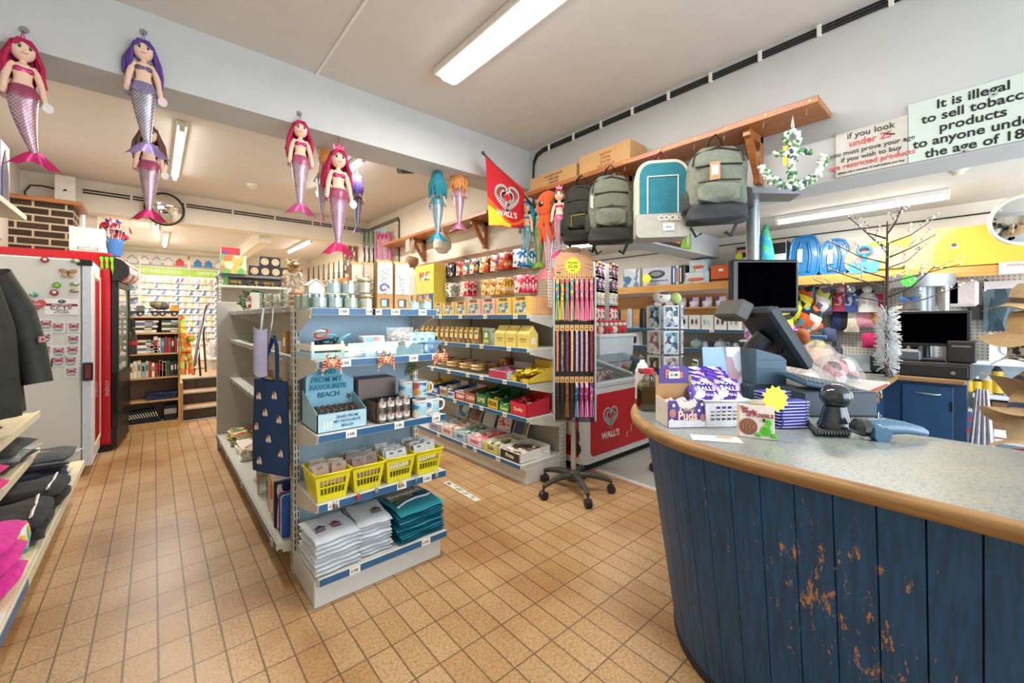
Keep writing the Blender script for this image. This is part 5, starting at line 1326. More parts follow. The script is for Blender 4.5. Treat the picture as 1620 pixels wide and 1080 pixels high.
for sg in (-1,1): m.tube([(sg*.085,-D_b*.53,zb+.14),(sg*.085,-D_b*.53,zb+.355)],.004,C('#d9dbd2',.5),5)
m.tube([(-.085,-D_b*.53,zb+.355),(.085,-D_b*.53,zb+.355)],.004,C('#d9dbd2',.5),5)
obj('pocket_piping',m,t,'pale pocket piping')
m = MB();m.text('COOL',FR((.03,-D_b*.60,zb+.105),(1,0,0),(0,0,1)),.042,WHITE,bold=.02);m.box((.03,-D_b*.60,zb+.055),(.06,.003,.042),PAPER);m.text('SALE',FR((.03,-D_b*.615,zb+.055),(1,0,0),(0,0,1)),.014,BLACK)
obj('logo',m,t,'white COOL lettering and ticket')
obj('handle',MB().tube([(-.05,.02,-.075),(-.035,.015,-.03),(0,0,.0),(.035,.015,-.03),(.05,.02,-.075)],.010,C('#7a1f2f',.8),6,flat=.4),t,'maroon carry handle')
obj('side_strap',MB().tube([(W_*.5,.02,zb+.30),(W_*.53,.0,zb+.12),(W_*.5,.0,zb+.02)],.012,BLACK,6,flat=.4),t)
# shell anchor
p = at(1254,183,X=2.43)
t = thing('shell_anchor','anchor ornament of white and green shells hanging from the shelf end','ornament',p,math.radians(-52))
SHM = [C('#eef0ea',.5),C('#3f7f3f',.5),C('#e6ebe4',.5),C('#5a9a4a',.5),C('#dfe8e2',.5),C('#f2f3ee',.5),C('#34506f',.5)]
o = MB()
def cluster(pts,n,r):
    for k in range(n):
        i = rnd.random()*(len(pts)-1);a = int(i);q = V(pts[a]).lerp(V(pts[min(a+1,len(pts)-1)]),i-a)
        o.ell(q+V((rnd.uniform(-r,r),rnd.uniform(-r,r),rnd.uniform(-r,r))),(.013,.010,.008),SHM[rnd.randrange(7)],6,4,Euler((rnd.random()*3,rnd.random()*3,0)).to_matrix().to_4x4())
cluster([(.032*math.cos(a),0,-.11+.032*math.sin(a)) for a in [k*.5 for k in range(14)]],60,.008)
cluster([(0,0,-.14),(0,0,-.34)],90,.014);cluster([(-.075,0,-.185),(.075,0,-.185)],50,.011)
cluster([(-.14,0,-.24),(-.115,0,-.30),(-.06,0,-.345),(0,0,-.36),(.06,0,-.345),(.115,0,-.30),(.14,0,-.22)],150,.014)
obj('shells',o,t)
obj('frame',MB().tube([(-.14,0,-.24),(-.115,0,-.30),(-.06,0,-.345),(0,0,-.36),(.06,0,-.345),(.115,0,-.30),(.14,0,-.22)],.012,C('#d8ded2',.6),6).cyl((0,0,-.14),(0,0,-.35),.012,.012,C('#d8ded2',.6),6).cyl((-.075,0,-.185),(.075,0,-.185),.01,.01,C('#d8ded2',.6),6),t)
obj('cord',MB().tube([(-.006,0,-.085),(-.004,0,-.04),(0,0,0),(.004,0,-.04),(.006,0,-.085)],.003,WHITE,5),t);obj('yellow_tag',MB().box((-.035,0,-.20),(.018,.003,.10),C('#e6cf3f',.5)),t)
# notices on the beam
t = thing('age_notice','large pale green notice about selling tobacco under 18','sign',(2.648,0,0))
ya,yb_ = at(1437,200,X=2.64).y,-.20
zt,zb_ = at(1437,166,X=2.64).z,at(1437,258,X=2.64).z
yc = (ya+yb_)/2
obj('board',MB().box((-.004,yc,(zt+zb_)/2),(.006,ya-yb_,zt-zb_),C('#cddcd6',.5,var=.02)),t)
m = MB();INKD = C('#141c20',.5)
hh = zt-zb_
for k,(w,x) in enumerate((('It is illegal',1546),('to sell tobacco',1543),('products',1543),('to anyone under',1543),('the age of 18',1543))):
    m.text(w,FR((-.0075,.04-.008*(k == 1),zt-hh*(.13+.195*k)),(0,-1,0),(0,0,1)),hh*.20,INKD,bold=.018)
obj('lettering',m,t,'bold dark lettering')
t = thing('age_notice','white notice reading if you look under 25','sign',(2.648,0,0))
y1,y0 = at(1322,240,X=2.64).y,at(1436,240,X=2.64).y
z1,z0 = at(1322,212,X=2.64).z,at(1322,281,X=2.64).z
obj('board',MB().box((-.003,(y0+y1)/2,(z0+z1)/2),(.004,y1-y0,z1-z0),C('#eceae4',.4)),t)
obj('plastic_sleeve',MB().box((-.0058,(y0+y1)/2,(z0+z1)/2-.004),(.001,y1-y0+.015,z1-z0+.012),GLASS('#ffffff',.06)),t)
REDI = C('#d2524a',.5);hh = z1-z0
m = MB()
for k,(w,mt,sz) in enumerate((('if you look',INKD,.165),('under 25',REDI,.175),('you must prove your age',INKD,.125),('if you wish to buy',INKD,.125),('age restricted products',REDI,.135),('please ask a member of staff before you buy',INKD,.055))):
    m.text(w,FR((-.0068,(y0+y1)/2,z1-hh*(.13,.31,.49,.64,.78,.92)[k]),(0,-1,0),(0,0,1)),hh*sz*1.12,mt,bold=.008 if k in (1,4) else 0)
m.tube([(-.0072,(y0+y1)/2-.055,z1-hh*.27),(-.0072,(y0+y1)/2-.09,z1-hh*.33)],.003,INKD,4)
obj('lettering',m,t,'black and red lettering')
# logo heart and pennant
def heart_pts(s,n=40,a0=0.0,a1=1.0):
    r = []
    for k in range(n+1):
        a = 2*PI*(a0+(a1-a0)*k/n)
        r.append((s*16*math.sin(a)**3/16,s*(13*math.cos(a)-5*math.cos(2*a)-2*math.cos(3*a)-math.cos(4*a))/16))
    return r
def heart_logo(m,fr,s,mat):
    def band(pts,w):
        n = len(pts)
        for k in range(n-1):
            a,b = V(pts[k]+(0,)),V(pts[k+1]+(0,));d = (b-a)
            if d.length < w*.15 or (abs(a.x) < w*.9 and a.y > 0): continue
            d.normalize();nn = V((-d.y,d.x,0))*w;e = d*w*.25
            m.prism([tuple((a-nn-e).xy),tuple((b-nn+e).xy),tuple((b+nn+e).xy),tuple((a+nn-e).xy)],fr,.0012,mat)
    band(heart_pts(s,48,-.47,.44),s*.15)
    band(heart_pts(s*.52,36,-.40,.47),s*.14)
Yf = 2.60
A = at(768,247,Y=Yf);B = at(829,300,Y=Yf);Cc = at(829,362,Y=Yf);Dd = at(773,356,Y=Yf)
t = thing('pennant_flag','red pennant flag with white heart logo on a pole by the shelf','flag',(0,0,0))
RED = C('#c8202c',.6);YG = C('#e8d53a',.6)
fr = FR((0,Yf,0),(1,0,0),(0,0,1))
q = lambda p: (p.x,p.z)
obj('cloth',MB().prism([q(A),q(B),q(Cc),q(Dd)],fr,.003,RED),t)
m = MB();lw = lambda u,v: tuple(V(q(Dd)).lerp(V(q(Cc)),u).lerp(V(q(A)).lerp(V(q(B)),u),v))
m.prism([lw(0,0),lw(.35,.02),lw(.6,.0),lw(.62,.05),lw(.45,.10),lw(.3,.22),lw(.15,.27),lw(0,.30)],FR((0,Yf-.0031,0),(1,0,0),(0,0,1)),.0006,YG)
for a_,b_,c_,d_ in ((0,.42,0,.30),(.15,.36,.15,.27),(.3,.29,.3,.22),(.45,.17,.45,.10),(.62,.09,.62,.05),(.8,.13,.8,.07)):
    n_ = {0: .15,.15: .3,.3: .45,.45: .62,.62: .8,.8: 1.0}[a_];hi,lo = {.15: (.36,.27),.3: (.29,.22),.45: (.17,.10),.62: (.09,.05),.8: (.13,.07),1.0: (.28,.18)}[n_]
    m.prism([lw(a_,d_),lw(n_,lo),lw(n_,hi),lw(a_,b_)],FR((0,Yf-.0031,0),(1,0,0),(0,0,1)),.0005,C('#e2702c',.6))
m.prism([lw(.66,0),lw(1,0),lw(1,.07),lw(.8,.03)],FR((0,Yf-.0037,0),(1,0,0),(0,0,1)),.0005,C('#7a2a4f',.6))
cx,cz = lw(.52,.55)
heart_logo(m,FR((cx,Yf-.0032,cz),(1,0,0),(0,0,1)),.115,WHITE)
m.text("WALL'S",FR((cx,Yf-.0036,cz-.135),(1,0,0),(0,0,1)),.065,WHITE,bold=.02)
obj('print',m,t,'white heart, WALL\'S lettering and yellow swirl')
obj('pole',MB().cyl((A.x-.02,Yf+.004,A.z+.02),(B.x+.20,Yf+.004,B.z-.165),.009,.009,C('#5a3a2a',.4),10).ell((A.x-.022,Yf+.004,A.z+.022),.014,C('#4a4a4c',.3,.6),10,7),t)
# balloon-shaped lampshade and straw hats hanging from the far timber shelf
p = at(700,383,X=2.40)
t = thing('buoy','pale round buoy ornament hanging from the far timber shelf','ornament',(p.x,p.y,p.z))
obj('ball',MB().lathe([(0,-.13),(.05,-.12),(.095,-.07),(.10,-.01),(.08,.05),(.04,.09),(.012,.11),(0,.112)],C('#d6cbbb',.6,bump=.1),n=22),t);obj('cord',MB().cyl((0,0,.10),(0,0,.16),.004,.004,WHITE,6),t)
p = at(652,413,X=2.35)
t = thing('coconut_cup','brown rounded coconut-shell hanger below the far shelf','ornament',(p.x,p.y,p.z))
obj('shell',MB().lathe([(0,-.08),(.05,-.07),(.08,-.02),(.075,.03),(.06,.05),(.055,.045),(0,.0)],C('#8a6a50',.8,var=.2),n=18,R=Matrix.Rotation(.3,4,'X')),t);obj('cord',MB().tube([(-.05,0,.04),(0,0,.16),(.05,0,.04)],.004,C('#c9b48a',.8),5).cyl((0,0,.16),(0,0,.27),.003,.003,C('#c9b48a',.8),5),t)
for k,(px,py) in enumerate(((645,385),(653,388))):
    p = at(px,py,X=2.42)
    t = thing('net_bag',('clear','brown')[k]+' net bag hanging at the far timber shelf bracket','bag',p)
    obj('bag',pouch_mb(.10,.16,.05,[FILM('#efeae0',.35) if k == 0 else C('#8f7a60',.8)],.05),t,loc=(0,0,-.10),rz=SIDE);obj('loop',MB().cyl((0,0,.05),(0,0,.12),.002,.002,WHITE,5),t)
# ---------------------------------------------------------------- slatted wall and hanging goods beyond the sweets
t = thing('slat_board','cream slatted wall board past the far timber shelf','wall board',(2.64,6.05,0));m = MB().box((-.006,0,1.98),(.012,1.1,1.3),C('#e3d6ba',.6))
for k in range(15): m.box((-.014,0,1.40+.085*k),(.008,1.1,.07),C('#e9dcc2',.6))
obj('slats',m,t)
for k in range(4):
    p = at(576+7*k,365,X=2.52);t = thing('fishing_rod_pack',ORD[k]+' dark rod pack from the left hanging on the slatted board','pack',(2.52,p.y,p.z),SIDE,'rod packs on the slatted board');obj('pack',MB().box((0,0,-.28),(.05,.03,.55),PRT(['#2b3138','#4f7f6a','#8fa3ad','#23262a'],20,.3,(1,1,.3)),.008),t);obj('wire',MB().cyl((0,.10,.005),(0,-.01,.005),.003,.003,STEEL,5),t)
for k in range(3):
    p = at(600+5*k,368,X=2.50);t = thing('pink_hoop',ORD[k]+' pink oval hoop from the left on the slatted board','hoop',(2.50,p.y,p.z),SIDE,'pink hoops on the slatted board');obj('hoop',MB().tube([(.11*math.cos(q*PI/12),.01*k,-.30+.30*math.sin(q*PI/12)) for q in range(24)],.022,C('#c9628f',.4),8,True),t);obj('packing',MB().box((0,0,-.30),(.12,.01,.42),FILM('#d9dee2',.5)),t);obj('card',MB().box((0,-.01,.03),(.10,.004,.07),C('#9fc0cf',.5)),t)
p = at(681,462,X=2.42);t = thing('big_yellow_box','large yellow printed box with blue lower band past the sweet packets','display box',(2.42,p.y,1.327),SIDE);obj('carton',MB().box((0,0,.29),(.42,.16,.58),C('#e6cc4a',.5),.003),t)
m = MB().box((.0,-.081,.13),(.40,.002,.24),C('#1f4f86',.5)).box((0,-.081,.45),(.24,.002,.10),PRT(['#e6cc4a','#c9572f','#efe6cc','#7a4a2a'],16));m.text('JOKE SHOP',FR((0,-.083,.17),(1,0,0),(0,0,1)),.055,C('#e6b83a',.5),bold=.02)
for k in range(3): m.box((0,-.083,.11-.03*k),(.24,.001,.008),C('#9fb9d6',.5))
obj('print',m,t)
obj('pine_batten',MB().box((0,0,0),(.03,2.6,.12),WOOD('#b5763a','#c98a4a',1)),label='orange pine batten along the far right wall',cat='batten',loc=(2.63,8.2,1.98))
for k in range(8):
    p = at(488+8*k,432-1.5*k,X=2.56);t = thing('hanging_tool',ORD[k]+' small dark item from the left hanging below the pine batten','hanging goods',(2.56,p.y,p.z+.12),SIDE,'dark items below the pine batten');obj('shaft',MB().cyl((0,0,-.22),(0,0,0),.014,.010,C('#5a4a40',.6),8),t);obj('head',MB().box((0,0,-.26),(.06,.03,.12),PRT(['#4a4038','#8a7a68','#2b2826'],40),.008),t);obj('wire',MB().cyl((0,.06,.0),(0,-.01,.0),.003,.003,STEEL,5),t)
for k in range(6):
    p = at(545+7*(k % 3),400+22*(k//3),X=2.60);put_ = pouch_mb(.16,.24,.05,[PRT([('#26262a','#e0b02f','#d9dce0'),('#2b3a4a','#c94a3a','#e6e6e6'),('#3a2b26','#e07a3a','#efe2d0')][k % 3],18)],seed=k);obj('blister_bag',put_,label=ORD[k % 3]+' dark toy pack from the left, '+('upper' if k < 3 else 'lower')+' row past the gift boxes',cat='toy pack',group='dark toy packs on the far wall',loc=(2.60,p.y,p.z-.12),rz=SIDE)
# ---------------------------------------------------------------- left aisle: coolers, clothes, bookcase, back room
GRYF = C('#d2d3d0',.4,var=.02)
t = thing('upright_freezer','light grey upright freezer with magnets on its plain side','freezer',(-.98,4.86,0))
obj('cabinet',MB().box((.265,.33,.93),(.53,.66,1.70),GRYF,.012),t)
obj('foot',MB().box((.27,.33,.04),(.50,.60,.08),C('#2b2a28',.6)),t,'black recessed foot')
dr = obj('door',MB().box((.565,.33,.93),(.06,.66,1.70),C('#cfd9e6',.35),.006),t,'bluish white door')
obj('door_glass',MB().box((.597,.36,.93),(.004,.48,1.40),C('#7a2a2c',.08,coat=.6)),dr,'dark red glass')
obj('door_gasket',MB().box((.598,.10,.93),(.01,.03,1.5),C('#d9cdb0',.5)).box((.598,.62,.93),(.01,.03,1.5),C('#d9cdb0',.5)).box((.598,.36,1.66),(.01,.52,.03),C('#d9cdb0',.5)).box((.598,.36,.2),(.01,.52,.03),C('#d9cdb0',.5)),dr)
obj('handle',MB().box((.57,-.008,.86),(.062,.02,.15),BLACK,.006).box((.572,-.019,.86),(.03,.004,.11),C('#7a2f30',.3)),dr,'black recessed handle')
obj('hinge_cap',MB().box((.55,.02,1.755),(.09,.05,.05),BLACK,.004),t)
YS = 4.858
def mag(label,px,py,kind):
    p = at(px,py,Y=YS)
    t = thing('magnet',label,'magnet',p,0,'things stuck on the freezer side')
    m = MB();fr = FR((0,0,0),(1,0,0),(0,0,1))
    if kind == 'crab':
        m.box((0,-.001,0),(.075,.003,.088),C('#dfe3e6',.4)).box((0,-.003,.005),(.06,.001,.06),C('#b9c3cd',.3));rd = C('#b5303a',.5)
        m.ell((0,-.004,.006),(.018,.003,.011),rd,9,5)
        for sg in (-1,1):
            m.ell((sg*.021,-.004,.020),(.008,.003,.007),rd,7,5)
            for k in range(3): m.tube([(sg*.014,-.004,.005-.004*k),(sg*.028,-.004,.003-.008*k)],.002,rd,4)
        m.box((0,-.004,-.028),(.045,.001,.008),C('#6f7a86',.5))
    elif kind == 'heart': m.prism([(x,y) for x,y in heart_pts(.052,30)[:-1]],fr,.006,C('#b53a3f',.5));m.prism([(x,y) for x,y in heart_pts(.044,30)[:-1]],fr,.0068,C('#c05a56',.5));m.box((0,-.0075,.006),(.05,.001,.007),C('#e9c9bf',.5))
    elif kind == 'round_red': m.cyl((0,0,0),(0,-.008,0),.024,.024,C('#8f2f35',.5),16).cyl((0,-.008,.004),(0,-.010,.004),.012,.010,C('#e6d6d0',.5),12)
    elif kind == 'round_green': m.cyl((0,0,0),(0,-.008,0),.024,.024,C('#5f9a2f',.5),16).cyl((0,-.008,0),(0,-.010,0),.013,.011,C('#8fc25a',.5),12)
    elif kind == 'butterfly':
        for sg in (-1,1): m.ell((sg*.026,-.005,.016),(.028,.003,.018),C('#a08766',.6),10,6,Matrix.Rotation(-sg*.5,4,'Y')).ell((sg*.018,-.005,-.020),(.017,.003,.020),C('#b59c7a',.6),10,6)
        m.ell((0,-.006,0),(.004,.004,.024),C('#5a4632',.6),7,5)
    elif kind == 'leaf': m.ell((0,-.004,0),(.030,.004,.018),C('#7f9a72',.5),9,5).ell((.006,-.007,.004),(.012,.003,.010),C('#d9e0d6',.5),8,5)
    elif kind == 'frog': m.ell((0,-.004,0),(.026,.005,.022),C('#6fa884',.4),9,6).ell((-.012,-.008,.008),(.008,.004,.008),C('#c9dcd0',.4),7,5).ell((.010,-.008,-.006),(.010,.003,.008),C('#3f7f5a',.4),7,5)
    elif kind == 'shell': m.ell((0,-.005,0),(.028,.006,.017),C('#8f8a5f',.5),10,6).ell((.004,-.009,.003),(.016,.003,.009),C('#b9b08a',.5),8,5)
    obj('motif',m,t)
for lb,x,y,k in (('round dark red magnet near the freezer top',71,411,'round_red'),('pale leafy magnet near the freezer door top',119,413,'leaf'),('brown butterfly ornament on the freezer side',108,432,'butterfly'),('round green magnet on the freezer side',90,451,'round_green'),('small green leaf magnet by the door edge',118,449,'leaf'),('round red magnet above the CCTV notice',86,463,'round_red'),('olive shell magnet above the CCTV notice',118,460,'shell'),('green frog-like magnet left of the CCTV notice',54,466,'frog'),('red heart magnet beside the CCTV notice',57,482,'heart')): mag(lb,x,y,k)
for lb,x,y in (('top left',73,513),('top middle',92,517),('top right',117,517),('second row left',71,534),('second row right',116,537),('third row left',71,554),('third row middle',93,556),('third row right',115,554),('fourth row left',72,576),('fourth row middle',92,571),('fourth row right',112,571),('bottom row left',72,594),('bottom row right',113,588)): mag('carded red crab magnet, '+lb+' of the freezer display',x,y,'crab')
p = at(98,485,Y=YS)
t = thing('cctv_notice','white notice reading SECURITY C.C.T.V. on the freezer side','sign',p)
obj('card',MB().box((0,-.001,0),(.185,.002,.128),C('#eeeef0',.4)),t)
m = MB();m.box((0,-.0025,.014),(.175,.001,.020),C('#8f2233',.5));fr = lambda z: FR((0,-.003,z),(1,0,0),(0,0,1))
m.text('SECURITY',fr(.014),.019,WHITE,bold=.02,sx=1.3);m.text('C.C.T.V.',fr(-.012),.036,BLACK,bold=.02);m.text('Recording',fr(-.032),.016,BLACK);m.text('In Operation',fr(-.047),.016,BLACK)
m.ell((0,-.003,.042),(.022,.001,.014),C('#1f2f33',.4),12,6).ell((-.004,-.0045,.044),(.009,.001,.006),C('#9fb0b4',.4),9,5)
obj('print',m,t)
# red drinks cooler
REDF = None
def glitter_red():
    m,nt,b = _new('red_sparkle_vinyl')
    vo = N(nt,'ShaderNodeTexVoronoi',Scale=60.0);nt.links.new(coords(nt),vo.inputs['Vector'])
    nt.links.new(ramp(nt,vo.outputs['Distance'],[(0,rgb('#e89a9a')),(.12,rgb('#c01824'))]),b.inputs['Base Color']);b.inputs['Roughness'].default_value = .25
    return m
REDF = glitter_red()
t = thing('drinks_cooler','tall red sparkly drinks cooler with green claw logo behind the freezer','drinks cooler',(-.31,5.58,0),math.radians(-6))
obj('cabinet',MB().box((-.37,.34,1.0),(.72,.66,1.86),REDF,.008),t)
obj('foot',MB().box((-.37,.34,.035),(.70,.62,.07),C('#211f1e',.6)),t)
m = MB()
for k in range(3):
    x = -.072+.036*k
    pts = [(x-.020,.085),(x+.006,.095),(x+.02,.085),(x+.014,.03),(x+.020,-.01),(x+.010,-.03+(-.05 if k == 2 else .01*k)),(x+.004,-.01),(x-.002,-.045),(x-.008,.0),(x-.004,.04),(x-.012,.06)]
    m.prism([(a,b*1.1) for a,b in pts],FR((0,.009,1.80),(1,0,0),(0,0,1)),.002,C('#16200f',.4));m.prism([((a-x)*.75+x,b*1.02) for a,b in pts],FR((0,.0065,1.80),(1,0,0),(0,0,1)),.002,C('#7fd02f',.4))
obj('claw_logo',m,t,'green claw logo')
obj('lower_print',MB().text('ENERGY',FR((-.03,.0085,.62),(0,0,1),(-1,0,0)),.04,C('#e6b3b3',.5)),t)
d = obj('door',MB().box((.02,.34,.50),(.05,.64,.55),C('#1c1c1d',.4),.006).box((.02,.045,1.0),(.05,.05,1.30),C('#1c1c1d',.4),.004).box((.02,.635,1.0),(.05,.05,1.30),C('#1c1c1d',.4),.004).box((.02,.34,1.63),(.05,.64,.06),C('#1c1c1d',.4),.004),t,'black framed glass door')
obj('door_glass',MB().box((.025,.34,1.18),(.012,.54,.84),C('#aebfae',.06,coat=.7)),d);obj('handle',MB().tube([(.045,.60,1.30),(.075,.60,1.28),(.075,.60,.95),(.045,.60,.93)],.010,BLACK,7),d)
obj('grille',MB().box((.01,.34,.14),(.05,.62,.20),C('#222',.5),.004).box((.037,.34,.17),(.004,.56,.02),BLACK).box((.037,.34,.12),(.004,.56,.02),BLACK),t) if False else obj('grille',MB().box((.01,.34,.14),(.05,.62,.20),C('#222222',.5),.004),t)
cp = [(0,1.66)]+[(.03+.085*math.sin(a*PI/10),1.775-.11*math.cos(a*PI/10)) for a in range(11)]+[(0,1.90)]
obj('canopy',MB().prism(cp,FR((0,.655,0),(1,0,0),(0,0,1)),.645,C('#201d1d',.4),C('#201d1d',.4)),t,'black rounded canopy')
m = MB();m.surf(lambda a,q: (.032+.088*math.sin(.2+2.5*q),.04+.58*a,1.775-.113*math.cos(.2+2.5*q)),6,12,PRT(['#b5202a','#8f1a22','#d8c0b8','#5a1a1c'],14));m.text('COLD DRINKS',FR((.121,.33,1.775),(0,1,0),(0,0,1)),.08,WHITE,bold=.02)
obj('canopy_sign',m,t,'red curved sign on the canopy')
t = thing('cola_bottle','dark cola bottle shape fixed on the cooler door handle','bottle',(-.165,6.02,.91))
obj('bottle',MB().lathe([(.03,0),(.033,.02),(.03,.09),(.034,.14),(.026,.2),(.013,.25),(.013,.28),(.0,.281)],C('#2a1714',.15,coat=.6),n=16),t);obj('label',MB().lathe([(.0325,.10),(.0345,.14)],C('#b5202a',.4),n=16),t);obj('cap',MB().cyl((0,0,.278),(0,0,.292),.0145,.0145,C('#2f6b4a',.4),12),t)
p = at(140,388,Y=5.75)
obj('carton',MB().box((0,0,.115),(.24,.22,.23),C('#e9e2d6',.7),.003).box((.005,-.111,.028),(.14,.002,.026),BLACK).box((.005,-.112,.028),(.13,.002,.02),C('#cfcabc',.6)),label='white carton with a barcode on top of the red cooler',cat='box',loc=(p.x,p.y,1.935))
p = at(186,388,Y=5.85)
t = thing('flag_bucket','blue bucket stuffed with paper union flags on the red cooler','bucket',(p.x-.02,p.y,1.932))
obj('bucket',MB().lathe([(.05,0),(.07,.17),(.066,.17),(.048,.01),(0,.01)],C('#3f74b5',.4),n=20),t)
UJM = PRT(['#1f2f6b','#c8303a','#efe9e6','#c8303a'],30,.5)
for k in range(30):
    a,b_ = rnd.random()*6.28,rnd.uniform(.1,.9)
    tip = V((.16*b_*math.cos(a),.16*b_*math.sin(a),rnd.uniform(.18,.36)))
    m = MB().cyl((tip.x*.3,tip.y*.3,.06),tip,.002,.002,C('#e9e2d0',.6),5)
    R = Euler((rnd.uniform(-.6,.6),rnd.uniform(-.8,.8),rnd.random()*6.28)).to_matrix().to_4x4()
    m.box(tip+V((0,0,.0)),(.085,.002,.055),UJM,0,R)
    obj('paper_flag',m,label='small paper union flag, '+ORD[k % 24]+(' of the upper sprays' if k < 24 else ' of the lower sprays')+' in the blue bucket',cat='flag',group='paper union flags in the bucket',loc=(p.x-.02,p.y,1.932))
# white wire card rack beside the cooler canopy
t = thing('card_rack','narrow white wire rack of postcards behind the cooler','card rack',(-.25,7.0,.48))
m = MB()
for x in (-.12,.12): m.cyl((x,0,0),(x,0,1.6),.006,.006,WHITE,6)
for k in range(9): m.box((0,-.02,.12+.17*k),(.25,.05,.008),WHITE)
obj('wire_frame',m,t)
for k in range(8): obj('postcard',MB().box((0,0,.06),(.22,.004,.12),C('#f1efea',.5)).box((0,-.003,.06),(.2,.001,.1),PRT(['#8fb0c0','#efe9e0','#c9a27a','#5f8aa0','#d8d8d2','#9a6a5a'],18)),label=ORD[k]+' shelf of postcards from the top of the narrow rack',cat='postcard',group='postcards in the narrow rack',loc=(-.25,6.97,.48+.13+.17*(7-k)),rot=(-.15,0,0))
# bookcase
BW = WOOD('#b98f5a','#d0a870',2)
t = thing('bookcase','pale wooden bookcase of second-hand books by the steps','bookcase',(-.36,6.36,0),.0)
BWd,BD = .60,.26
obj('side_panel',MB().box((.009,BD/2,.66),(.018,BD,1.32),BW,.001),t);obj('side_panel',MB().box((BWd-.009,BD/2,.66),(.018,BD,1.32),BW,.001),t)
obj('back',MB().box((BWd/2,BD-.004,.66),(BWd-.02,.006,1.30),C('#8a7a68',.7)),t)
BZ = [.07,.33,.60,.88,1.12,1.31]
for z in BZ: obj('shelf',MB().box((BWd/2,BD/2,z),(BWd-.036,BD-.006,.018),BW,.001),t)
obj('kick_board',MB().box((BWd/2,.01,.03),(BWd-.036,.016,.06),BW),t)
BOOKC = ['#2b5f6f','#e6dcc2','#c9b79a','#8fb0b8','#c25a4a','#efe8da','#7a3a2a','#3f5a3a','#1f2a3a','#d8c9a0','#a8322f','#b02432','#403a36','#e3ddcf','#5a6f86','#876a4a']
BOOKN = ['teal','cream','buff','pale blue','brick red','white','brown','green','navy','straw','dark red','scarlet','black','ivory','slate blue','tan']
def book(label,w,h,d,ci,loc,rot=(0,0,0),grp='second-hand books in the bookcase'):
    m = MB().box((0,0,h/2),(w,d,h),C(BOOKC[ci],.6),.001).box((0,.002,h/2),(w-.006,d,h-.006),PAPER).box((0,-d/2-.0005,h*.6),(w*.6,.001,h*.35),C(BOOKC[(ci+5) % 16],.6))
    obj('book',m,label=label,cat='book',group=grp,loc=loc,rot=rot)
x0 = -.36;yb = 6.46
def stand_row(shelf,zc,xs,where):
    x = xs
    for k,ci in enumerate(shelf):
        w = rnd.uniform(.022,.036);h = rnd.uniform(.16,.20)
        book(ORD[k]+' upright book, '+BOOKN[ci]+', '+where,w,h,.13,ci,(x+w/2,yb,zc));x += w+.003
def flat_pile(cs,zc,xc,where,w=.19):
    z = zc
    for k,ci in enumerate(cs):
        th = rnd.uniform(.022,.034)
        book(ORD[len(cs)-1-k]+' book down, '+BOOKN[ci]+', in '+where,th,w*rnd.uniform(.9,1.05),.13,ci,(xc-w/2,yb,z+th/2+.001),(0,PI/2,0));z += th+.002
stand_row([0,1,13,9,3,2,10,5,6,6,4],.61,-.24,'second shelf up');stand_row([5,9,7,12,8,12,6,2],.61,.055,'second shelf up, right half')
flat_pile([13,14,5,12,9],.89,-.05,'the left pile of the third shelf',.2);flat_pile([15,4,15,2],.89,-.05+.0,'the upper left pile of the third shelf',.2) if False else None
stand_row([12,5,13,14,11,10,12,6,5],.89,-.03,'third shelf beside the pile')
flat_pile([13,8,1,14,5],1.129,-.06,'the left pile of the top shelf',.2);flat_pile([12,13,7,9,0],1.129,.17,'the right pile of the top shelf',.2)
t = thing('plastic_basket','navy blue slotted basket on the bookcase','basket',(.07,6.45,.34));obj('basket_body',basket_mb(.28,.18,.075,C('#23406f',.4),9),t)
for k in range(14): book(ORD[k]+' thin navy book slumped along the bottom shelf',.013,.17,.12,8,(-.20+.02*k,yb,.081),(0,-.35-.03*(13-k)*.8,0),'thin navy books on the bottom shelf')
for k in range(8): book(ORD[k]+' thin navy book upright at the right of the bottom shelf',.011,.18,.12,8,(.10+.0145*k,yb,.081),(0,0,0),'thin navy upright books')
toy_truck('yellow cement mixer toy truck on the bookcase',(.10,6.46,1.321),0,'#e09a2f','mixer',1.1)
toy_truck('green toy crane truck on the bookcase, left of the mixer',(-.20,6.46,1.321),.1,'#5a6a52','crane',1.0)
# giraffe plush hanging at the bookcase side
t = thing('giraffe_plush','orange and green patchwork giraffe soft toy hung on the bookcase side','soft toy',(.268,6.36,1.36))
GP = PRT(['#e8873a','#f0a04a','#9fd04a','#e06a3a','#c9dc5a'],22,.9)
obj('body',MB().tube([(0,0,-.02),(-.01,0,-.12),(0,-.01,-.25),(.02,-.03,-.36),(.03,-.03,-.46)],[.022,.026,.036,.05,.055],GP,10).ell((.07,-.09,-.30),(.05,.055,.042),GP,12,8),t)
for k,dx in enumerate((-.03,.05)): obj('leg',MB().tube([(.02+dx*.5,-.03,-.46),(.02+dx,-.03,-.60),(.02+dx*1.1,-.04,-.74)],[.032,.026,.03],GP,9),t)
e = MB()
for sg in (-1,1): e.ell((.07+sg*.025,-.14,-.285),.007,BLACK,7,5)
obj('eyes',e,t);obj('scarf',MB().tube([(.06,.01,-.42),(.07,.01,-.60),(.07,.01,-.74)],.02,C('#2b4668',.8),7,flat=.4),t,'navy hanging strap')
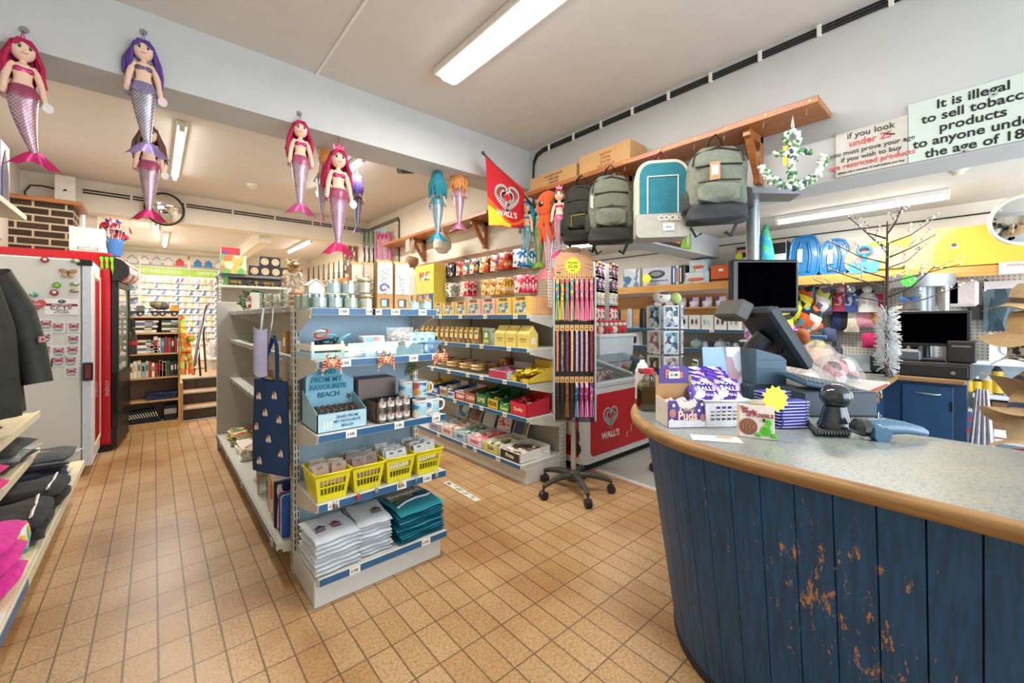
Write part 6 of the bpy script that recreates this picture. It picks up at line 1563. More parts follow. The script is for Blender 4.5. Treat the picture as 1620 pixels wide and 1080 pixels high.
# hand rail at the steps
t = thing('hand_rail','black diagonal hand rail beside the steps','hand rail',(0,0,0))
m = MB().tube([(.40,6.95,.55),(.47,7.3,.95),(.60,8.0,1.42),(.64,8.2,1.50)],.018,C('#26262a',.35),8)
obj('rail',m,t);obj('post',MB().tube([(.47,7.3,.95),(.50,7.3,.48)],.014,C('#26262a',.35),7),t);obj('post',MB().tube([(.56,7.8,1.28),(.60,7.8,.48)],.014,C('#26262a',.35),7),t);obj('steel_rail',MB().tube([(.42,7.0,.62),(.56,7.75,1.2),(.62,8.0,1.36)],.012,STEEL,7),t)
# greetings card wall
YW = 9.98
t = thing('card_display','wall display of greeting cards with green headers and beach hut posters','card display',(-.45,YW,0))
W2 = 1.9
obj('backboard',MB().box((W2/2,-.01,1.45),(W2,.03,1.92),C('#e6e2d8',.6)),t)
for k in range(11): obj('card_rail',MB().box((W2/2,-.05,.80+.115*k),(W2,.07,.008),C('#d6d6d2',.4)),t)
for j in range(2):
    x = .05+.93*j
    h = MB().box((x+.44,-.04,2.16),(.90,.03,.12),C('#9cc63c',.5));h.text('GREETING CARDS',FR((x+.44,-.057,2.16),(1,0,0),(0,0,1)),.085,C('#e9f0cf',.5),bold=.01);obj('header',h,t,'green header lettered GREETING CARDS')
    m = MB().box((x+.44,-.03,2.36),(.90,.012,.24),C('#d8d3ca',.6)).box((x+.44,-.037,2.285),(.88,.002,.07),C('#a59a8c',.6))
    for q in range(5):
        cx = x+.11+.165*q;hx = ['#2f7fc4','#3f86b8','#d9dcda','#d6d2cc','#cf3f3f'][q] if j else ['#cfd2d2','#d9dad6','#c3c8ca','#d6d6d2','#cf3f3f'][q]
        m.prism([(cx-.06,2.28),(cx+.06,2.28),(cx+.06,2.36),(cx,2.42),(cx-.06,2.36)],FR((0,-.038,0),(1,0,0),(0,0,1)),.003,C(hx,.6))
        m.prism([(cx-.07,2.355),(cx,2.425),(cx+.07,2.355),(cx+.06,2.35),(cx,2.41),(cx-.06,2.35)],FR((0,-.040,0),(1,0,0),(0,0,1)),.003,C('#5a6a78',.6))
    obj('poster',m,t,'poster of a row of beach huts')
cvs = [PRT(c,16,.4) for c in (['#efece6','#c94f6a','#8fb8d0','#f2efe8','#d9c99a'],['#5f9ac0','#e6ecef','#2f5f86','#c9d9dc'],['#c9383f','#f0e9e2','#e6a04a','#3a3a44'],['#7fae5a','#eef0e6','#d8c25a','#4f7a86'],['#8a7a9a','#efeaf0','#c9a9c0','#5a5a78'],['#2f3a4a','#c9b48a','#efe9dc','#7a4a3a'])]
crdm = []
for c in cvs:
    crdm.append(MB().box((0,0,.05),(.085,.003,.10),C('#f2f0ea',.5)).box((0,-.002,.05),(.078,.001,.09),c).mesh('greeting_card'))
n = 0
for r in range(11):
    for q in range(18):
        x = -.45+.07+.10*q
        if x > 1.0: continue
        o = obj('greeting_card',crdm[(r*5+q*7+q*r) % 6],label=ORD[q]+' card from the left, '+ORD[10-r]+' tier down on the greeting card wall',cat='greeting card',group='cards on the greeting card wall',loc=(x,YW-.055,.806+.115*r),rot=(-.18,0,0));n += 1
# low stand of wrapped goods at the head of the steps
t = thing('wire_dump_bin','white low stand of clear wrapped goods at the head of the steps','display stand',(.86,8.3,.48),.1)
obj('tray',MB().box((0,0,.18),(.46,.6,.04),C('#d6d6d2',.5),.004).box((0,0,.08),(.40,.5,.16),C('#b5b3ad',.5)),t)
for k in range(14): obj('wrapped_pack',pouch_mb(.14,.16,.10,[FILM(('#e6e2e6','#c9c6d8','#efe9e2')[k % 3],.7)],seed=k),label=ORD[k]+' clear wrapped pack heaped on the low white stand',cat='pack',group='clear wrapped packs',loc=(.70+.11*(k % 4),8.1+.12*(k//4 % 3),.69+.1*(k//12)),rz=rnd.random()*3,rot=None)
# ---------------------------------------------------------------- clothes shelving against the left wall
PW = WOOD('#d9c9a2','#e6d9b6',1,.5)
t = CS_ = thing('clothes_shelving','pale shelving of folded clothes along the left wall','shelving',(0,0,0))
obj('base_shelf',MB().box((-.71,2.75,.255),(.66,3.1,.03),PW,.003).box((-.385,2.75,.245),(.012,3.1,.05),C('#e6dcc0',.5)),t);obj('plinth',MB().box((-.78,2.75,.12),(.48,3.06,.24),C('#5a534a',.6)),t)
for z in (.48,.71): obj('shelf',MB().box((-.79,2.45,z-.015),(.49,2.95,.025),PW,.003).box((-.548,2.45,z-.015),(.012,2.95,.04),C('#eadfbe',.5)),t)
obj('back_panel',MB().box((-1.045,2.6,.95),(.02,3.4,1.85),C('#d6d0c2',.6)),t)
for y in (1.2,2.4,3.9): obj('upright',upright_mb(1.86,.03,.04),t,loc=(-1.02,y,0))
def garment(label,x,y,z,w,d,h,hexc,seed,film=False,cat='clothing',grp=None,stripe=None,n=2):
    rr = random.Random(seed);m = MB();M_ = hexc if not isinstance(hexc,str) else C(hexc,.95,var=.2,scale=30,bump=.3,sheen=.1)
    for k in range(n):
        hh = h/n;z0 = hh*k;ph = rr.random()*6
        def f(a,q,sg=1):
            e = max(0,1-(2*abs(a-.5))**5)*max(0,1-(2*abs(q-.5))**5)
            e = e**.5
            return ((a-.5)*w*(1+.05*math.sin(5*q+ph)),(q-.5)*d*(1+.05*math.sin(4*a+ph)),z0+hh*.5+sg*hh*.5*e+.010*math.sin(9*a+5*q+ph)*e*math.sin(7*q+ph)*(sg > 0))
        m.surf(lambda a,q: f(a,q,1),14,14,M_);m.surf(lambda a,q: f(1-a,q,-1),14,14,M_)
    o = obj('garment',m,label=label,cat=cat,group=grp,loc=(x,y,z),rz=rr.uniform(-.12,.12))
    if stripe:
        for s in stripe: obj('stripe',MB().tube([(s*w-.3*w*.0,-d*.42+d*.84*k/8,h+.004*math.sin(k)) for k in range(9)],.010,WHITE,6,flat=.5),o,'white sleeve stripe')
    if film:
        obj('film',pouch_mb(w*1.12,d*1.1,h*1.0,[FILM('#dfe3e6',.30,.08)],.05),o,'clear wrapping',loc=(0,d*.55,h*.5),rot=(PI/2,0,0))
    return o
BZ_ = .272
garment('magenta fleece towel heaped at the near end of the bottom shelf',-.56,2.43,BZ_,.34,.30,.24,'#d0268f',2,n=3)
garment('second magenta fleece towel behind the first on the bottom shelf',-.88,2.46,BZ_,.30,.3,.2,'#c02a86',3)
garment('white and pink printed top folded against the back of the bottom shelf',-.86,2.80,BZ_,.30,.30,.12,PRT(['#f4efe9','#f4efe9','#e34fa0','#efe6dc'],6),4)
for k in range(4): garment(ORD[k]+' yellow and pink rainbow towel from the aisle, bottom shelf',-.44-.075*k,2.70,BZ_,.07,.20,.14,PRT(['#f2c23a','#f0ead8','#e86a8a','#4fb8b0','#f4e0a0'],14,1.0),40+k,grp='rainbow towels in a row',n=1)
b_ = MB().box((-.62,1.95,.272),(.46,.60,.004),C('#dcdcd6',.5))
obj('shelf_insert',b_,CS_,'white perforated shelf plate');obj('price_strip',MB().box((-.3775,1.9,.245),(.003,1.2,.034),STRIPBLUE),CS_,'blue price strip')
garment('black tracksuit top with white sleeve stripes on the bottom shelf',-.56,2.98,BZ_,.36,.36,.13,'#1d1d1f',5,stripe=(-.30,.36),n=2)
garment('black sweatshirt with white piping folded further along',-.55,3.42,BZ_,.36,.32,.12,'#1a1a1c',6,stripe=(.34,),n=2)
garment('plastic-wrapped navy garment near the freezer end',-.58,3.80,BZ_,.34,.30,.08,'#1f3350',7,film=True)
garment('plastic-wrapped dark garment on top of the navy one',-.56,3.86,BZ_+.11,.34,.30,.08,'#45464a',8,film=True)
garment('plastic-wrapped dark grey coat on the middle shelf end',-.74,3.55,.482,.40,.36,.13,'#33322f',9,film=True)
garment('crumpled pink top on the middle shelf',-.70,2.95,.482,.34,.28,.14,'#c8226e',10)
garment('charcoal folded top under the pink one on the middle shelf',-.68,2.62,.482,.32,.26,.10,'#3a3d42',11)
garment('dark grey folded jumper at the near end of the middle shelf',-.70,2.30,.482,.3,.26,.11,'#2a2a2e',12)
garment('grey and white patterned top on the upper clothes shelf',-.74,2.75,.712,.34,.28,.10,PRT(['#e6e6e6','#b9bcc4','#6a6f86','#f0efee'],10),13)
garment('black folded fleece on the upper clothes shelf',-.74,3.15,.712,.34,.30,.12,'#26272a',14)
# waterproof jackets hanging over the shelves
def jacket(label,x,y,rz,hexc,badge=False,L=.80):
    t = thing('jacket',label,'jacket',(x,y,1.62),rz)
    J = C(hexc,.6,var=.25,scale=18,bump=.4)
    m = MB()
    def f(a,q):
        an = 2*PI*a;w = .10+.15*min(1,q*2.2)+.05*q;d = .06+.05*q
        return (w*math.cos(an)*(1+.05*math.sin(5*an+3*q)),d*math.sin(an)*(1+.2*math.sin(7*an+2*q)),-.02-L*q)
    m.surf(lambda a,q: f(1-a,q),40,16,J,True);obj('body',m,t)
    for sg in (-1,1): obj('sleeve',MB().tube([(sg*.17,0,-.10),(sg*.27,-.02,-.28),(sg*.30,-.05,-.48),(sg*.30,-.08,-.66)],[.055,.062,.058,.055],J,12),t)
    obj('hood',MB().ell((0,.02,.03),(.10,.08,.08),J,14,9),t)
    if badge: obj('badge',MB().box((.27,-.115,-.43),(.035,.006,.03),C('#c8a0a0',.5)).box((.27,-.119,-.43),(.012,.004,.012),C('#c02430',.5)),t,'red and white sleeve badge')
    obj('hanger',MB().tube([(-.15,0,-.02),(0,0,.06),(.15,0,-.02)],.006,BLACK,6).tube([(0,0,.06),(0,0,.12),(.02,0,.15),(0,0,.17)],.003,STEEL,5),t)
jacket('dark olive waterproof jacket with a small badge on the hanging sleeve',-.66,3.02,math.radians(64),'#2f332f',True,.78)
jacket('black waterproof jacket behind the olive one',-.78,3.45,math.radians(75),'#1f2120',False,.85)
obj('clothes_rail',MB().cyl((-.72,1.6,1.79),(-.72,4.0,1.79),.012,.012,STEEL,10).cyl((-1.03,3.9,1.79),(-.72,3.9,1.79),.010,.010,STEEL,8).cyl((-1.03,1.7,1.79),(-.72,1.7,1.79),.010,.010,STEEL,8),label='steel rail carrying the dark jackets',cat='rail')
obj('cream_cupboard',MB().box((0,0,.5),(.12,.36,1.0),C('#e6dcc2',.6),.004),label='cream upright board on the wall beside the dark brick pier',cat='board',loc=(-.99,5.7,1.45)) if False else None
# toys on the high shelf at the left
t = thing('high_shelf','pale shelf high on the left wall with boxed toys','shelf',(-1.05,2.4,1.93));obj('board',MB().box((.225,.75,-.012),(.45,1.5,.024),C('#d9c9a6',.5),.003).box((.452,.75,-.012),(.008,1.5,.03),C('#e9dfc4',.5)),t)
for k,(y,hx) in enumerate(((3.72,1),(3.45,0),(3.15,1),(2.85,0))):
    t = thing('boxed_toy',ORD[k]+' boxed doll from the far end of the high left shelf','boxed toy',(-.74,y,1.931),0,'boxed dolls on the high shelf')
    obj('carton',MB().box((0,0,.19),(.18,.22,.38),PRT(['#8fc0dc','#d9b3d6','#6a4a9a','#e9a0a0','#c9dfe6'],9),.002),t)
    obj('window',MB().prism([(-.07,.04),(.07,.04),(.07,.22),(.0,.34),(-.07,.22)],FR((.0915,0,0),(0,1,0),(0,0,1)),.002,C('#3f3a5c',.3)),t,'arched dark window');obj('purple_edge',MB().box((.085,-.105,.19),(.016,.014,.38),C('#6a3f9a',.5)),t)
# ---------------------------------------------------------------- bracelet stand on castors
BS = thing('bracelet_stand','tall castored stand of braided bracelets with kraft header','display stand',(2.38,2.03,0),-YAW)
DGR = C('#3a3733',.5)
obj('header_card',MB().prism([(-.15,1.57),(.15,1.57)]+[(.15*math.cos(a*PI/14),1.68+.155*math.sin(a*PI/14)) for a in range(15)],FR((0,.0,0),(1,0,0),(0,0,1)),.008,C('#c99a74',.7)),BS,'rounded kraft header')
m = MB().text('BRACELETS',FR((-.02,-.0095,1.80),(1,0,0),(0,0,1)),.028,C('#5a4030',.7))
for y in (1.66,1.69): m.tube([(-.13,-.009,y),(-.08,-.009,y+.006)],.0012,BLACK,4);m.tube([(.08,-.009,y+.02),(.14,-.009,y)],.0012,BLACK,4)
for q in range(2): m.tube([(-.115+(.016-.006*q)*p[0],-.0095,1.635+(.016-.006*q)*p[1]) for p in heart_pts(1.0,24)],.0015,BLACK,4)
obj('header_print',m,BS)
st_ = [((.066 if k % 2 else .052)*math.cos(k*PI/16),(.066 if k % 2 else .052)*math.sin(k*PI/16)) for k in range(32)]
m = MB().prism(st_,FR((-.01,-.010,1.69),(1,0,0),(0,0,1)),.002,C('#e6ee2a',.5))
m.text('Bracelets',FR((-.01,-.0135,1.715),(1,0,0),(0,0,1)),.020,C('#4a4a2a',.6));m.text('£2.25',FR((-.01,-.0135,1.685),(1,0,0),(0,0,1)),.032,C('#4a4a2a',.6),bold=.01);m.text('each',FR((-.01,-.0135,1.657),(1,0,0),(0,0,1)),.018,C('#4a4a2a',.6))
obj('price_star',m,BS,'fluorescent yellow price star')
obj('back_board',MB().box((0,.03,1.06),(.29,.05,1.03),C('#35302b',.6)),BS)
for sg in (-1,1): obj('clear_side',MB().box((sg*.153,0,1.07),(.012,.10,1.07),C('#aeb4b4',.15,coat=.5)),BS)
obj('base_plate',MB().box((0,0,.54),(.32,.12,.012),GLASS('#eef2f2',.3)),BS)
obj('pole',MB().cyl((0,.02,.13),(0,.02,.55),.019,.019,STEEL,14),BS)
m = MB().lathe([(.05,.085),(.055,.11),(.045,.15),(.03,.16)],DGR,n=16)
obj('hub',m,BS)
for k in range(5):
    a = 2*PI*k/5+math.radians(-78);c,s = math.cos(a),math.sin(a)
    obj('leg',MB().tube([(.03*c,.03*s,.125),(.12*c,.12*s,.13),(.22*c,.22*s,.11),(.275*c,.275*s,.09)],[.026,.024,.019,.015],DGR,8),BS)
    cs = obj('castor',MB().cyl((.275*c-.022*s,.275*s+.022*c,.03),(.275*c+.022*s,.275*s-.022*c,.03),.030,.030,C('#23201e',.5),16).cyl((.275*c,.275*s,.05),(.275*c,.275*s,.09),.008,.008,DGR,8),BS)
ROWC = [[['#2fb04a','#e6e03a','#e83f8f','#3f6fd0'],['#e8d83a','#e0408a','#35a85a','#f0803a'],['#35b060','#e86a3a','#d03f9a','#3f90d0'],['#e83f7a','#3f9ad0','#e8e04a','#50b060'],['#e05a5a','#f0c070','#8f60c0','#e090a0'],['#e04a80','#f0a0b0','#7a6ac0','#e8d0a0'],['#e0507a','#f08a9a','#c040c0','#d8a080'],['#e06a70','#e8d0b0','#d040c0','#f080a0']],
        [['#d98a74','#c97a62'],['#8a8f7a','#4f5a4a','#a8a08a'],['#7a2f5a','#8f3f6a'],['#e0bd94','#d9b080'],['#b9a0c8','#d0b8d8'],['#c8a8c0','#b894b4'],['#d8aebc','#c998ac'],['#8f2f50','#a84060']],
        [['#3a2a22','#4a362a'],['#2a2320','#3a302a'],['#9a5a38','#7a4428'],['#2f2924','#41382f'],['#2f5f8f','#d8e0ea','#24507f'],['#c02f6a','#f0b0c8','#8f2f9a'],['#d83060','#f4ece8','#c02080'],['#c83f90','#5a3a9a','#e09ac0']]]
ROWN = [['rainbow','yellow-pink','green-orange','pink-blue','red-violet','pink-violet','pink-magenta','coral-magenta'],['terracotta','grey-green','plum','sand','lilac','mauve','pale pink','burgundy'],['brown','black-brown','tan','charcoal','blue and white','pink and purple','red and white','magenta and violet']]
inv = Matrix.Translation((2.38,2.03,0)) @ RZ(-YAW)
for r,(z,L) in enumerate(((1.60,.32),(1.215,.31),(.83,.27))):
    for k in range(8):
        x = -.127+.0363*k
        w = inv @ V((x,-.03,z))
        t = thing('bracelet',ROWN[r][k]+' braided bracelet on the '+('top','middle','bottom')[r]+' row of the stand','bracelet',w,-YAW,'braided bracelets on the stand')
        hd = MB().box((0,.008,.012),(.030,.002,.045),C('#d9ab6c',.6)).cyl((0,.006,.022),(0,-.012,.028),.002,.002,BLACK,5).box((0,.0068,.005),(.010,.001,.012),C('#4a3424',.6))
        obj('hang_card',hd,t,'kraft hang card')
        M_ = PRT(ROWC[r][k],70,.8,(1,1,.7),.6)
        if r == 1: obj('braid',MB().tube([(0,0,-.01),(.001,0,-L*.5),(0,0,-L)],.0115,M_,7,flat=.7),t)
        else:
            obj('braid',MB().tube([(0,0,-.01),(.001,0,-L*.3),(0,0,-L*.52)],[.0155,.016,.0135],M_,7,flat=.7),t)
            ts = MB()
            for q in range(6): ts.tube([(.003*(q-2.5),0,-L*.5),(.005*(q-2.5)+.002*math.sin(q*3),.002*(q % 2),-L*.8),(.0055*(q-2.5),0,-L*(.96+.05*rnd.random()))],.0040,C(ROWC[r][k][q % len(ROWC[r][k])],.8),4)
            obj('tassel',ts,t)
# ---------------------------------------------------------------- ice cream chest freezer
t = thing('chest_freezer','red and white ice cream chest freezer with sloping glass lid','freezer',(2.70,2.19,0))
L_,Dp = 1.55,.66
FW = C('#e3e6e6',.3,coat=.3);WR = C('#cf2430',.35,var=.04)
b = MB().prism(rr_poly(L_,Dp,.06,.06),FR((L_/2,0,.07),(1,0,0),(0,1,0)),.62,FW)
obj('cabinet',b,t)
obj('plinth',MB().box((L_/2,Dp/2,.035),(L_-.08,Dp-.1,.07),C('#2b2b2b',.6)),t)
fr = lambda x,z: FR((x,-.002,z),(1,0,0),(0,0,1))
m = MB().prism(rr_poly(L_-.16,.52,.05,.02),fr(L_/2+.0,.125),.002,WR)
heart_logo(m,FR((.36,-.0045,.43),(1,0,0),(0,0,1)),.095,WHITE);m.text("WALL'S",fr(.36,.27),.078,WHITE,bold=.03,depth=.003)
for k in range(7):
    a = rnd.uniform(0,6);x0,z0 = .62+.05*(k % 3)+.25*(k//3),.2+.06*k
    m.tube([(x0,-.005,z0),(x0+.02*math.cos(a),-.005,z0+.03*math.sin(a)),(x0+.01,-.005,z0+.05)],.003,WHITE,4)
obj('front_panel',m,t,'red front with white heart logo and WALL\'S')
m = MB().box((-.002,Dp/2,.385),(.003,Dp-.12,.52),WR)
for k in range(7): m.ell((-.004,.10+.075*k,.30+.07*(k % 3)),(.003,.055,.075),C(('#5a2a20','#ead3b4','#f0e6d8','#8a4a2a')[k % 4],.5),9,6)
m.ell((-.004,.10,.2),(.003,.07,.06),C('#3a1a14',.5),9,6)
obj('end_panel',m,t,'red end panel with ice cream pictures')
b = MB()
rim = C('#cfd6d8',.3)
for y,z in ((.02,.715),(Dp-.02,.86)): b.box((L_/2,y,z),(L_,.05,.05),rim,.01)
for x in (.02,L_-.02): b.prism([(0,.69),(Dp,.69),(Dp,.885),(0,.74)],FR((x-.02,0,0),(0,1,0),(0,0,1)),.04,rim)
obj('rim',b,t,'pale rim')
an = math.atan2(.145,Dp)
for k,x in enumerate((.40,1.13)): obj('sliding_lid',MB().box((x,Dp/2,.812+.012*k),(.76,Dp-.06,.010),GLASS('#dcebf0',.30),0,Matrix.Rotation(an,4,'X')).box((x-.37,Dp/2,.822+.012*k),(.025,Dp-.06,.02),rim,0,Matrix.Rotation(an,4,'X')),t,'sliding glass lid')
b = MB().box((L_/2,Dp/2,.60),(L_-.08,Dp-.08,.01),C('#dfe9ee',.4))
for k in range(5): b.box((.15+.31*k,Dp/2,.65),(.006,Dp-.1,.10),WHITE)
obj('basket_floor',b,t)
for k in range(14): obj('ice_cream',pouch_mb(.14,.06,.04,[PRT(['#3f8fc0','#e9e3da','#c94f5a','#f0f4f4','#8fc0d0'],24)],seed=k),label=ORD[k]+' wrapped ice cream lying inside the chest freezer',cat='ice cream',group='wrapped ice creams in the chest freezer',loc=(2.82+.21*(k//2),2.36+.26*(k % 2),2.19*0+.606),rot=(-PI/2*.9,0,.3*(k % 3)))
# ---------------------------------------------------------------- curved blue counter
path = [(2.33,1.14),(2.15,1.145),(1.98,1.14),(1.88,1.13),(1.80,1.115),(1.71,1.085),(1.62,1.04),(1.53,.98),(1.45,.91),(1.385,.83),(1.335,.745),(1.30,.65),(1.28,.55),(1.272,.45),(1.27,.34),(1.268,.2),(1.266,.08),(1.265,-.05),(1.264,-.3),(1.263,-.7)]
def smooth(pts,n=4):
    r = []
    for i in range(len(pts)-1):
        p0,p1,p2,p3 = [V(pts[max(0,min(len(pts)-1,k))]+(0,)) for k in (i-1,i,i+1,i+2)]
        for j in range(n):
            q = j/n;r.append(.5*((2*p1)+(p2-p0)*q+(2*p0-5*p1+4*p2-p3)*q*q+(3*p1-p0-3*p2+p3)*q**3))
    r.append(V(pts[-1]+(0,)));return r
edge = smooth(path)
def offs(pts,d):
    r = []
    for i,p in enumerate(pts):
        tg = (pts[min(i+1,len(pts)-1)]-pts[max(i-1,0)]).normalized();r.append(p+V((-tg.y,tg.x,0))*-d if False else p+V((tg.y,-tg.x,0))*-d)
    return r
def laminate():
    m,nt,b = _new('grey_speckled_laminate')
    no = N(nt,'ShaderNodeTexNoise',Scale=60.0,Detail=5.0,Roughness=.75);nt.links.new(coords(nt,(1,1.6,1)),no.inputs['Vector'])
    no2 = N(nt,'ShaderNodeTexNoise',Scale=6.0,Detail=3.0);nt.links.new(coords(nt),no2.inputs['Vector'])
    ad = N(nt,'ShaderNodeMath',operation='MULTIPLY_ADD');ad.inputs[1].default_value = .35;nt.links.new(no2.outputs['Fac'],ad.inputs[0]);nt.links.new(no.outputs['Fac'],ad.inputs[2])
    nt.links.new(ramp(nt,ad.outputs[0],[(.48,rgb('#5b676f')),(.62,rgb('#7d8788')),(.78,rgb('#98998e'))]),b.inputs['Base Color'])
    b.inputs['Roughness'].default_value = .28
    return m
def chipped_blue():
    m,nt,b = _new('chipped_blue_paint')
    n1 = N(nt,'ShaderNodeTexNoise',Scale=16.0,Detail=7.0,Roughness=.8);nt.links.new(coords(nt,(2.4,2.4,.9)),n1.inputs['Vector'])
    n2 = N(nt,'ShaderNodeTexNoise',Scale=1.6,Detail=2.0);nt.links.new(coords(nt),n2.inputs['Vector'])
    pr = N(nt,'ShaderNodeMath',operation='MULTIPLY_ADD');pr.inputs[1].default_value = .30;nt.links.new(n2.outputs['Fac'],pr.inputs[0]);nt.links.new(n1.outputs['Fac'],pr.inputs[2])
    n3 = N(nt,'ShaderNodeTexNoise',Scale=5.0,Detail=4.0);nt.links.new(coords(nt,(12,12,.5)),n3.inputs['Vector'])
    blue = ramp(nt,n3.outputs['Fac'],[(.3,rgb('#113f66')),(.7,rgb('#1b578a'))])
    mx = N(nt,'ShaderNodeMixRGB');nt.links.new(blue,mx.inputs['Color1']);mx.inputs['Color2'].default_value = rgb('#b98a5c')
    nt.links.new(ramp(nt,pr.outputs[0],[(.79,(0,0,0,1)),(.805,(1,1,1,1))]),mx.inputs['Fac'])
    nt.links.new(mx.outputs['Color'],b.inputs['Base Color']);b.inputs['Roughness'].default_value = .46
    return m
LAMI = laminate();BLUEP = chipped_blue()
ct = thing('shop_counter','curved shop counter of chipped blue boards with grey laminate top','counter',(0,0,0))
inner = [V((1.985,-.7,0)),V((1.965,.1,0))]
top_poly = [(p.x,p.y) for p in offs(edge,.022)]+[(1.985,-.7),(1.975,.18),(2.06,.27),(2.33,.32)]
obj('worktop',MB().prism(top_poly,FR((0,0,.872),(1,0,0),(0,1,0)),.028,LAMI),ct,'grey speckled laminate worktop')
EW = WOOD('#86633a','#ab8450',1,.5)
m = MB();e0,e1 = edge,offs(edge,.024)
sec = [(0.026,.9005),(.004,.9005),(-.004,.895),(-.008,.884),(-.006,.872),(.002,.862),(.03,.860)]
rows = [offs(edge,d) for d,z in sec]
vs = [(p.x,p.y,sec[k][1]) for k,r in enumerate(rows) for p in r];n = len(edge)
m.raw(vs,[(k*n+i,k*n+i+1,(k+1)*n+i+1,(k+1)*n+i) for k in range(len(sec)-1) for i in range(n-1)],EW,True)
obj('wood_edging',m,ct,'rounded timber edging')
# boards: leaning in towards the floor
def arc(pts):
    s = [0]
    for i in range(1,len(pts)): s.append(s[-1]+(pts[i]-pts[i-1]).length)
    return s
tp = offs(edge,.055);bt = offs(edge,.175);sl = arc(tp)
def samp(pts,s):
    for i in range(len(sl)-1):
        if sl[i+1] >= s: return pts[i].lerp(pts[i+1],(s-sl[i])/max(1e-9,sl[i+1]-sl[i]))
    return pts[-1]
pitch = .086;k = 0;s = 0.0
GRV = C('#0f2430',.6)
while s < sl[-1]-.02 and k < 34:
    m = MB();a,b_ = s+.002,min(s+pitch-.002,sl[-1]);q = 4
    for j in range(q):
        u0,u1 = a+(b_-a)*j/q,a+(b_-a)*(j+1)/q
        P_ = [samp(tp,u0),samp(tp,u1)];B_ = [samp(bt,u0),samp(bt,u1)]
        c = [(B_[0].x,B_[0].y,.02),(B_[1].x,B_[1].y,.02),(P_[1].x,P_[1].y,.862),(P_[0].x,P_[0].y,.862)]
        m.raw(c,[(0,1,2,3)],BLUEP)
    ce = [samp(tp,u) for u in (a,b_)];be = [samp(bt,u) for u in (a,b_)]
    inw = (V((2.0,.0,0))-ce[0]);inw.z = 0;inw.normalize();inw *= .012
    for z in (0,1):
        c = [V((be[z].x,be[z].y,.02)),V((ce[z].x,ce[z].y,.862))];m.raw([c[0],c[1],c[1]+inw,c[0]+inw],[(0,1,2,3)],BLUEP)
    obj('board',m,ct);s += pitch;k += 1
tq = offs(edge,.066);bq = offs(edge,.186)
m = MB();vs = [(p.x,p.y,.015) for p in bq]+[(p.x,p.y,.865) for p in tq]
m.raw(vs,[(i,i+1,i+1+n,i+n) for i in range(n-1)],GRV);obj('carcass',m,ct)
m = MB();bp0 = offs(edge,.172);bp1 = offs(edge,.19)
m.raw([(p.x,p.y,0) for p in bp0]+[(p.x,p.y,.035) for p in bp0]+[(p.x,p.y,.035) for p in bp1],[(i,i+1,i+1+n,i+n) for i in range(n-1)]+[(i+n,i+n+1,i+1+2*n,i+2*n) for i in range(n-1)],C('#14222c',.5));obj('kick_strip',m,ct)
# ---------------------------------------------------------------- things on the counter
TZ = .901
def on(x,y,z=TZ): return at(x,y,Z=z)
PUR = C('#4a2f8a',.4)
p = on(1029,650)
t = thing('fluid_bottle','clear jug of dark screen wash with a red cap at the counter end','bottle',(p.x+.02,p.y+.02,TZ),-YAW)
obj('bottle',MB().prism(rr_poly(.085,.13,.008,.04),FR((0,.035,.0),(1,0,0),(0,0,1)),.07,GLASS('#d8d6cc',.2)).lathe([(.03,.12),(.024,.145),(.018,.15),(.018,.16)],GLASS('#d8d6cc',.2),n=16),t)
obj('fluid',MB().prism(rr_poly(.078,.10,.006,.004),FR((0,.032,.004),(1,0,0),(0,0,1)),.062,C('#3f4038',.25)),t,'dark fluid');obj('cap',MB().cyl((0,0,.155),(0,0,.18),.021,.021,C('#d8404a',.4),16),t,'red cap')
t = thing('spray_can','white topped aerosol can behind the screen wash','spray can',(p.x+.10,p.y+.10,TZ),0)
obj('can',MB().lathe([(.030,0),(.032,.005),(.032,.155),(.026,.168)],PRT(['#e9e4e0','#e9e4e0','#7a3a3a','#cfcac4'],9),n=18),t);obj('cap',MB().lathe([(.026,.168),(.022,.185),(.012,.195),(.010,.205),(0,.206)],WHITE,n=16),t)
def star_label(label,p,r,hexc,rot,txt=None):
    t = thing('price_star',label,'price star',p,rot=rot)
    obj('card',MB().prism([((r if k % 2 else r*.78)*math.cos(k*PI/12),(r if k % 2 else r*.78)*math.sin(k*PI/12)) for k in range(24)],FR((0,0,0),(1,0,0),(0,0,1)),.002,C(hexc,.5)),t)
# sweet carton
p = on(1077,677)
t = thing('sweets_carton','purple and white carton of wrapped puds with a raised header','carton of sweets',(p.x+.045,p.y+.045,TZ),-YAW+.08);t.scale = (.74,.88,.88);t.location += V((.014,-.012,0))
Wc = .195
obj('carton',tray_mb(Wc,.12,.115,C('#e8e0d6',.6),.003,.105,.20,C('#b98f5e',.7)),t)
m = MB().prism([(-Wc/2,0),(Wc/2,0),(Wc/2,.112),(.06,.112),(.045,.085),(0,.072),(-.04,.085),(-.055,.112),(-Wc/2,.112)],FR((0,-.0605,0),(1,0,0),(0,0,1)),.002,PUR)
m.box((0,-.0632,.016),(Wc-.004,.001,.030),C('#e9e6ee',.4));f_ = lambda x,z: FR((x,-.0640,z),(1,0,0),(0,0,1))
m.text('Puds',f_(.0,.048),.052,C('#e8745a',.4),bold=.05);m.text('Puds',FR((0,-.0652,.048),(1,0,0),(0,0,1)),.052,C('#f6ede6',.4),bold=.008);m.text('Cadbury',f_(0,.074),.020,C('#d9c9a2',.4))
for sx,z,r,hx in ((-.075,.06,.018,'#b57a70'),(.08,.04,.016,'#b57a70'),(-.07,.092,.007,'#f4f2f6'),(.075,.095,.007,'#f4f2f6'),(.06,.07,.006,'#f4f2f6'),(-.035,.075,.005,'#f4f2f6'),(-.08,.03,.008,'#f4f2f6')): m.cyl((sx,-.0628,z),(sx,-.0645,z),r,r,C(hx,.4),14)
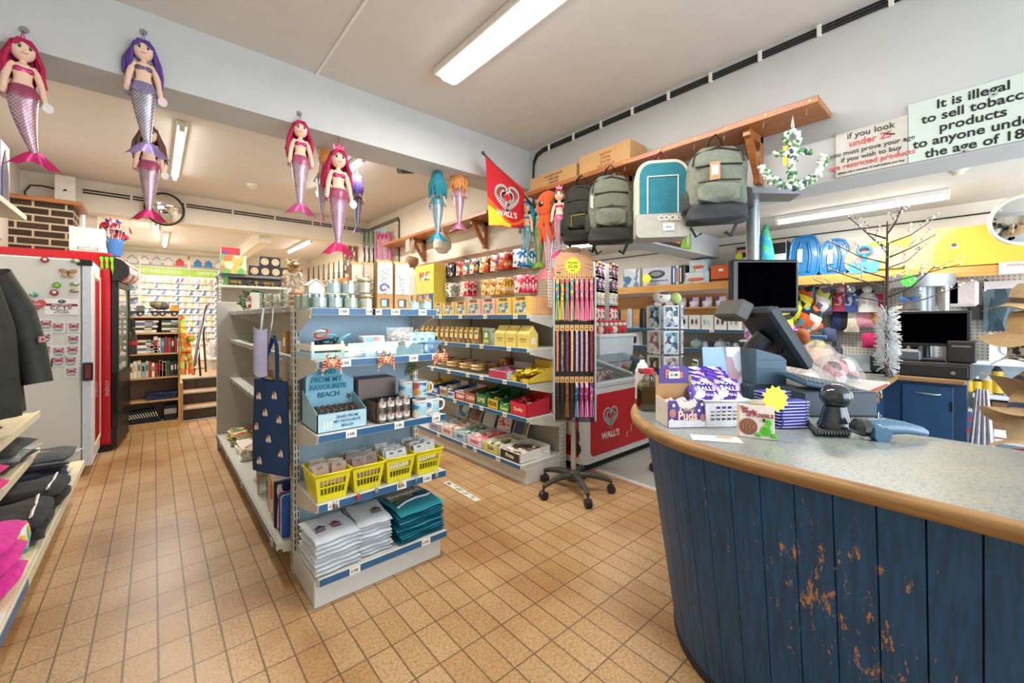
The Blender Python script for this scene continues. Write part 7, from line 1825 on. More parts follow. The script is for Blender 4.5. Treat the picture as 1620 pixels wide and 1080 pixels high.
obj('front_print',m,t,'purple front lettered Puds')
m = MB().prism([(-.08,.165),(.08,.165),(.08,.23),(.05,.245),(-.05,.245),(-.08,.23)],FR((0,.058,0),(1,0,0),(0,0,1)),.003,PUR);m.text('Puds',FR((0,.054,.205),(1,0,0),(0,0,1)),.05,C('#e8745a',.4),bold=.04);m.text('Cadbury',FR((0,.0538,.237),(1,0,0),(0,0,1)),.016,WHITE);m.box((.0,.0525,.202),(.06,.001,.030),WHITE);m.text('£1.00',FR((0,.0515,.202),(1,0,0),(0,0,1)),.018,BLACK)
obj('header',m,t,'purple header lettered Puds with price ticket')
mi = Matrix.Translation(t.location) @ RZ(t.rotation_euler.z) @ Matrix.Diagonal((.74,.88,.88,1))
for k in range(14):
    q = mi @ V((-.07+.035*(k % 5),-.03+.032*(k//5),.075+.012*(k % 2)))
    hx = ('#5a3aa0','#d8d3dc','#e0673a')[k % 3]
    obj('wrapped_pud',MB().ell((0,0,0),.019,PRT([hx,'#efeaf2','#4a2f8a',hx],60),10,7),label=('purple','silver','orange')[k % 3]+' foil ball, '+ORD[k % 5]+' from the left in the '+('front','middle','back')[k//5]+' row of the carton',cat='sweet',group='foil balls in the purple carton',loc=q)
# white basket of purple bags
p = on(1140,677)
t = thing('white_basket','white lattice basket of purple snow ball bags','basket',(p.x+.075,p.y+.05,TZ),-YAW+.1)
obj('basket_body',basket_mb(.17,.15,.095,C('#e9e9ee',.35),6,4,.90),t);mi = Matrix.Translation(t.location) @ RZ(t.rotation_euler.z)
PB_ = PRT(['#4b2f98','#4b2f98','#5a3fb0','#e9e4f2','#3d2680','#c9a0c8'],22,.25)
pbm = MB();pm = pouch_mb(.115,.15,.035,[PB_],.05,seed=4);pbm = pm
plain_bag = pm.mesh('purple_bag');pm.text('SNOW',FR((-.01,-.020,.108),(1,0,0),(0,.0,1)),.026,C('#f0eef8',.4),bold=.01);pm.text('BALLS',FR((.0,-.021,.080),(1,0,0),(0,0,1)),.026,C('#f0eef8',.4),bold=.01);pm.text('MINI',FR((0,-.02,.05),(1,0,0),(0,0,1)),.018,C('#e9d7ee',.4))
pbm = pm.mesh('purple_bag')
for k in range(8):
    q = mi @ V((-.045+.09*(k % 2)+.02*(k//4),-.045+.026*(k//2),.06+.012*(k//2)))
    obj('purple_bag',pbm if k < 2 else plain_bag,label='purple sweet bag, '+ORD[k//2]+' from the front, '+('left' if k % 2 == 0 else 'right')+' file of the white basket',cat='bag of sweets',group='purple bags in the white basket',loc=q,rot=(-.85,rnd.uniform(-.12,.12),-YAW+.1+rnd.uniform(-.15,.15)))
# fossil book, leaflet
p0,p1 = on(1166,690),on(1226,697);dv = (p1-p0);w = dv.length;rzb = math.atan2(dv.y,dv.x)
t = thing('picture_book','small picture book titled The Study of Fossils with green dinosaur','book',(p0+p1)/2,0,rot=(-.18,0,rzb));t.location.z = TZ+.002
h = .106
obj('cover',MB().box((0,.004,h/2),(w,.007,h),C('#f0e9e2',.4),.001).box((-w/2+.004,-.0002,h/2),(.006,.0012,h),C('#d8b49a',.5)),t)
m = MB();TT = C('#a8324a',.5);g = lambda x,z: FR((x,-.0008,z),(1,0,0),(0,0,1))
m.text('The',g(-w*.30,h*.90),.015,TT,bold=.02);m.text('Study',g(-w*.16,h*.80),.019,TT,bold=.02);m.text('of FOSSILS',g(.12*w,h*.69),.0175,TT,bold=.02)
for q in range(9): m.cyl((-w*.2+.002*q,-.0005-.0003*q,h*.33),(-w*.2+.002*q,-.0014-.0003*q,h*.33),w*.25*(1-q*.1),w*.25*(1-q*.1),C(('#a8745a','#7a4f40')[q % 2],.6),22)
GN = C('#5fc23a',.4);m.ell((w*.27,-.002,h*.24),(w*.15,.0015,h*.16),GN,14,8).tube([(w*.25,-.003,h*.33),(w*.36,-.003,h*.42),(w*.38,-.003,h*.52)],.006,GN,7).ell((w*.30,-.003,h*.55),(w*.13,.0015,h*.055),GN,10,6)
for sx in (-.02,.022): m.ell((w*.27+sx,-.0035,h*.11),(.010,.0012,.008),GN,8,5)
m.ell((w*.22,-.005,h*.57),(.004,.001,.005),BLACK,6,4)
obj('cover_print',m,t,'red title, ammonite and green dinosaur')
p = on(1132,694)
t = thing('leaflet','white leaflet with orange and blue panels flat on the counter','leaflet',(p.x,p.y,TZ),0,rot=(0,0,-YAW-.25));obj('paper',MB().box((0,0,.0008),(.15,.065,.0014),PAPER).box((-.025,.012,.0017),(.07,.025,.0006),C('#b9ccd6',.5)).box((.03,.018,.0018),(.05,.016,.0006),C('#c98a5a',.5)).box((.035,-.012,.0017),(.06,.022,.0006),C('#f0cdb4',.5)),t)
# blue folder stand, packs of bars
p = on(1146,640)
t = thing('brochure','pale blue brochure standing upright with a photo edge','brochure',(p.x,p.y,TZ),0,rot=(-.10,0,-YAW+.10))
BR_H,BR_W = .265,.185
obj('cover',MB().box((0,0,BR_H/2),(BR_W,.004,BR_H),C('#8fb2e0',.4),.0005),t)
m = MB().prism([(.01,BR_H),(BR_W/2,BR_H),(BR_W/2,0),(.045,0)],FR((0,-.0021,0),(1,0,0),(0,0,1)),.001,PRT(['#dfe3ea','#c9ced8','#7a7f8a','#b08a94'],26,.4,(1,1,.5)));m.text('qlooks',FR((-.03,-.0028,.13),(1,0,0),(0,0,1)),.026,C('#d9e2b8',.5),bold=.01);m.text('Spring',FR((-.03,-.0028,.11),(1,0,0),(0,0,1)),.014,C('#cfdcf0',.5));m.ell((-.072,-.003,.15),(.018,.001,.014),C('#ecc94a',.5),9,6);m.ell((-.06,-.003,.125),(.020,.001,.012),C('#ecc94a',.5),9,6)
obj('cover_print',m,t)
for k in range(4): obj('magazine',MB().box((0,0,.10),(.14,.006,.20),PRT(['#5a5a3a','#8fb06a','#3a3a44','#d8c26a','#d8d3cc'],20)),label=ORD[k]+' small magazine in the upright stack left of the blue brochure',cat='magazine',group='magazines beside the brochure',loc=(p.x-.05+.012*k,p.y+.10+.012*k,TZ),rot=(0,0,math.radians(20)))
for k,(px,hx,nm) in enumerate(((1056,'#4a8f72','yellow mug with a green dinosaur'),(1090,'#e0b92f','yellow mug with a black handle'))):
    q = on(px,622)
    t = thing('dinosaur_mug',nm+' behind the carton of puds','mug',(q.x,q.y,TZ),-2.2);b = MB().lathe([(.033,0),(.036,.004),(.038,.085),(.035,.085),(.033,.01),(0,.008)],C('#e6c32f',.3),n=18)
    obj('body',b,t);obj('motif',MB().lathe([(.0366,.015),(.0378,.062)],PRT(['#4a8f72','#e6c32f','#3f7a8f','#e6c32f','#c97a4a'] if k == 0 else ['#e6c32f','#e6c32f','#c9a22a'],20),n=18),t);obj('handle',MB().tube([(.037,0,.07),(.058,0,.072),(.064,0,.045),(.055,0,.022),(.037,0,.02)],.005,BLACK,7),t)
obj('red_tub',MB().cyl((0,0,0),(0,0,.11),.04,.045,C('#d84a3a',.4),18),label='red topped tub behind the yellow mugs',cat='tub',loc=(1.86,1.02,TZ))
obj('yellow_box',MB().box((0,0,.06),(.11,.06,.12),C('#c9b08a',.6),.002),label='buff box behind the yellow mugs',cat='box',loc=(1.90,.93,TZ),rz=-YAW)
for st_i,(px,py,nn,z0) in enumerate(((1252,681,9,0),(1224,672,11,0))):
    p = on(px,py)
    for k in range(nn):
        m = MB().box((0,0,.0055),(.105,.045,.010),C('#4038a8',.35),.003).box((0,0,.0056),(.09,.0455,.004),C('#cdd0ee',.3))
        for sg in (-1,1): m.box((sg*.057,0,.0055),(.012,.042,.003),C('#b9b4dc',.25,.4))
        obj('chocolate_bar',m,label=('topmost' if k == nn-1 else ORD[nn-1-k]+' from the top')+' purple chocolate bar in the '+('right' if st_i == 0 else 'left')+' stack beside the book',cat='chocolate bar',group='purple chocolate bars in stacks',loc=(p.x+.05,p.y+.02,TZ+.0112*k),rz=-YAW+.12+rnd.uniform(-.08,.08))
star_label('fluorescent yellow star label on the chocolate bars',tuple(V((0,0,CAMZ))+(_F+_R*.638-V((0,0,.196)))*1.45),.048,'#e6ee2a',(-.12,.12,-YAW))
t = thing('card_fossil','cream fossil card standing behind the picture book','card',on(1215,684)+V((.05,.05,0)),0,rot=(-.15,0,-YAW));obj('card',MB().box((0,0,.05),(.12,.003,.10),C('#e9d6c6',.5)).box((0,-.002,.075),(.09,.001,.02),C('#d6b48a',.5)),t)
# till: printer base, drawer and screen seen from behind
TB = C('#3f5a6e',.45);TBD = C('#2c3f4e',.5)
t = thing('till','dark blue-grey till with tilted touch screen seen from behind','till',(2.16,.715,TZ),-YAW)
obj('drawer_base',MB().box((.05,.03,.05),(.30,.26,.10),C('#2a3a46',.5),.006),t)
obj('printer_body',MB().prism([(-.06,.10),(.075,.10),(.075,.21),(.05,.23),(-.06,.26)],FR((0,.10,0),(1,0,0),(0,0,1)),.20,TB).box((0,-.1005,.17),(.14,.001,.003),TBD).box((0,-.1005,.21),(.14,.001,.003),TBD),t)
scr = MB();dirv = V((.55,0,-.835));upn = V((.835,0,.55))
R_ = Matrix(((dirv.x,0,upn.x,0),(0,1,0,0),(dirv.z,0,upn.z,0),(0,0,0,1)))
scr.box((.09,.02,.31),(.33,.27,.05),C('#26343c',.5),.014,R_).box((.113,.02,.326),(.30,.24,.012),BLACK,.002,R_)
obj('screen',scr,t,'tilted screen');obj('screen_neck',MB().tube([(.0,.06,.22),(.02,.04,.26),(.055,.02,.31)],.045,C('#3a3f44',.5),10),t)
obj('customer_display',MB().box((-.10,.02,.435),(.09,.20,.07),C('#4a4844',.5),.01,Matrix.Rotation(-1.1,4,'Y')).tube([(-.07,.02,.42),(.0,.02,.42)],.02,BLACK,8),t)
obj('cables',MB().tube([(.05,-.02,.22),(.09,-.05,.25),(.06,-.07,.22),(.1,-.06,.20),(.08,0,.19)],.006,BLACK,6),t)
t = thing('keyboard','dark blue-grey till keyboard sloping beside the till','keyboard',(2.16,.46,TZ+.10),0,rot=(.12,.20,-YAW));obj('case',MB().box((0,0,.015),(.27,.16,.02),C('#3a556a',.45),.006),t);kk = MB()
for i in range(14):
    for j in range(5): kk.box((-.12+.0185*i,-.055+.026*j,.028),(.015,.021,.008),C('#5a6468',.5),.002)
obj('keys',kk,t)
obj('keyboard_rest',MB().box((0,0,.05),(.30,.2,.10),C('#2a3a46',.5),.006),label='dark cash drawer under the till keyboard',cat='cash drawer',loc=(2.16,.46,TZ),rz=-YAW)
p = on(1328,682)
t = thing('barcode_scanner','glossy dark dome barcode scanner on the counter','scanner',(p.x+.04,p.y+.02,TZ),-YAW);t.scale = (.86,.86,.86)
GB = C('#30383c',.12,.3,coat=.8)
obj('base',MB().lathe([(.062,0),(.064,.012),(.055,.03),(.046,.07),(.040,.095)],GB,n=28),t);obj('dome',MB().ell((0.005,0,.135),(.060,.058,.052),GB,28,18),t,'glossy dome');obj('seam',MB().tube([(.005+.0605*math.cos(k*PI/16),.0585*math.sin(k*PI/16),.13) for k in range(32)],.0015,BLACK,5,True),t)
p0,p1 = on(1362,692),on(1452,694)
t = thing('hand_scanner','slate-blue handheld scanner lying on the counter','scanner',(p0+p1)/2,0);t.rotation_euler = (0,0,math.atan2((p1-p0).y,(p1-p0).x));t.location.z = TZ
HS = C('#4a6f8c',.35,coat=.3)
obj('grip',MB().tube([(-.06,0,.035),(-.01,0,.04),(.05,0,.036),(.10,0,.026),(.115,0,.020)],[.029,.029,.022,.017,.011],HS,14,flat=.75),t);obj('head',MB().box((-.085,0,.035),(.06,.07,.052),C('#2b3033',.2,coat=.5),.018),t,'black glossy head');obj('window',MB().cyl((-.05,-.012,.024),(-.05,-.044,.02),.028,.026,HS,18),t)
m = MB();pts = []
a0,a1,a2 = on(1268,660),on(1290,690),on(1345,692)
for k in range(150):
    q = k/149;c = a0.lerp(a1,q*2) if q < .5 else a1.lerp(a2,q*2-1)
    pts.append(V((c.x,c.y,TZ+.012))+V((.010*math.cos(k*.95),.0,.010*math.sin(k*.95))))
obj('coiled_cord',m.tube(pts,.0035,C('#1f2326',.4),5),label='black coiled cord beside the dome scanner',cat='cord')
# ---------------------------------------------------------------- monitor on a pole from the beam
t = thing('hanging_monitor','black square monitor on a grey pole below the beam','monitor',(2.62,.845,2.01),-YAW)
obj('ceiling_plate',MB().prism([(-.13,-.12),(.16,-.10),(.20,.05),(-.10,.06)],FR((0,0,-.03),(1,0,0),(0,1,0)),.03,C('#7f8488',.4,.4)),t);obj('pole',MB().cyl((-.03,.03,-.60),(-.03,.03,-.02),.034,.034,C('#9aa2a6',.35,.6),18),t,'grey pole')
obj('case',MB().box((0,-.02,-.53),(.375,.05,.295),C('#17181a',.4),.008).box((0,.03,-.53),(.22,.06,.18),C('#17181a',.5),.01),t);obj('screen',MB().box((.008,-.0462,-.525),(.325,.002,.255),C('#020203',1.0,trans=0)),t,'black switched-off screen');obj('badge',MB().box((0,-.0465,-.668),(.03,.002,.008),C('#2f6a5a',.4)),t)
obj('cable',MB().tube([(.02,.06,-.02),(.025,.065,-.2),(.02,.06,-.45),(-.01,.07,-.58)],.006,BLACK,6),t)
# ---------------------------------------------------------------- side room behind the till
PINE = WOOD('#c98a45','#dba55e',1,.45)
def put(name,mb,label,cat,loc,rz=0,group=None,rot=None): return obj(name,mb,label=label,cat=cat,group=group,loc=loc,rz=rz,rot=rot)
obj('pine_shelf',MB().box((0,0,-.012),(.30,5.2,.024),PINE,.002).box((-.155,0,-.035),(.02,5.2,.09),PINE,.002),label='long pine shelf along the side room wall',cat='shelf',loc=(5.045,2.0,1.71))
XS = 4.97;ZP_ = 1.711
def yx(px,X=XS): return at(px,450,X=X).y
g3 = thing('side_shelving','grey shelving along the side wall with teapots and boxed mugs','shelving',(0,0,0))
obj('back_panel',MB().box((5.18,2.75,.62),(.02,2.3,1.2),C('#b3b2aa',.5)).box((5.185,2.75,1.4),(.02,2.3,.40),WOOD('#d99a5a','#e6b070',1)),g3)
for z,a,b_ in ((1.165,1.62,3.9),(.935,1.62,3.9),(.67,2.6,3.9),(.30,1.62,3.9)): add_shelf(g3,b_-a,.30,(4.87,b_,z),SIDE,(.2,.5,.8))
obj('small_shelf',MB().box((5.08,2.45,1.425),(.2,1.0,.02),PINE),g3)
g4 = thing('pegboard','white pegboard wall hung with hats and gloves','pegboard',(5.19,0,0))
obj('panel',MB().box((0,.05,1.30),(.012,3.0,.74),peg_material('#dcdad2','#8f8c84',.028)),g4)
for z,hx in ((.96,'#dfe3e6'),(.70,'#d6dce0'),(.37,'#dedcd4')): obj('shelf',MB().box((-.17,-.58,z-.012),(.34,1.3,.024),C(hx,.45),.003),g4)
obj('back_panel',MB().box((-.004,-.2,.48),(.01,2.2,.92),C('#b9c9d3',.5)),g4)
# on the pine shelf
def shelfbox(label,x0,x1,y0,front,side='#e9e6e0',X=XS,d=.12,star=None,cat='boxed goods'):
    ya,yb2 = at(x1,440,X=X).y,at(x0,440,X=X).y;zt = at((x0+x1)/2,y0,X=X).z;h = max(.06,zt-ZP_)
    t = thing('boxed_goods',label,cat,(X+d/2,(ya+yb2)/2,ZP_),SIDE,None)
    obj('carton',printbox_mb((yb2-ya)*.97,d,h,C(side,.5),front),t)
    return t,yb2-ya,h,d
shelfbox('blue and grey printed box at the far end of the pine shelf',985,1012,425,PRT(['#5f8fb5','#c9d0d6','#3f6f9a','#e6e6e6'],12))
t,w,h,d = shelfbox('white box with a picture of an inflatable boat on the pine shelf',1016,1062,423,C('#c9cfe0',.5))
obj('boat_picture',MB().ell((0,-d/2-.002,h*.65),(w*.3,.002,h*.22),C('#2b2f38',.4),14,8).ell((0,-d/2-.003,h*.65),(w*.2,.002,h*.12),C('#7a8088',.4),12,7).box((0,-d/2-.002,h*.3),(w*.8,.001,h*.05),C('#4a5a9a',.4)),t)
for k in range(4): put('slim_carton',MB().box((0,0,.125),(.035,.14,.25),C(('#2f7fc0','#e9e6e6','#2a2a30','#26262a')[k],.4),.001).box((0,-.0705,.13),(.02,.001,.18),C(('#e9f0f4','#c9404a','#d9d9d9','#5a5a60')[k],.4)),('blue','white','black','second black')[k]+' slim carton upright beside the boat box','boxed goods',(XS+.07,yx(1066)-.045*k,ZP_),SIDE,'slim cartons on the pine shelf')
BOATP = PRT(['#b9d9e6','#d9e9ee','#e6a07a','#d8e0e2','#c9dfe8'],10)
for lb,a,b_,y0,z0 in (('picture box of a toy rescue boat, lower of the two',1080,1122,430,0),('picture box of a toy rescue boat stacked on the other one',1090,1120,403,.13)):
    t,w,h,d = shelfbox(lb,a,b_,y0 if z0 == 0 else 430,BOATP,'#9ec3d2');t.location.z += z0*1.0
    if z0: t.location.z = ZP_+.148
    obj('boat',MB().ell((0,-d/2-.002,h*.4),(w*.32,.003,h*.16),C('#d9603f',.4),12,7).prism([(-w*.1,h*.5),(w*.1,h*.5),(0,h*.85)],FR((0,-d/2-.0015,0),(1,0,0),(0,0,1)),.002,C('#e9e2da',.4)),t)
t,w,h,d = shelfbox('orange waterproof bag with black straps on the pine shelf',1124,1158,419,C('#e0622f',.6),'#d9602f',cat='bag')
obj('strap',MB().box((0,-d/2-.004,h*.18),(w*.98,.004,.018),BLACK).box((0,-d/2-.004,h*.72),(.05,.003,.03),WHITE),t,'black straps and white badge')
t,w,h,d = shelfbox('black and white boxed appliance behind the hanging monitor',1163,1246,385,C('#c9cdd2',.5),'#2a2526',cat='boxed goods')
m = MB().box((0,-d/2-.001,h*.82),(w*.94,.001,h*.3),C('#1f1f22',.4)).box((-w*.36,-d/2-.002,h*.84),(w*.14,.001,h*.12),C('#b5303a',.4));m.text('NEW',FR((-w*.36,-d/2-.003,h*.84),(1,0,0),(0,0,1)),h*.11,WHITE);m.text('Inflator',FR((w*.05,-d/2-.002,h*.84),(1,0,0),(0,0,1)),h*.16,WHITE)
obj('print',m,t)
star_label('yellow star label hung under the inflatable boat box',at(1023,441,X=4.86),.07,'#eef04a',(0,0,SIDE))
star_label('yellow star label on the black appliance box',at(1169,405,X=4.95),.042,'#e6ee3a',(0,0,SIDE))
t = thing('dragon_plush','green and teal long soft toy beside the monitor pole','soft toy',(4.75,yx(1212,4.75),1.735));DG = PRT(['#3fae6a','#2f8fb0','#5ac08a','#3f9fc0'],16,.9)
obj('body',MB().tube([(0,0,-.0),(0,-.01,.12),(.01,0,.28),(0,.01,.42),(0,.0,.52)],[.07,.075,.06,.045,.02],DG,12).ell((0,.10,.14),(.05,.10,.10),C('#3fae6a',.9),12,8),t)
def sled(label,px0,px1,ytop,tilt):
    ya,yb2 = at(px1,430,X=4.98).y,at(px0,430,X=4.98).y;w = yb2-ya;h = at((px0+px1)/2,ytop,X=4.98).z-ZP_
    t = thing('sledge',label,'sledge',(5.00,(ya+yb2)/2,ZP_+.002),0,'blue plastic sledges');t.rotation_euler = (0,math.radians(12),SIDE) if False else (math.radians(-8),0,SIDE)
    BL = C('#1a72b0',.3,coat=.3)
    pl = [(x*w/.36,z*h/.45) for x,z in ((-.12,0),(.12,0),(.17,.05),(.18,.2),(.165,.36),(.12,.43),(.05,.45),(-.05,.45),(-.12,.43),(-.165,.36),(-.18,.2),(-.17,.05))]
    obj('shell',MB().prism(pl,FR((0,.04,0),(1,0,0),(0,0,1)),.05,BL).tube([(x,-.012,z) for x,z in pl],.013,BL,7,True),t)
    m = MB()
    for sg in (-1,1): m.tube([(sg*w*.16,-.012,h*.12),(sg*w*.22,-.014,h*.5),(sg*w*.12,-.012,h*.85)],.014,C('#14609a',.3),7)
    for i in range(5):
        for j in range(5): m.box((-.03+.016*i,-.012,h*.15+.018*j),(.009,.006,.010),C('#3f93c8',.3))
    obj('ridges',m,t);obj('tag',MB().box((-w*.12,-.03,h*.52),(.045,.002,.14),C('#d9cdb9',.5)),t,'hanging tag')
sled('blue moulded sledge leaning upright, left of the two',1247,1294,372,0);sled('blue moulded sledge leaning upright, right of the two',1296,1341,378,0)
t = thing('sand_mould','pale blue spade and bucket toy with ring handle on the pine shelf','beach toy',(4.93,yx(1367,4.93),ZP_),SIDE);PBL = C('#5fb0e0',.3);obj('bucket',MB().frus((0,0,0),(.19,.11),(.22,.13),.10,PBL),t);obj('ring_handle',MB().tube([(.05*math.cos(k*PI/8),.0,.21+.035*math.sin(k*PI/8)) for k in range(16)],.013,C('#2f7fc4',.3),7,True).cyl((0,0,.10),(0,0,.18),.02,.018,C('#2f7fc4',.3),10),t)
def board(label,px0,px1,ytop,X,hexc,dot=True):
    ya,yb2 = at(px1,420,X=X).y,at(px0,420,X=X).y;w = yb2-ya;h = at((px0+px1)/2,ytop,X=X).z-ZP_
    t = thing('bodyboard',label,'bodyboard',(X,(ya+yb2)/2,ZP_),SIDE,'foam bodyboards on the pine shelf')
    pl = [(w/2,0),(w/2,h*.97),(w*.3,h*.995),(0,h*.985),(-w*.2,h*.95),(-w*.38,h*.82),(-w*.47,h*.6),(-w*.5,h*.3),(-w*.5,0)]
    obj('foam',MB().prism(pl,FR((0,.02,0),(1,0,0),(0,0,1)),.04,C(hexc,.5,var=.04),C('#d0b048',.5)),t)
    if dot: obj('leash_plug',MB().cyl((-w*.28,-.02,h*.55),(-w*.28,-.026,h*.55),.016,.016,C('#5a5a5a',.4),14).cyl((-w*.28,-.021,h*.53),(-w*.28,-.0225,h*.53),.022,.022,WHITE,14),t)
board('big yellow bodyboard at the right, nearest the convex mirror',1477,1640,354,4.90,'#e6bd48');board('paler yellow bodyboard half behind the big one',1432,1530,362,4.96,'#e8cc82');board('lime green bodyboard with printed picture behind the twig tree',1342,1475,378,5.02,'#b5d64a',False)
put('fish_print',MB().prism(rr_poly(.42,.2,.05,.08),FR((0,0,0),(1,0,0),(0,0,1)),.004,PRT(['#e9b08a','#f0d8a0','#d98a8a','#cfe07a','#e9c9a0'],12)),'printed pink and yellow picture card leaning on the green board','picture',(4.965,yx(1383,4.965),1.745),SIDE)
put('white_notice',MB().box((0,0,0),(.17,.004,.09),PAPER).text('MANNA',FR((0,-.0035,.02),(1,0,0),(0,0,1)),.026,C('#c97a7a',.5)),'white notice pinned on the pine shelf edge near the mirror','sign',at(1608,423,X=4.87),SIDE)
# goods on the grey side shelving
for k in range(5): put('boxed_jewellery',MB().box((0,0,.085),(.13,.05,.17),C('#e3e6e2',.5),.001).ell((-.025,-.027,.09),(.014,.003,.035),C(('#a83a3a','#3f3a3a','#9fb0ae','#8f4040','#b0bab4')[k],.5),8,6).ell((.025,-.027,.09),(.014,.003,.035),C(('#2f2f30','#a83a3a','#c9d2ce','#3a3a3a','#8f9a96')[k],.5),8,6),ORD[k]+' white earring box from the left on the blue-striped side shelf','boxed jewellery',(4.95,2.46-.15*k,1.166),SIDE,'white earring boxes')
for k,(y,hx,nm) in enumerate(((2.30,'#a9c9c6','pale green'),(2.02,'#c9d3dc','pale grey'))):
    t = thing('teapot',nm+' teapot on the lower side shelf','teapot',(4.97,y,.936),1.2*k);PT = C(hx,.25,coat=.4)
    obj('body',MB().lathe([(.035,0),(.07,.03),(.075,.06),(.05,.095),(.03,.10)],PT,n=20),t);obj('lid',MB().lathe([(.034,.10),(.02,.115),(.008,.118),(.01,.13),(0,.135)],PT,n=14),t);obj('spout',MB().tube([(.06,0,.04),(.10,0,.06),(.115,0,.095)],[.016,.012,.008],PT,8),t);obj('handle',MB().tube([(-.065,0,.08),(-.11,0,.085),(-.12,0,.05),(-.07,0,.03)],.007,PT,7),t)
for k in range(6): put('small_jar',MB().lathe([(.025,0),(.032,.02),(.030,.07),(.02,.085),(0,.09)],C(('#c3ccd6','#2f4a7a','#d5dade','#8fa0b5','#dfe3e6','#4a6088')[k],.3),n=12),('grey','navy','white','slate','pale','dark blue')[k]+' pottery jar on the lower side shelf behind the brochure','jar',(4.93+.07*(k % 2),2.18-.085*k,.936),0,'pottery jars on the side shelf')
def mugpack(label,y,z): put('boxed_mug',MB().box((0,0,.09),(.13,.10,.18),C('#e6e4e0',.5),.001).lathe([(.035,.03),(.04,.13)],C('#26262a',.3),(0,-.03,0),12).tube([(.02,-.07,.11),(.05,-.075,.09),(.02,-.07,.06)],.007,C('#26262a',.3),6),label,'boxed mug',(4.95,y,z),SIDE,'white boxes with black mugs')
for k in range(4): mugpack(ORD[k]+' white box with a black mug from the left on the far side shelf',3.75-.21*k,.936)
for k in range(4): put('dark_flask',MB().lathe([(.04,0),(.045,.01),(.045,.2),(.035,.26),(0,.27)] if k else [(.05,0),(.055,.01),(.055,.16),(.05,.22),(0,.23)],C(('#2f3f8f','#3f4048','#b9bcc0','#2a2a30')[k],.3,.2),n=16),('navy','charcoal','silver','black')[k]+' flask on the top side shelf behind the card spinner','flask',(4.95,3.62-.2*k,1.166),0,'flasks on the side shelf')
for k in range(4): put('figurine',MB().lathe([(.03,0),(.035,.05),(.02,.08),(.03,.11),(.018,.14),(0,.15)],PRT(['#d9a08f','#c9524a','#efe0d6'],30),n=12),ORD[k]+' pink figurine from the left on the low side shelf','figurine',(4.95,3.7-.22*k,.671),0,'pink figurines')
for k in range(6): put('toy_pack',MB().box((0,0,.06),(.11,.03,.12),PRT(['#8fc0e0','#f0e9f0','#6a5ab0','#e9d9e6','#c96a8a'],22)),ORD[k]+' small boxed toy from the left on the narrow pine ledge','boxed toy',(5.07,2.86-.16*k,1.436),SIDE,'boxed toys on the narrow ledge')
# white gift unit with pink and purple things
t = thing('gift_unit','white low display unit of pink and purple gifts behind the till','display unit',(4.72,1.38,0));obj('cabinet',MB().box((0,0,.53),(.5,.42,1.06),C('#e9e9e6',.4),.004),t);obj('top',MB().box((0,-.0,1.07),(.56,.50,.02),WHITE,.003),t)
for k in range(14): put('gift_pack',pouch_mb(.09,.12+.03*(k % 3),.05,[PRT([('#b06ac0','#e9c0d8','#7fc0b0'),('#e0509a','#f0d0e0','#8a5ac0'),('#8fd0a0','#e06aa0','#f0e9e0')][k % 3],28)],seed=k),ORD[k]+' pink and purple gift pack heaped on the white unit','gift',(4.52+.11*(k//5),1.57-.09*(k % 5),1.081),SIDE+rnd.uniform(-.4,.4),'gift packs on the white unit')
# peg display of hanging packs behind the freezer
t = thing('peg_stand','white peg display of hanging blister packs behind the freezer','display stand',(4.2,3.19,0));obj('panel',MB().box((0,.02,1.3),(.72,.03,1.4),peg_material('#e6e6e4','#8f9092',.03)),t);obj('shelf',MB().box((0,-.14,1.09),(.76,.34,.035),C('#dfe4e8',.4),.004),t);obj('white_bin',MB().frus((0,-.14,.55),(.62,.26),(.70,.30),.52,C('#d9e3ea',.4)),t);obj('base',MB().box((0,-.12,.275),(.70,.34,.55),C('#cfd3d6',.5),.004),t)
PKC = [PRT(c,26,.4) for c in (['#e6e6ea','#2b2b30','#e0742f','#c9cdd2'],['#2a2a34','#4a4a58','#d9d4dc','#6a3f5a'],['#e9e2e0','#c9323f','#8f1f2f','#f0d8d0'],['#5fb0c0','#e9e0d0','#e6c24a','#7fc9c9'])]
for r in range(5):
    for k in range(5): put('blister_pack',MB().box((0,0,-.09),(.10,.012,.20-.02*(r > 2)),PKC[(0,1,3,2,2)[r]]).box((0,-.012,-.10),(.06,.02,.11),PKC[(1,1,0,2,3)[r]],.006),ORD[k]+' hanging pack from the left, '+('top','second','third','fourth','bottom')[r]+' row of the peg display','blister pack',(3.92+.14*k,3.13-.05*(k % 2),1.98-.175*r),0,'blister packs on the peg display')
for k in range(7): put('red_toy',MB().ell((0,0,.05),(.045,.04,.05),C(('#c02f3a','#d8c9c0','#a82a34')[k % 3],.8),10,7).ell((0,-.01,.12),(.03,.03,.03),C('#e9d6c6',.8),9,6).ell((0,-.005,.148),(.031,.031,.016),C('#c02f3a',.8),9,6),ORD[k]+' red festive soft figure from the left on the white shelf','soft toy',(3.90+.095*k,3.0,1.109),0,'red festive figures')
# green sign hung under the soffit
p = at(1076,375,Y=2.10)
t = thing('hanging_sign','dark sign with green leaf panel lettered Electrical on the soffit','sign',(p.x,2.118,p.z));m = MB().box((-.06,0,0),(.62,.012,.20),C('#3a1d22',.5)).prism([(.03,-.10),(.27,-.10),(.27,.10),(.16,.10),(.08,.04)],FR((0,-.0065,0),(1,0,0),(0,0,1)),.001,C('#8fbf3f',.5)).ell((.19,-.009,.0),(.035,.002,.075),C('#c9d6b0',.5),10,7);m.text('Electrical',FR((-.13,-.0075,-.04),(1,0,0),(0,0,1)),.085,C('#e8a02f',.5),bold=.03)
obj('panel',m,t)
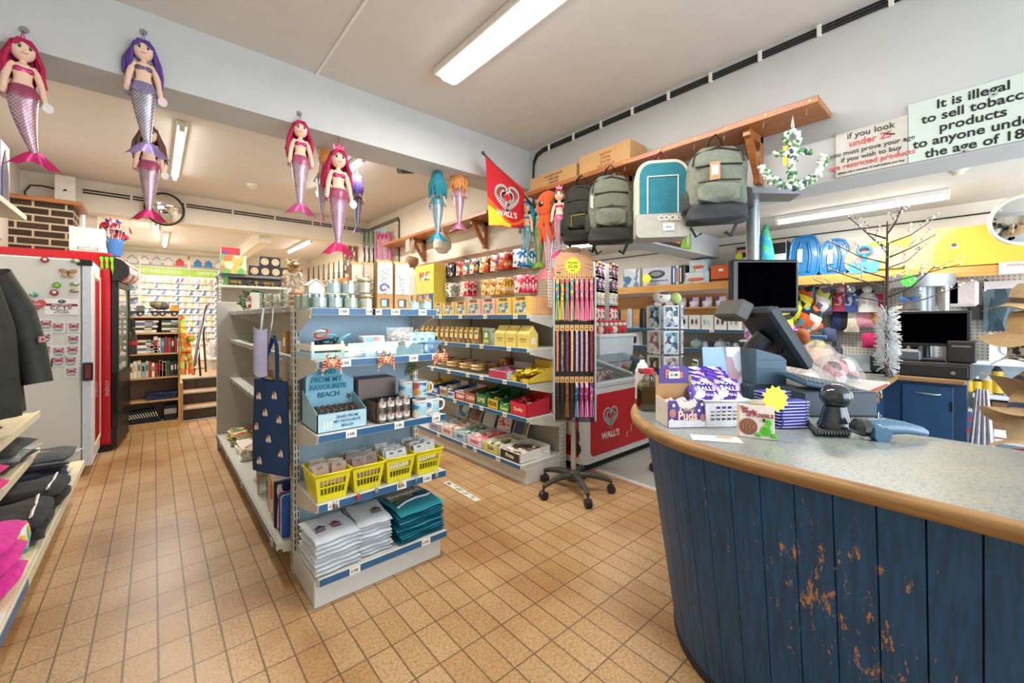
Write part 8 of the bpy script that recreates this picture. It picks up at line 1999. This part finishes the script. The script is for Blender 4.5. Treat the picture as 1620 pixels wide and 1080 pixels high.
# revolving card spinner with soft toys on top
t = thing('card_spinner','revolving wire spinner of pictures and postcards beside the counter','card rack',(3.30,1.80,0));WM = C('#8f979c',.35,.6)
obj('base',MB().cyl((0,0,0),(0,0,.03),.13,.13,BLACK,24),t);obj('pole',MB().cyl((0,0,.03),(0,0,1.40),.014,.014,WM,10),t);m = MB()
for z in (.62,.84,1.06,1.28): m.tube([(.12*math.cos(k*PI/8),.12*math.sin(k*PI/8),z) for k in range(16)],.004,WM,5,True)
for k in range(8): m.cyl((.12*math.cos(k*PI/4),.12*math.sin(k*PI/4),.55),(.12*math.cos(k*PI/4),.12*math.sin(k*PI/4),1.42),.0035,.0035,WM,5)
obj('wire_frame',m,t)
for k in range(6):
    for r in range(4):
        a = -YAW-PI/2+k*PI/3;c,s = math.cos(a),math.sin(a)
        put('postcard',MB().box((0,0,.09),(.125,.004,.19),C('#e9ecee',.5)).box((0,-.003,.09),(.105,.001,.165),PRT([('#3f4f5a','#a9b9c2','#e6ecee'),('#6fa8c0','#dfeaf0','#2f4f6a'),('#c9b0b4','#e6e0e4','#8a6a7a'),('#5a554a','#c9c2b4','#3a3834')][(k+r) % 4],30)),ORD[r]+' picture card from the top, '+ORD[k]+' face of the wire spinner','postcard',(3.30+.135*c,1.80+.135*s,1.22-.21*r),a+PI/2,'picture cards on the spinner')
t = thing('cat_plush','round white cat soft toy on top of the card spinner','soft toy',(3.28,1.82,1.425),-YAW);obj('body',MB().ell((0,0,.055),(.075,.06,.055),C('#eeeae2',.9),16,10),t);obj('markings',MB().ell((.01,-.045,.085),(.045,.015,.015),C('#6a5444',.9),10,6).ell((-.025,-.058,.055),(.008,.004,.008),C('#5a463a',.9),7,5),t,'brown markings')
put('green_plush',MB().ell((0,0,.045),(.05,.045,.048),C('#c3e08a',.9),14,9),'small round lime soft toy beside the white cat toy','soft toy',(3.37,1.74,1.425))
# worktop behind the counter with bagged soft toys
t = thing('back_counter','blue L-shaped back counter with timber-edged worktop','counter',(0,0,0));BLB = C('#1d3b5a',.4,var=.12,scale=14)
obj('worktop',MB().box((3.42,.80,.845),(2.0,.70,.03),LAMI).box((3.42,.452,.845),(2.0,.02,.036),EW,.006),t);obj('worktop',MB().box((4.51,.42,.845),(.40,.68,.03),LAMI).box((4.305,.272,.845),(.02,.36,.036),EW,.006),t)
obj('carcass',MB().box((3.43,.83,.415),(1.9,.60,.83),BLB),t);obj('carcass',MB().box((4.53,.37,.415),(.35,.56,.83),BLB),t)
dd = obj('door',MB().box((4.355,.29,.45),(.02,.27,.70),C('#234668',.4,var=.12,scale=14),.003),t);obj('pull',MB().tube([(4.342,.36,.74),(4.325,.34,.742),(4.325,.24,.738),(4.342,.22,.74)],.006,STEEL,6),dd,'silver pull handle');obj('hinge',MB().box((4.343,.165,.66),(.008,.012,.07),DARKMET),dd)
for k in range(5): put('padlock',MB().box((0,0,-.02),(.04,.016,.035),C('#b08d4a',.35,.6),.004).tube([(-.013,0,0),(-.013,0,.035),(0,0,.048),(.013,0,.035),(.013,0,0)],.004,STEEL,6) if k % 2 == 0 else MB().tube([(.012*math.cos(a),0,.012*math.sin(a)) for a in [q*.7 for q in range(9)]],.002,STEEL,5,True).box((0,0,-.035),(.016,.006,.05),C(('#c98a5a','#3f5a7a')[k//2],.5)),('brass padlock on the upper hook','key with tan tag','small brass padlock','key with blue tag','brass padlock on the lower hook')[k]+' on the blue cabinet side','padlock' if k % 2 == 0 else 'key',(4.10-.11*(k % 3),.515,.74-.17*(k//3)),0,'keys and padlocks on the cabinet')
put('red_edged_board',MB().box((0,0,.008),(1.0,.30,.014),C('#e6e3de',.4)).box((-.02,-.152,.008),(.9,.003,.010),C('#c8403a',.4)),'white and red printed board under the bagged soft toys','board',(3.20,.60,.861),-.06)
def bagged(label,x,y,z,L,hexs,rz,hgt=.16,w=.26):
    t = thing('bagged_toy',label,'soft toy',(x,y,z),rz,'soft toys in clear bags');M_ = PRT(hexs,14,.9) if len(hexs) > 1 else C(hexs[0],.9,var=.15)
    obj('body',MB().ell((0,0,hgt*.45),(L*.33,w*.30,hgt*.42),M_,16,10).ell((L*.34,0,hgt*.45),(L*.14,w*.24,hgt*.36),C(hexs[-1],.9),14,9).tube([(-L*.2,-w*.2,hgt*.3),(-L*.32,-w*.35,hgt*.25)],[.03,.035],M_,9).tube([(L*.1,-w*.2,hgt*.3),(L*.16,-w*.38,hgt*.2)],[.03,.035],M_,9),t)
    rr = random.Random(int(x*100))
    def f(a,q):
        an = 2*PI*a;r = 1+.06*math.sin(5*an+q*7)+.04*math.sin(11*an)
        return (L*.56*r*math.cos(an)*math.sin(PI*(.06+.94*q)/1.0*.5+.0) if False else L*.55*r*math.cos(an)*(1-q**3),w*.55*r*math.sin(an)*(1-q**3),hgt*1.08*q**.8*(1+.05*math.sin(7*an)))
    t.scale = (.86,.86,1)
    obj('film',MB().surf(f,36,10,FILM('#ece9e8',.26,.10),True),t,'crinkled clear bag')
ZW = .862
bagged('bagged white soft toy with a black and pink pattern at the front',3.45,.66,ZW+.016,.62,['#e6dede','#3a3d44','#e6d4d4','#d98a8a','#ecebea'],-.1,.17,.26);bagged('bagged tan soft toy at the back right of the heap',3.95,.88,ZW,.60,['#d8b094'],-.15,.24,.30)
bagged('bagged pale soft toy with an orange foot at the left of the heap',3.00,.86,ZW,.66,['#e0d4cc','#d9824a','#efe6e0'],.2,.22,.30);bagged('bagged cream soft toy in the middle of the heap',3.45,.98,ZW,.60,['#e6d6c8','#f0e8e0'],.05,.25,.28);bagged('bagged white soft toy nearest the till keyboard',2.75,.66,ZW+.016,.50,['#e9e4e2','#c9b8b4','#efebea'],.3,.16,.26)
t = thing('boot','brown and black soft boot standing behind the bagged toys','boot',(4.15,1.02,ZW+.0),.4);obj('sole_pair',MB().ell((0,0,.28),(.12,.05,.07),C('#a85f34',.8),14,9).ell((-.02,.02,.16),(.12,.05,.05),C('#a85f34',.8),14,9),t);obj('upper',MB().ell((.15,.03,.18),(.13,.08,.15),C('#202225',.8),14,9).cyl((.22,.03,0),(.20,.03,.14),.07,.07,C('#202225',.8),12),t)
t = thing('yellow_toy','yellow toy vehicle with a blue board above it','toy',(4.42,1.06,ZW+.16));obj('toy_body',MB().box((0,0,.06),(.05,.26,.05),C('#d9e03a',.4),.012).ell((0,-.10,.035),(.04,.04,.035),C('#d9e03a',.4),10,7).ell((0,.10,.035),(.04,.04,.035),C('#d9e03a',.4),10,7).box((0,0,.11),(.04,.30,.03),C('#3f78b0',.4),.004),t);obj('carton',MB().box((0,0,-.08),(.16,.26,.16),PRT(['#e0603a','#f0e6de','#c9d8a0','#e9a07a'],16)),t)
# second till
ZT2 = .861
t = thing('cash_drawer','black cash drawer with keyhole on the back counter','cash drawer',(4.52,.255,ZT2),SIDE);obj('case',MB().box((0,0,.055),(.37,.38,.11),C('#1d1c1b',.4),.005),t);obj('drawer_front',MB().box((0,-.192,.052),(.345,.008,.085),C('#242321',.4),.003),t);obj('lock',MB().cyl((.10,-.196,.045),(.10,-.200,.045),.013,.013,STEEL,14),t)
t = thing('till_monitor','black wide till monitor on the cash drawer','monitor',(4.50,.30,ZT2+.111),SIDE+.12);obj('foot',MB().box((0,.03,.012),(.20,.16,.022),C('#232324',.4),.006).tube([(0,.04,.02),(0,.05,.10),(0,.03,.16)],.022,C('#232324',.4),8),t);obj('case',MB().box((0,0,.25),(.46,.035,.27),C('#1c1d1f',.4),.006),t);obj('screen',MB().box((0,-.0185,.25),(.415,.002,.228),C('#020203',1.0,trans=0)),t,'black switched-off screen')
put('receipt_printer',MB().box((0,0,.07),(.16,.15,.14),C('#262729',.4),.012).box((0,-.05,.142),(.10,.03,.006),C('#8fa0a4',.3)),'black receipt printer left of the cash drawer','printer',(4.50,.545,ZT2),SIDE);put('receipt_printer',MB().box((0,0,.04),(.15,.13,.08),C('#5c6264',.4),.012).box((0,-.04,.083),(.11,.02,.004),WHITE),'grey receipt printer on the left of the cash drawer top','printer',(4.46,.40,ZT2+.111),SIDE)
put('card_machine_box',MB().box((0,0,.08),(.15,.24,.16),C('#2b2624',.45),.008).box((-.0,-.121,.12),(.10,.002,.008),C('#8a8a88',.4)),'dark box-shaped device right of the till monitor','machine',(4.60,.12,ZT2+.111),SIDE)
put('dark_bottle',MB().lathe([(.045,0),(.048,.01),(.048,.17),(.03,.20),(.03,.24),(0,.245)],C('#3a4046',.3),n=16),'dark drinks flask behind the boots','flask',(4.50,.86,ZT2));put('carrier_bags',MB().surf(lambda a,q: (.03*math.sin(26*a+2*q)*(1-q*.6),(a-.5)*.15*(1-.6*q),-.55+.55*q),44,10,C('#d3d0d6',.6,var=.15)),'bunch of pale carrier bags hanging at the cabinet side','bag',(4.40,.02,.80))
# twig tree with white tinsel
t = thing('twig_tree','dark twig tree with tiny white blossoms and a tinsel-wrapped stem','tree',(4.18,.49,ZT2));TW = C('#4a3a30',.7);m = MB().tube([(0,0,0),(.005,0,.45),(-.005,0,.8),(0,0,1.17)],[.016,.013,.010,.004],TW,7);fl = MB();BLS = C('#f0eee9',.6)
dr_ = V((_R.x,_R.y,0))
for k in range(17):
    z = .52+.037*k;a = k*2.4;L = .55*(1-.55*(k/17))
    d = (dr_*math.cos(a)*1.0+V((-dr_.y,dr_.x,0))*math.sin(a)*.6);p1 = V((0,0,z));p2 = p1+d*L*.5+V((0,0,.06));p3 = p1+d*L+V((0,0,.16+.04*math.sin(k)))
    m.tube([p1,p2,p3],[.007,.005,.003],TW,5)
    for q,sd in ((.45,.3),(.7,-.3)):
        b0 = p1.lerp(p3,q)+V((0,0,.01));b1 = b0+(d*.5+V((-d.y,d.x,0))*sd*1.6)*L*.45+V((0,0,.07));m.tube([b0,b0.lerp(b1,.5)+V((0,0,.01)),b1],[.003,.0025,.0015],TW,4)
        for e_ in (.4,.75,1.0): fl.ell(b0.lerp(b1,e_),.008,BLS,6,4)
    for e_ in (.5,.75,1.0): fl.ell(p1.lerp(p3,e_)+V((0,0,.008)),.009,BLS,6,4)
obj('twigs',m,t);obj('blossoms',fl,t,'tiny white blossoms');m = MB();TN = C('#e3e6e6',.35,.3)
for k in range(1300): a = rnd.random()*6.28;z = rnd.uniform(.055,.50);r = rnd.uniform(.04,.085);zz = z+rnd.uniform(-.05,.05);m.raw([(.012*math.cos(a),.012*math.sin(a),z),(r*math.cos(a+.1),r*math.sin(a+.1),zz),(r*math.cos(a+.16),r*math.sin(a+.16),zz+.004)],[(0,1,2)],TN)
o = obj('tinsel',m,t,'white tinsel');o['kind'] = 'stuff'
# sunglasses stand
t = thing('sunglasses_stand','grey metal sunglasses stand with a green price star behind the till','display stand',(4.95,.38,0));SG = C('#a5adb2',.35,.5)
obj('base',MB().cyl((0,0,0),(0,0,.04),.20,.22,SG,24),t);obj('column',MB().cyl((0,0,.04),(0,0,1.58),.10,.10,SG,18),t);obj('cap',MB().cyl((0,0,1.56),(0,0,1.66),.21,.23,SG,28),t);obj('rail',MB().cyl((-.12,-.16,.1),(-.12,-.16,1.56),.03,.03,STEEL,10),t)
star_label('green price star on the sunglasses stand cap',(4.72,.42,1.61),.055,'#4fd04a',(0,0,SIDE))
for k in range(5): 
    t = thing('sunglasses',ORD[k]+' pair of sunglasses down the grey stand','sunglasses',(4.825,.43,1.46-.10*k),SIDE,'sunglasses on the grey stand');GLS = C(('#3f6fb0','#5a4a3a','#2a2a2a','#4a3f3a','#26262a')[k],.1)
    obj('lens',MB().ell((-.035,-.01,0),(.028,.005,.022),GLS,10,6),t);obj('lens',MB().ell((.035,-.01,0),(.028,.005,.022),GLS,10,6),t);obj('frame',MB().tube([(-.065,0,.01),(0,-.012,.012),(.065,0,.01)],.004,BLACK,5).tube([(-.065,0,.01),(-.06,.09,.01)],.003,BLACK,5).tube([(.065,0,.01),(.06,.09,.01)],.003,BLACK,5),t)
# hats, gloves and scarves on the peg wall
def bobble(label,px,py,c1,c2): 
    p = at(px,py,X=5.08);t = thing('bobble_hat',label,'hat',p,SIDE,'hats on the peg wall');M_ = PRT([c1,c2,c1],40);obj('crown',MB().lathe([(.075,-.16),(.08,-.12),(.075,-.06),(.045,-.01),(.0,.0)],M_,n=16,sy=.6),t);obj('cuff',MB().lathe([(.08,-.19),(.084,-.13)],C(c1,.9),n=16,sy=.62),t);obj('bobble',MB().ell((0,0,.025),.038,C(c2,.95,var=.3,bump=.5,scale=80),12,8),t)
for a in (('red and cream bobble hat, first on the upper peg row',1330,462,'#8f2f44','#d9a0a8'),('navy patterned bobble hat beside the red one',1346,462,'#2f4a86','#b9c6dc'),('white and grey bobble hat further along the upper row',1372,462,'#d0cfcb','#efeeea')): bobble(*a)
def glove(label,px,py,hexc,h=.22,w=.12): p = at(px,py,X=5.10);put('glove',pouch_mb(w,h,.05,[C(hexc,.95,var=.2,bump=.4,scale=60)],.04),label,'gloves',(p.x,p.y,p.z-h),SIDE,'gloves on the peg wall')
for a in (('dark green knitted gloves, upper row, left pair',1360,458,'#3a4038'),('dark green knitted gloves, upper row, right pair',1370,458,'#343a33'),('pink fluffy mitten at the end of the upper row',1384,465,'#d0356f'),('navy gloves with a tag on the lower row',1325,487,'#25305a'),('black gloves behind the navy pair',1337,487,'#26262a'),('cream knitted scarf on the lower row',1347,486,'#e0d8c4',.24),('pink knitted baby hat on the lower row',1368,491,'#e6a6ba',.16,.18),('orange knitted item at the end of the lower row',1386,490,'#d9822f',.14),('navy and white scarf on the low row',1312,518,'#5a6488',.14),('magenta scarf peeping beside the tinsel',1376,527,'#d0356f',.14)): glove(*a)
for k,(px,py,c) in enumerate(((1276,456,['#2f8fa0','#e0d23a','#26262a','#c9502f']),(1303,458,['#3a3d44','#d9dcdc','#6a5a86','#b9c24a']),(1275,484,['#26262a','#d85a2a','#3f9fc0','#1c1c1e']),(1290,486,['#2a6a70','#e8e2d8','#d86a3a','#26262a']),(1262,470,['#c9d83a','#26262a','#9fb02f']),(1244,500,['#c9d83a','#3a3a2a','#d8e05a']),(1228,505,['#d04a3a','#e9d8c0','#3f7fb0']),(1206,505,['#e9e0e6','#d05a8a','#4fa0c0']))):
    p = at(px,py,X=5.05);put('hanging_toy',pouch_mb(.14,.28,.09,[PRT(c,16,.8)],.04,seed=k),ORD[k]+' colourful hanging pouch bag from the hats on the peg wall','bag',(p.x,p.y,p.z-.25),SIDE,'colourful pouches on the peg wall')
for k,(px,hx,w) in enumerate(((1502,'#e9cdb8',.14),(1520,'#eadbd6',.20))): p = at(px,445,X=5.10);put('folded_towel',MB().box((0,0,-.10),(w,.08,.22),C(hx,.9,var=.1),.02),('peach','pale pink')[k]+' folded towel on the pegboard by the brushes','towel',p,SIDE)
for k,px in enumerate((1542,1558)):
    p = at(px,452,X=5.14);t = thing('brush_set',('long','short')[k]+' black brush and pan hanging on the pegboard','brush',p,SIDE);obj('handle',MB().cyl((0,0,-.16),(0,0,.0),.012,.010,BLACK,8).tube([(.0,0,0),(.02,-.02,.03),(0,-.03,.05)],.008,BLACK,6),t);obj('head',MB().box((0,0,-.22),(.07,.05,.12),C('#3a3734',.6),.01),t)
p = at(1587,452,X=5.10);t = thing('packed_nets','clear pack of dark nets with a white card on the pegboard','pack',p,SIDE);obj('pack',pouch_mb(.22,.34,.06,[PRT(['#3f5560','#6a808a','#2f3f4a'],14,.4,(1,1,.2))],.05),t,loc=(0,0,-.36));obj('card',MB().box((0,-.0,.0),(.20,.004,.08),C('#e9e2e0',.5)),t,'white card')
put('boxed_hose',MB().box((0,0,.11),(.24,.08,.22),C('#eceef0',.4),.001).tube([(.06*math.cos(k*PI/8),-.043,.10+.05*math.sin(k*PI/8)) for k in range(13)],.012,C('#cfd4d8',.4),6),'white box with a picture of a coiled hose on the side shelf','boxed goods',(5.04,-.135,.961),SIDE)
for k,(px,h,hx) in enumerate(((1533,.12,'#e0b83a'),(1546,.13,'#26262a'),(1563,.15,'#e9e6dc'),(1578,.26,'#3a3f44'))): p = at(px,618,X=5.02);put('glue_bottle',MB().lathe([(.030,0),(.032,.01),(.032,h*.7),(.012,h*.85),(.006,h),(0,h)],[C(hx,.4),C('#e6be3a',.4),C(hx,.4),C('#e9e9e6',.4),C('#e9e9e6',.4)],n=14),('yellow tub','black and yellow bottle','white glue bottle','tall sealant tube')[k]+' on the lower side shelf','bottle',(5.02,p.y,.701),0,'glues on the side shelf')
put('file_box',MB().box((0,0,.14),(.30,.2,.28),C('#8f6a4a',.7),.002).box((0,-.101,.04),(.28,.002,.06),PAPER),'brown cardboard file box on the lowest side shelf','cardboard box',(5.02,-.18,.371),SIDE);put('carton',MB().box((0,0,.10),(.10,.15,.20),PRT(['#e0b83a','#c9402f','#3a6f9a','#efe0c0'],16)),'yellow and red printed carton on the lowest side shelf','boxed goods',(5.0,.085,.371),SIDE);put('beanie',MB().ell((0,0,.04),(.08,.06,.045),C('#3f5f70',.9),12,8),'small teal cap lying on the side shelf','hat',(5.05,.10,.961))
# hats on the stand at the right edge
t = thing('hat_stand','slim white hat stand at the right edge','display stand',(3.19,-.20,0));obj('pole',MB().cyl((0,0,.03),(0,0,1.5),.014,.014,WHITE,10),t)
for z in (1.37,1.25,1.14,.98,.88,.76): obj('arm',MB().cyl((0,0,z+.02),(-.115,.036,z+.02),.005,.005,WHITE,6),t);obj('base',MB().cyl((0,0,0),(0,0,.03),.2,.2,WHITE,24),t)
def hat(label,z,hexc,tilt,rz,r=.155,band=None,leop=False):
    t = thing('sun_hat',label,'hat',(3.0,-.14,z),0,'sun hats on the stand',rot=(tilt,0,rz));M_ = PRT(['#d8cfc0','#26262a','#cfc6b6','#3a3634'],60) if leop else C(hexc,.9,var=.08,bump=.2,scale=70)
    obj('brim',MB().surf(lambda a,q: ((.075+(r-.075)*q)*math.cos(2*PI*a),(.075+(r-.075)*q)*math.sin(2*PI*a),-.035*q+.018*math.sin(6*PI*a)*q),40,6,M_,True),t);obj('crown',MB().lathe([(.078,0),(.075,.06),(.06,.09),(0,.098)],M_,n=22),t)
    if band: obj('band',MB().lathe([(.0795,.002),(.078,.025)],C(band,.7),n=22),t)
for a in (('topmost beige sun hat with a leopard band on the edge stand',1.36,'#c9ab7e',.15,0,.15,'#5a4a3a'),('wide beige wavy sun hat second from the top',1.24,'#c6a678',-.1,1.0,.17),('black and cream leopard print hat in the middle of the stand',1.13,'#000000',.05,2.0,.13,None,True),('beige brimmed hat tilted steeply, fourth from the top',.97,'#c2a274',.7,.4,.17,'#3a3a3a'),('beige brimmed hat with a navy underside, fifth from the top',.87,'#c9ab80',.35,1.2,.16,'#2f4666'),('lowest pale straw hat on the edge stand',.75,'#cdb38c',.2,2.2,.15)): hat(*a)
put('red_bag',pouch_mb(.22,.24,.12,[C('#b8242f',.7,var=.15)],.05),'red bag hanging under the sun hats at the right edge','bag',(3.0,-.10,.46),-YAW)
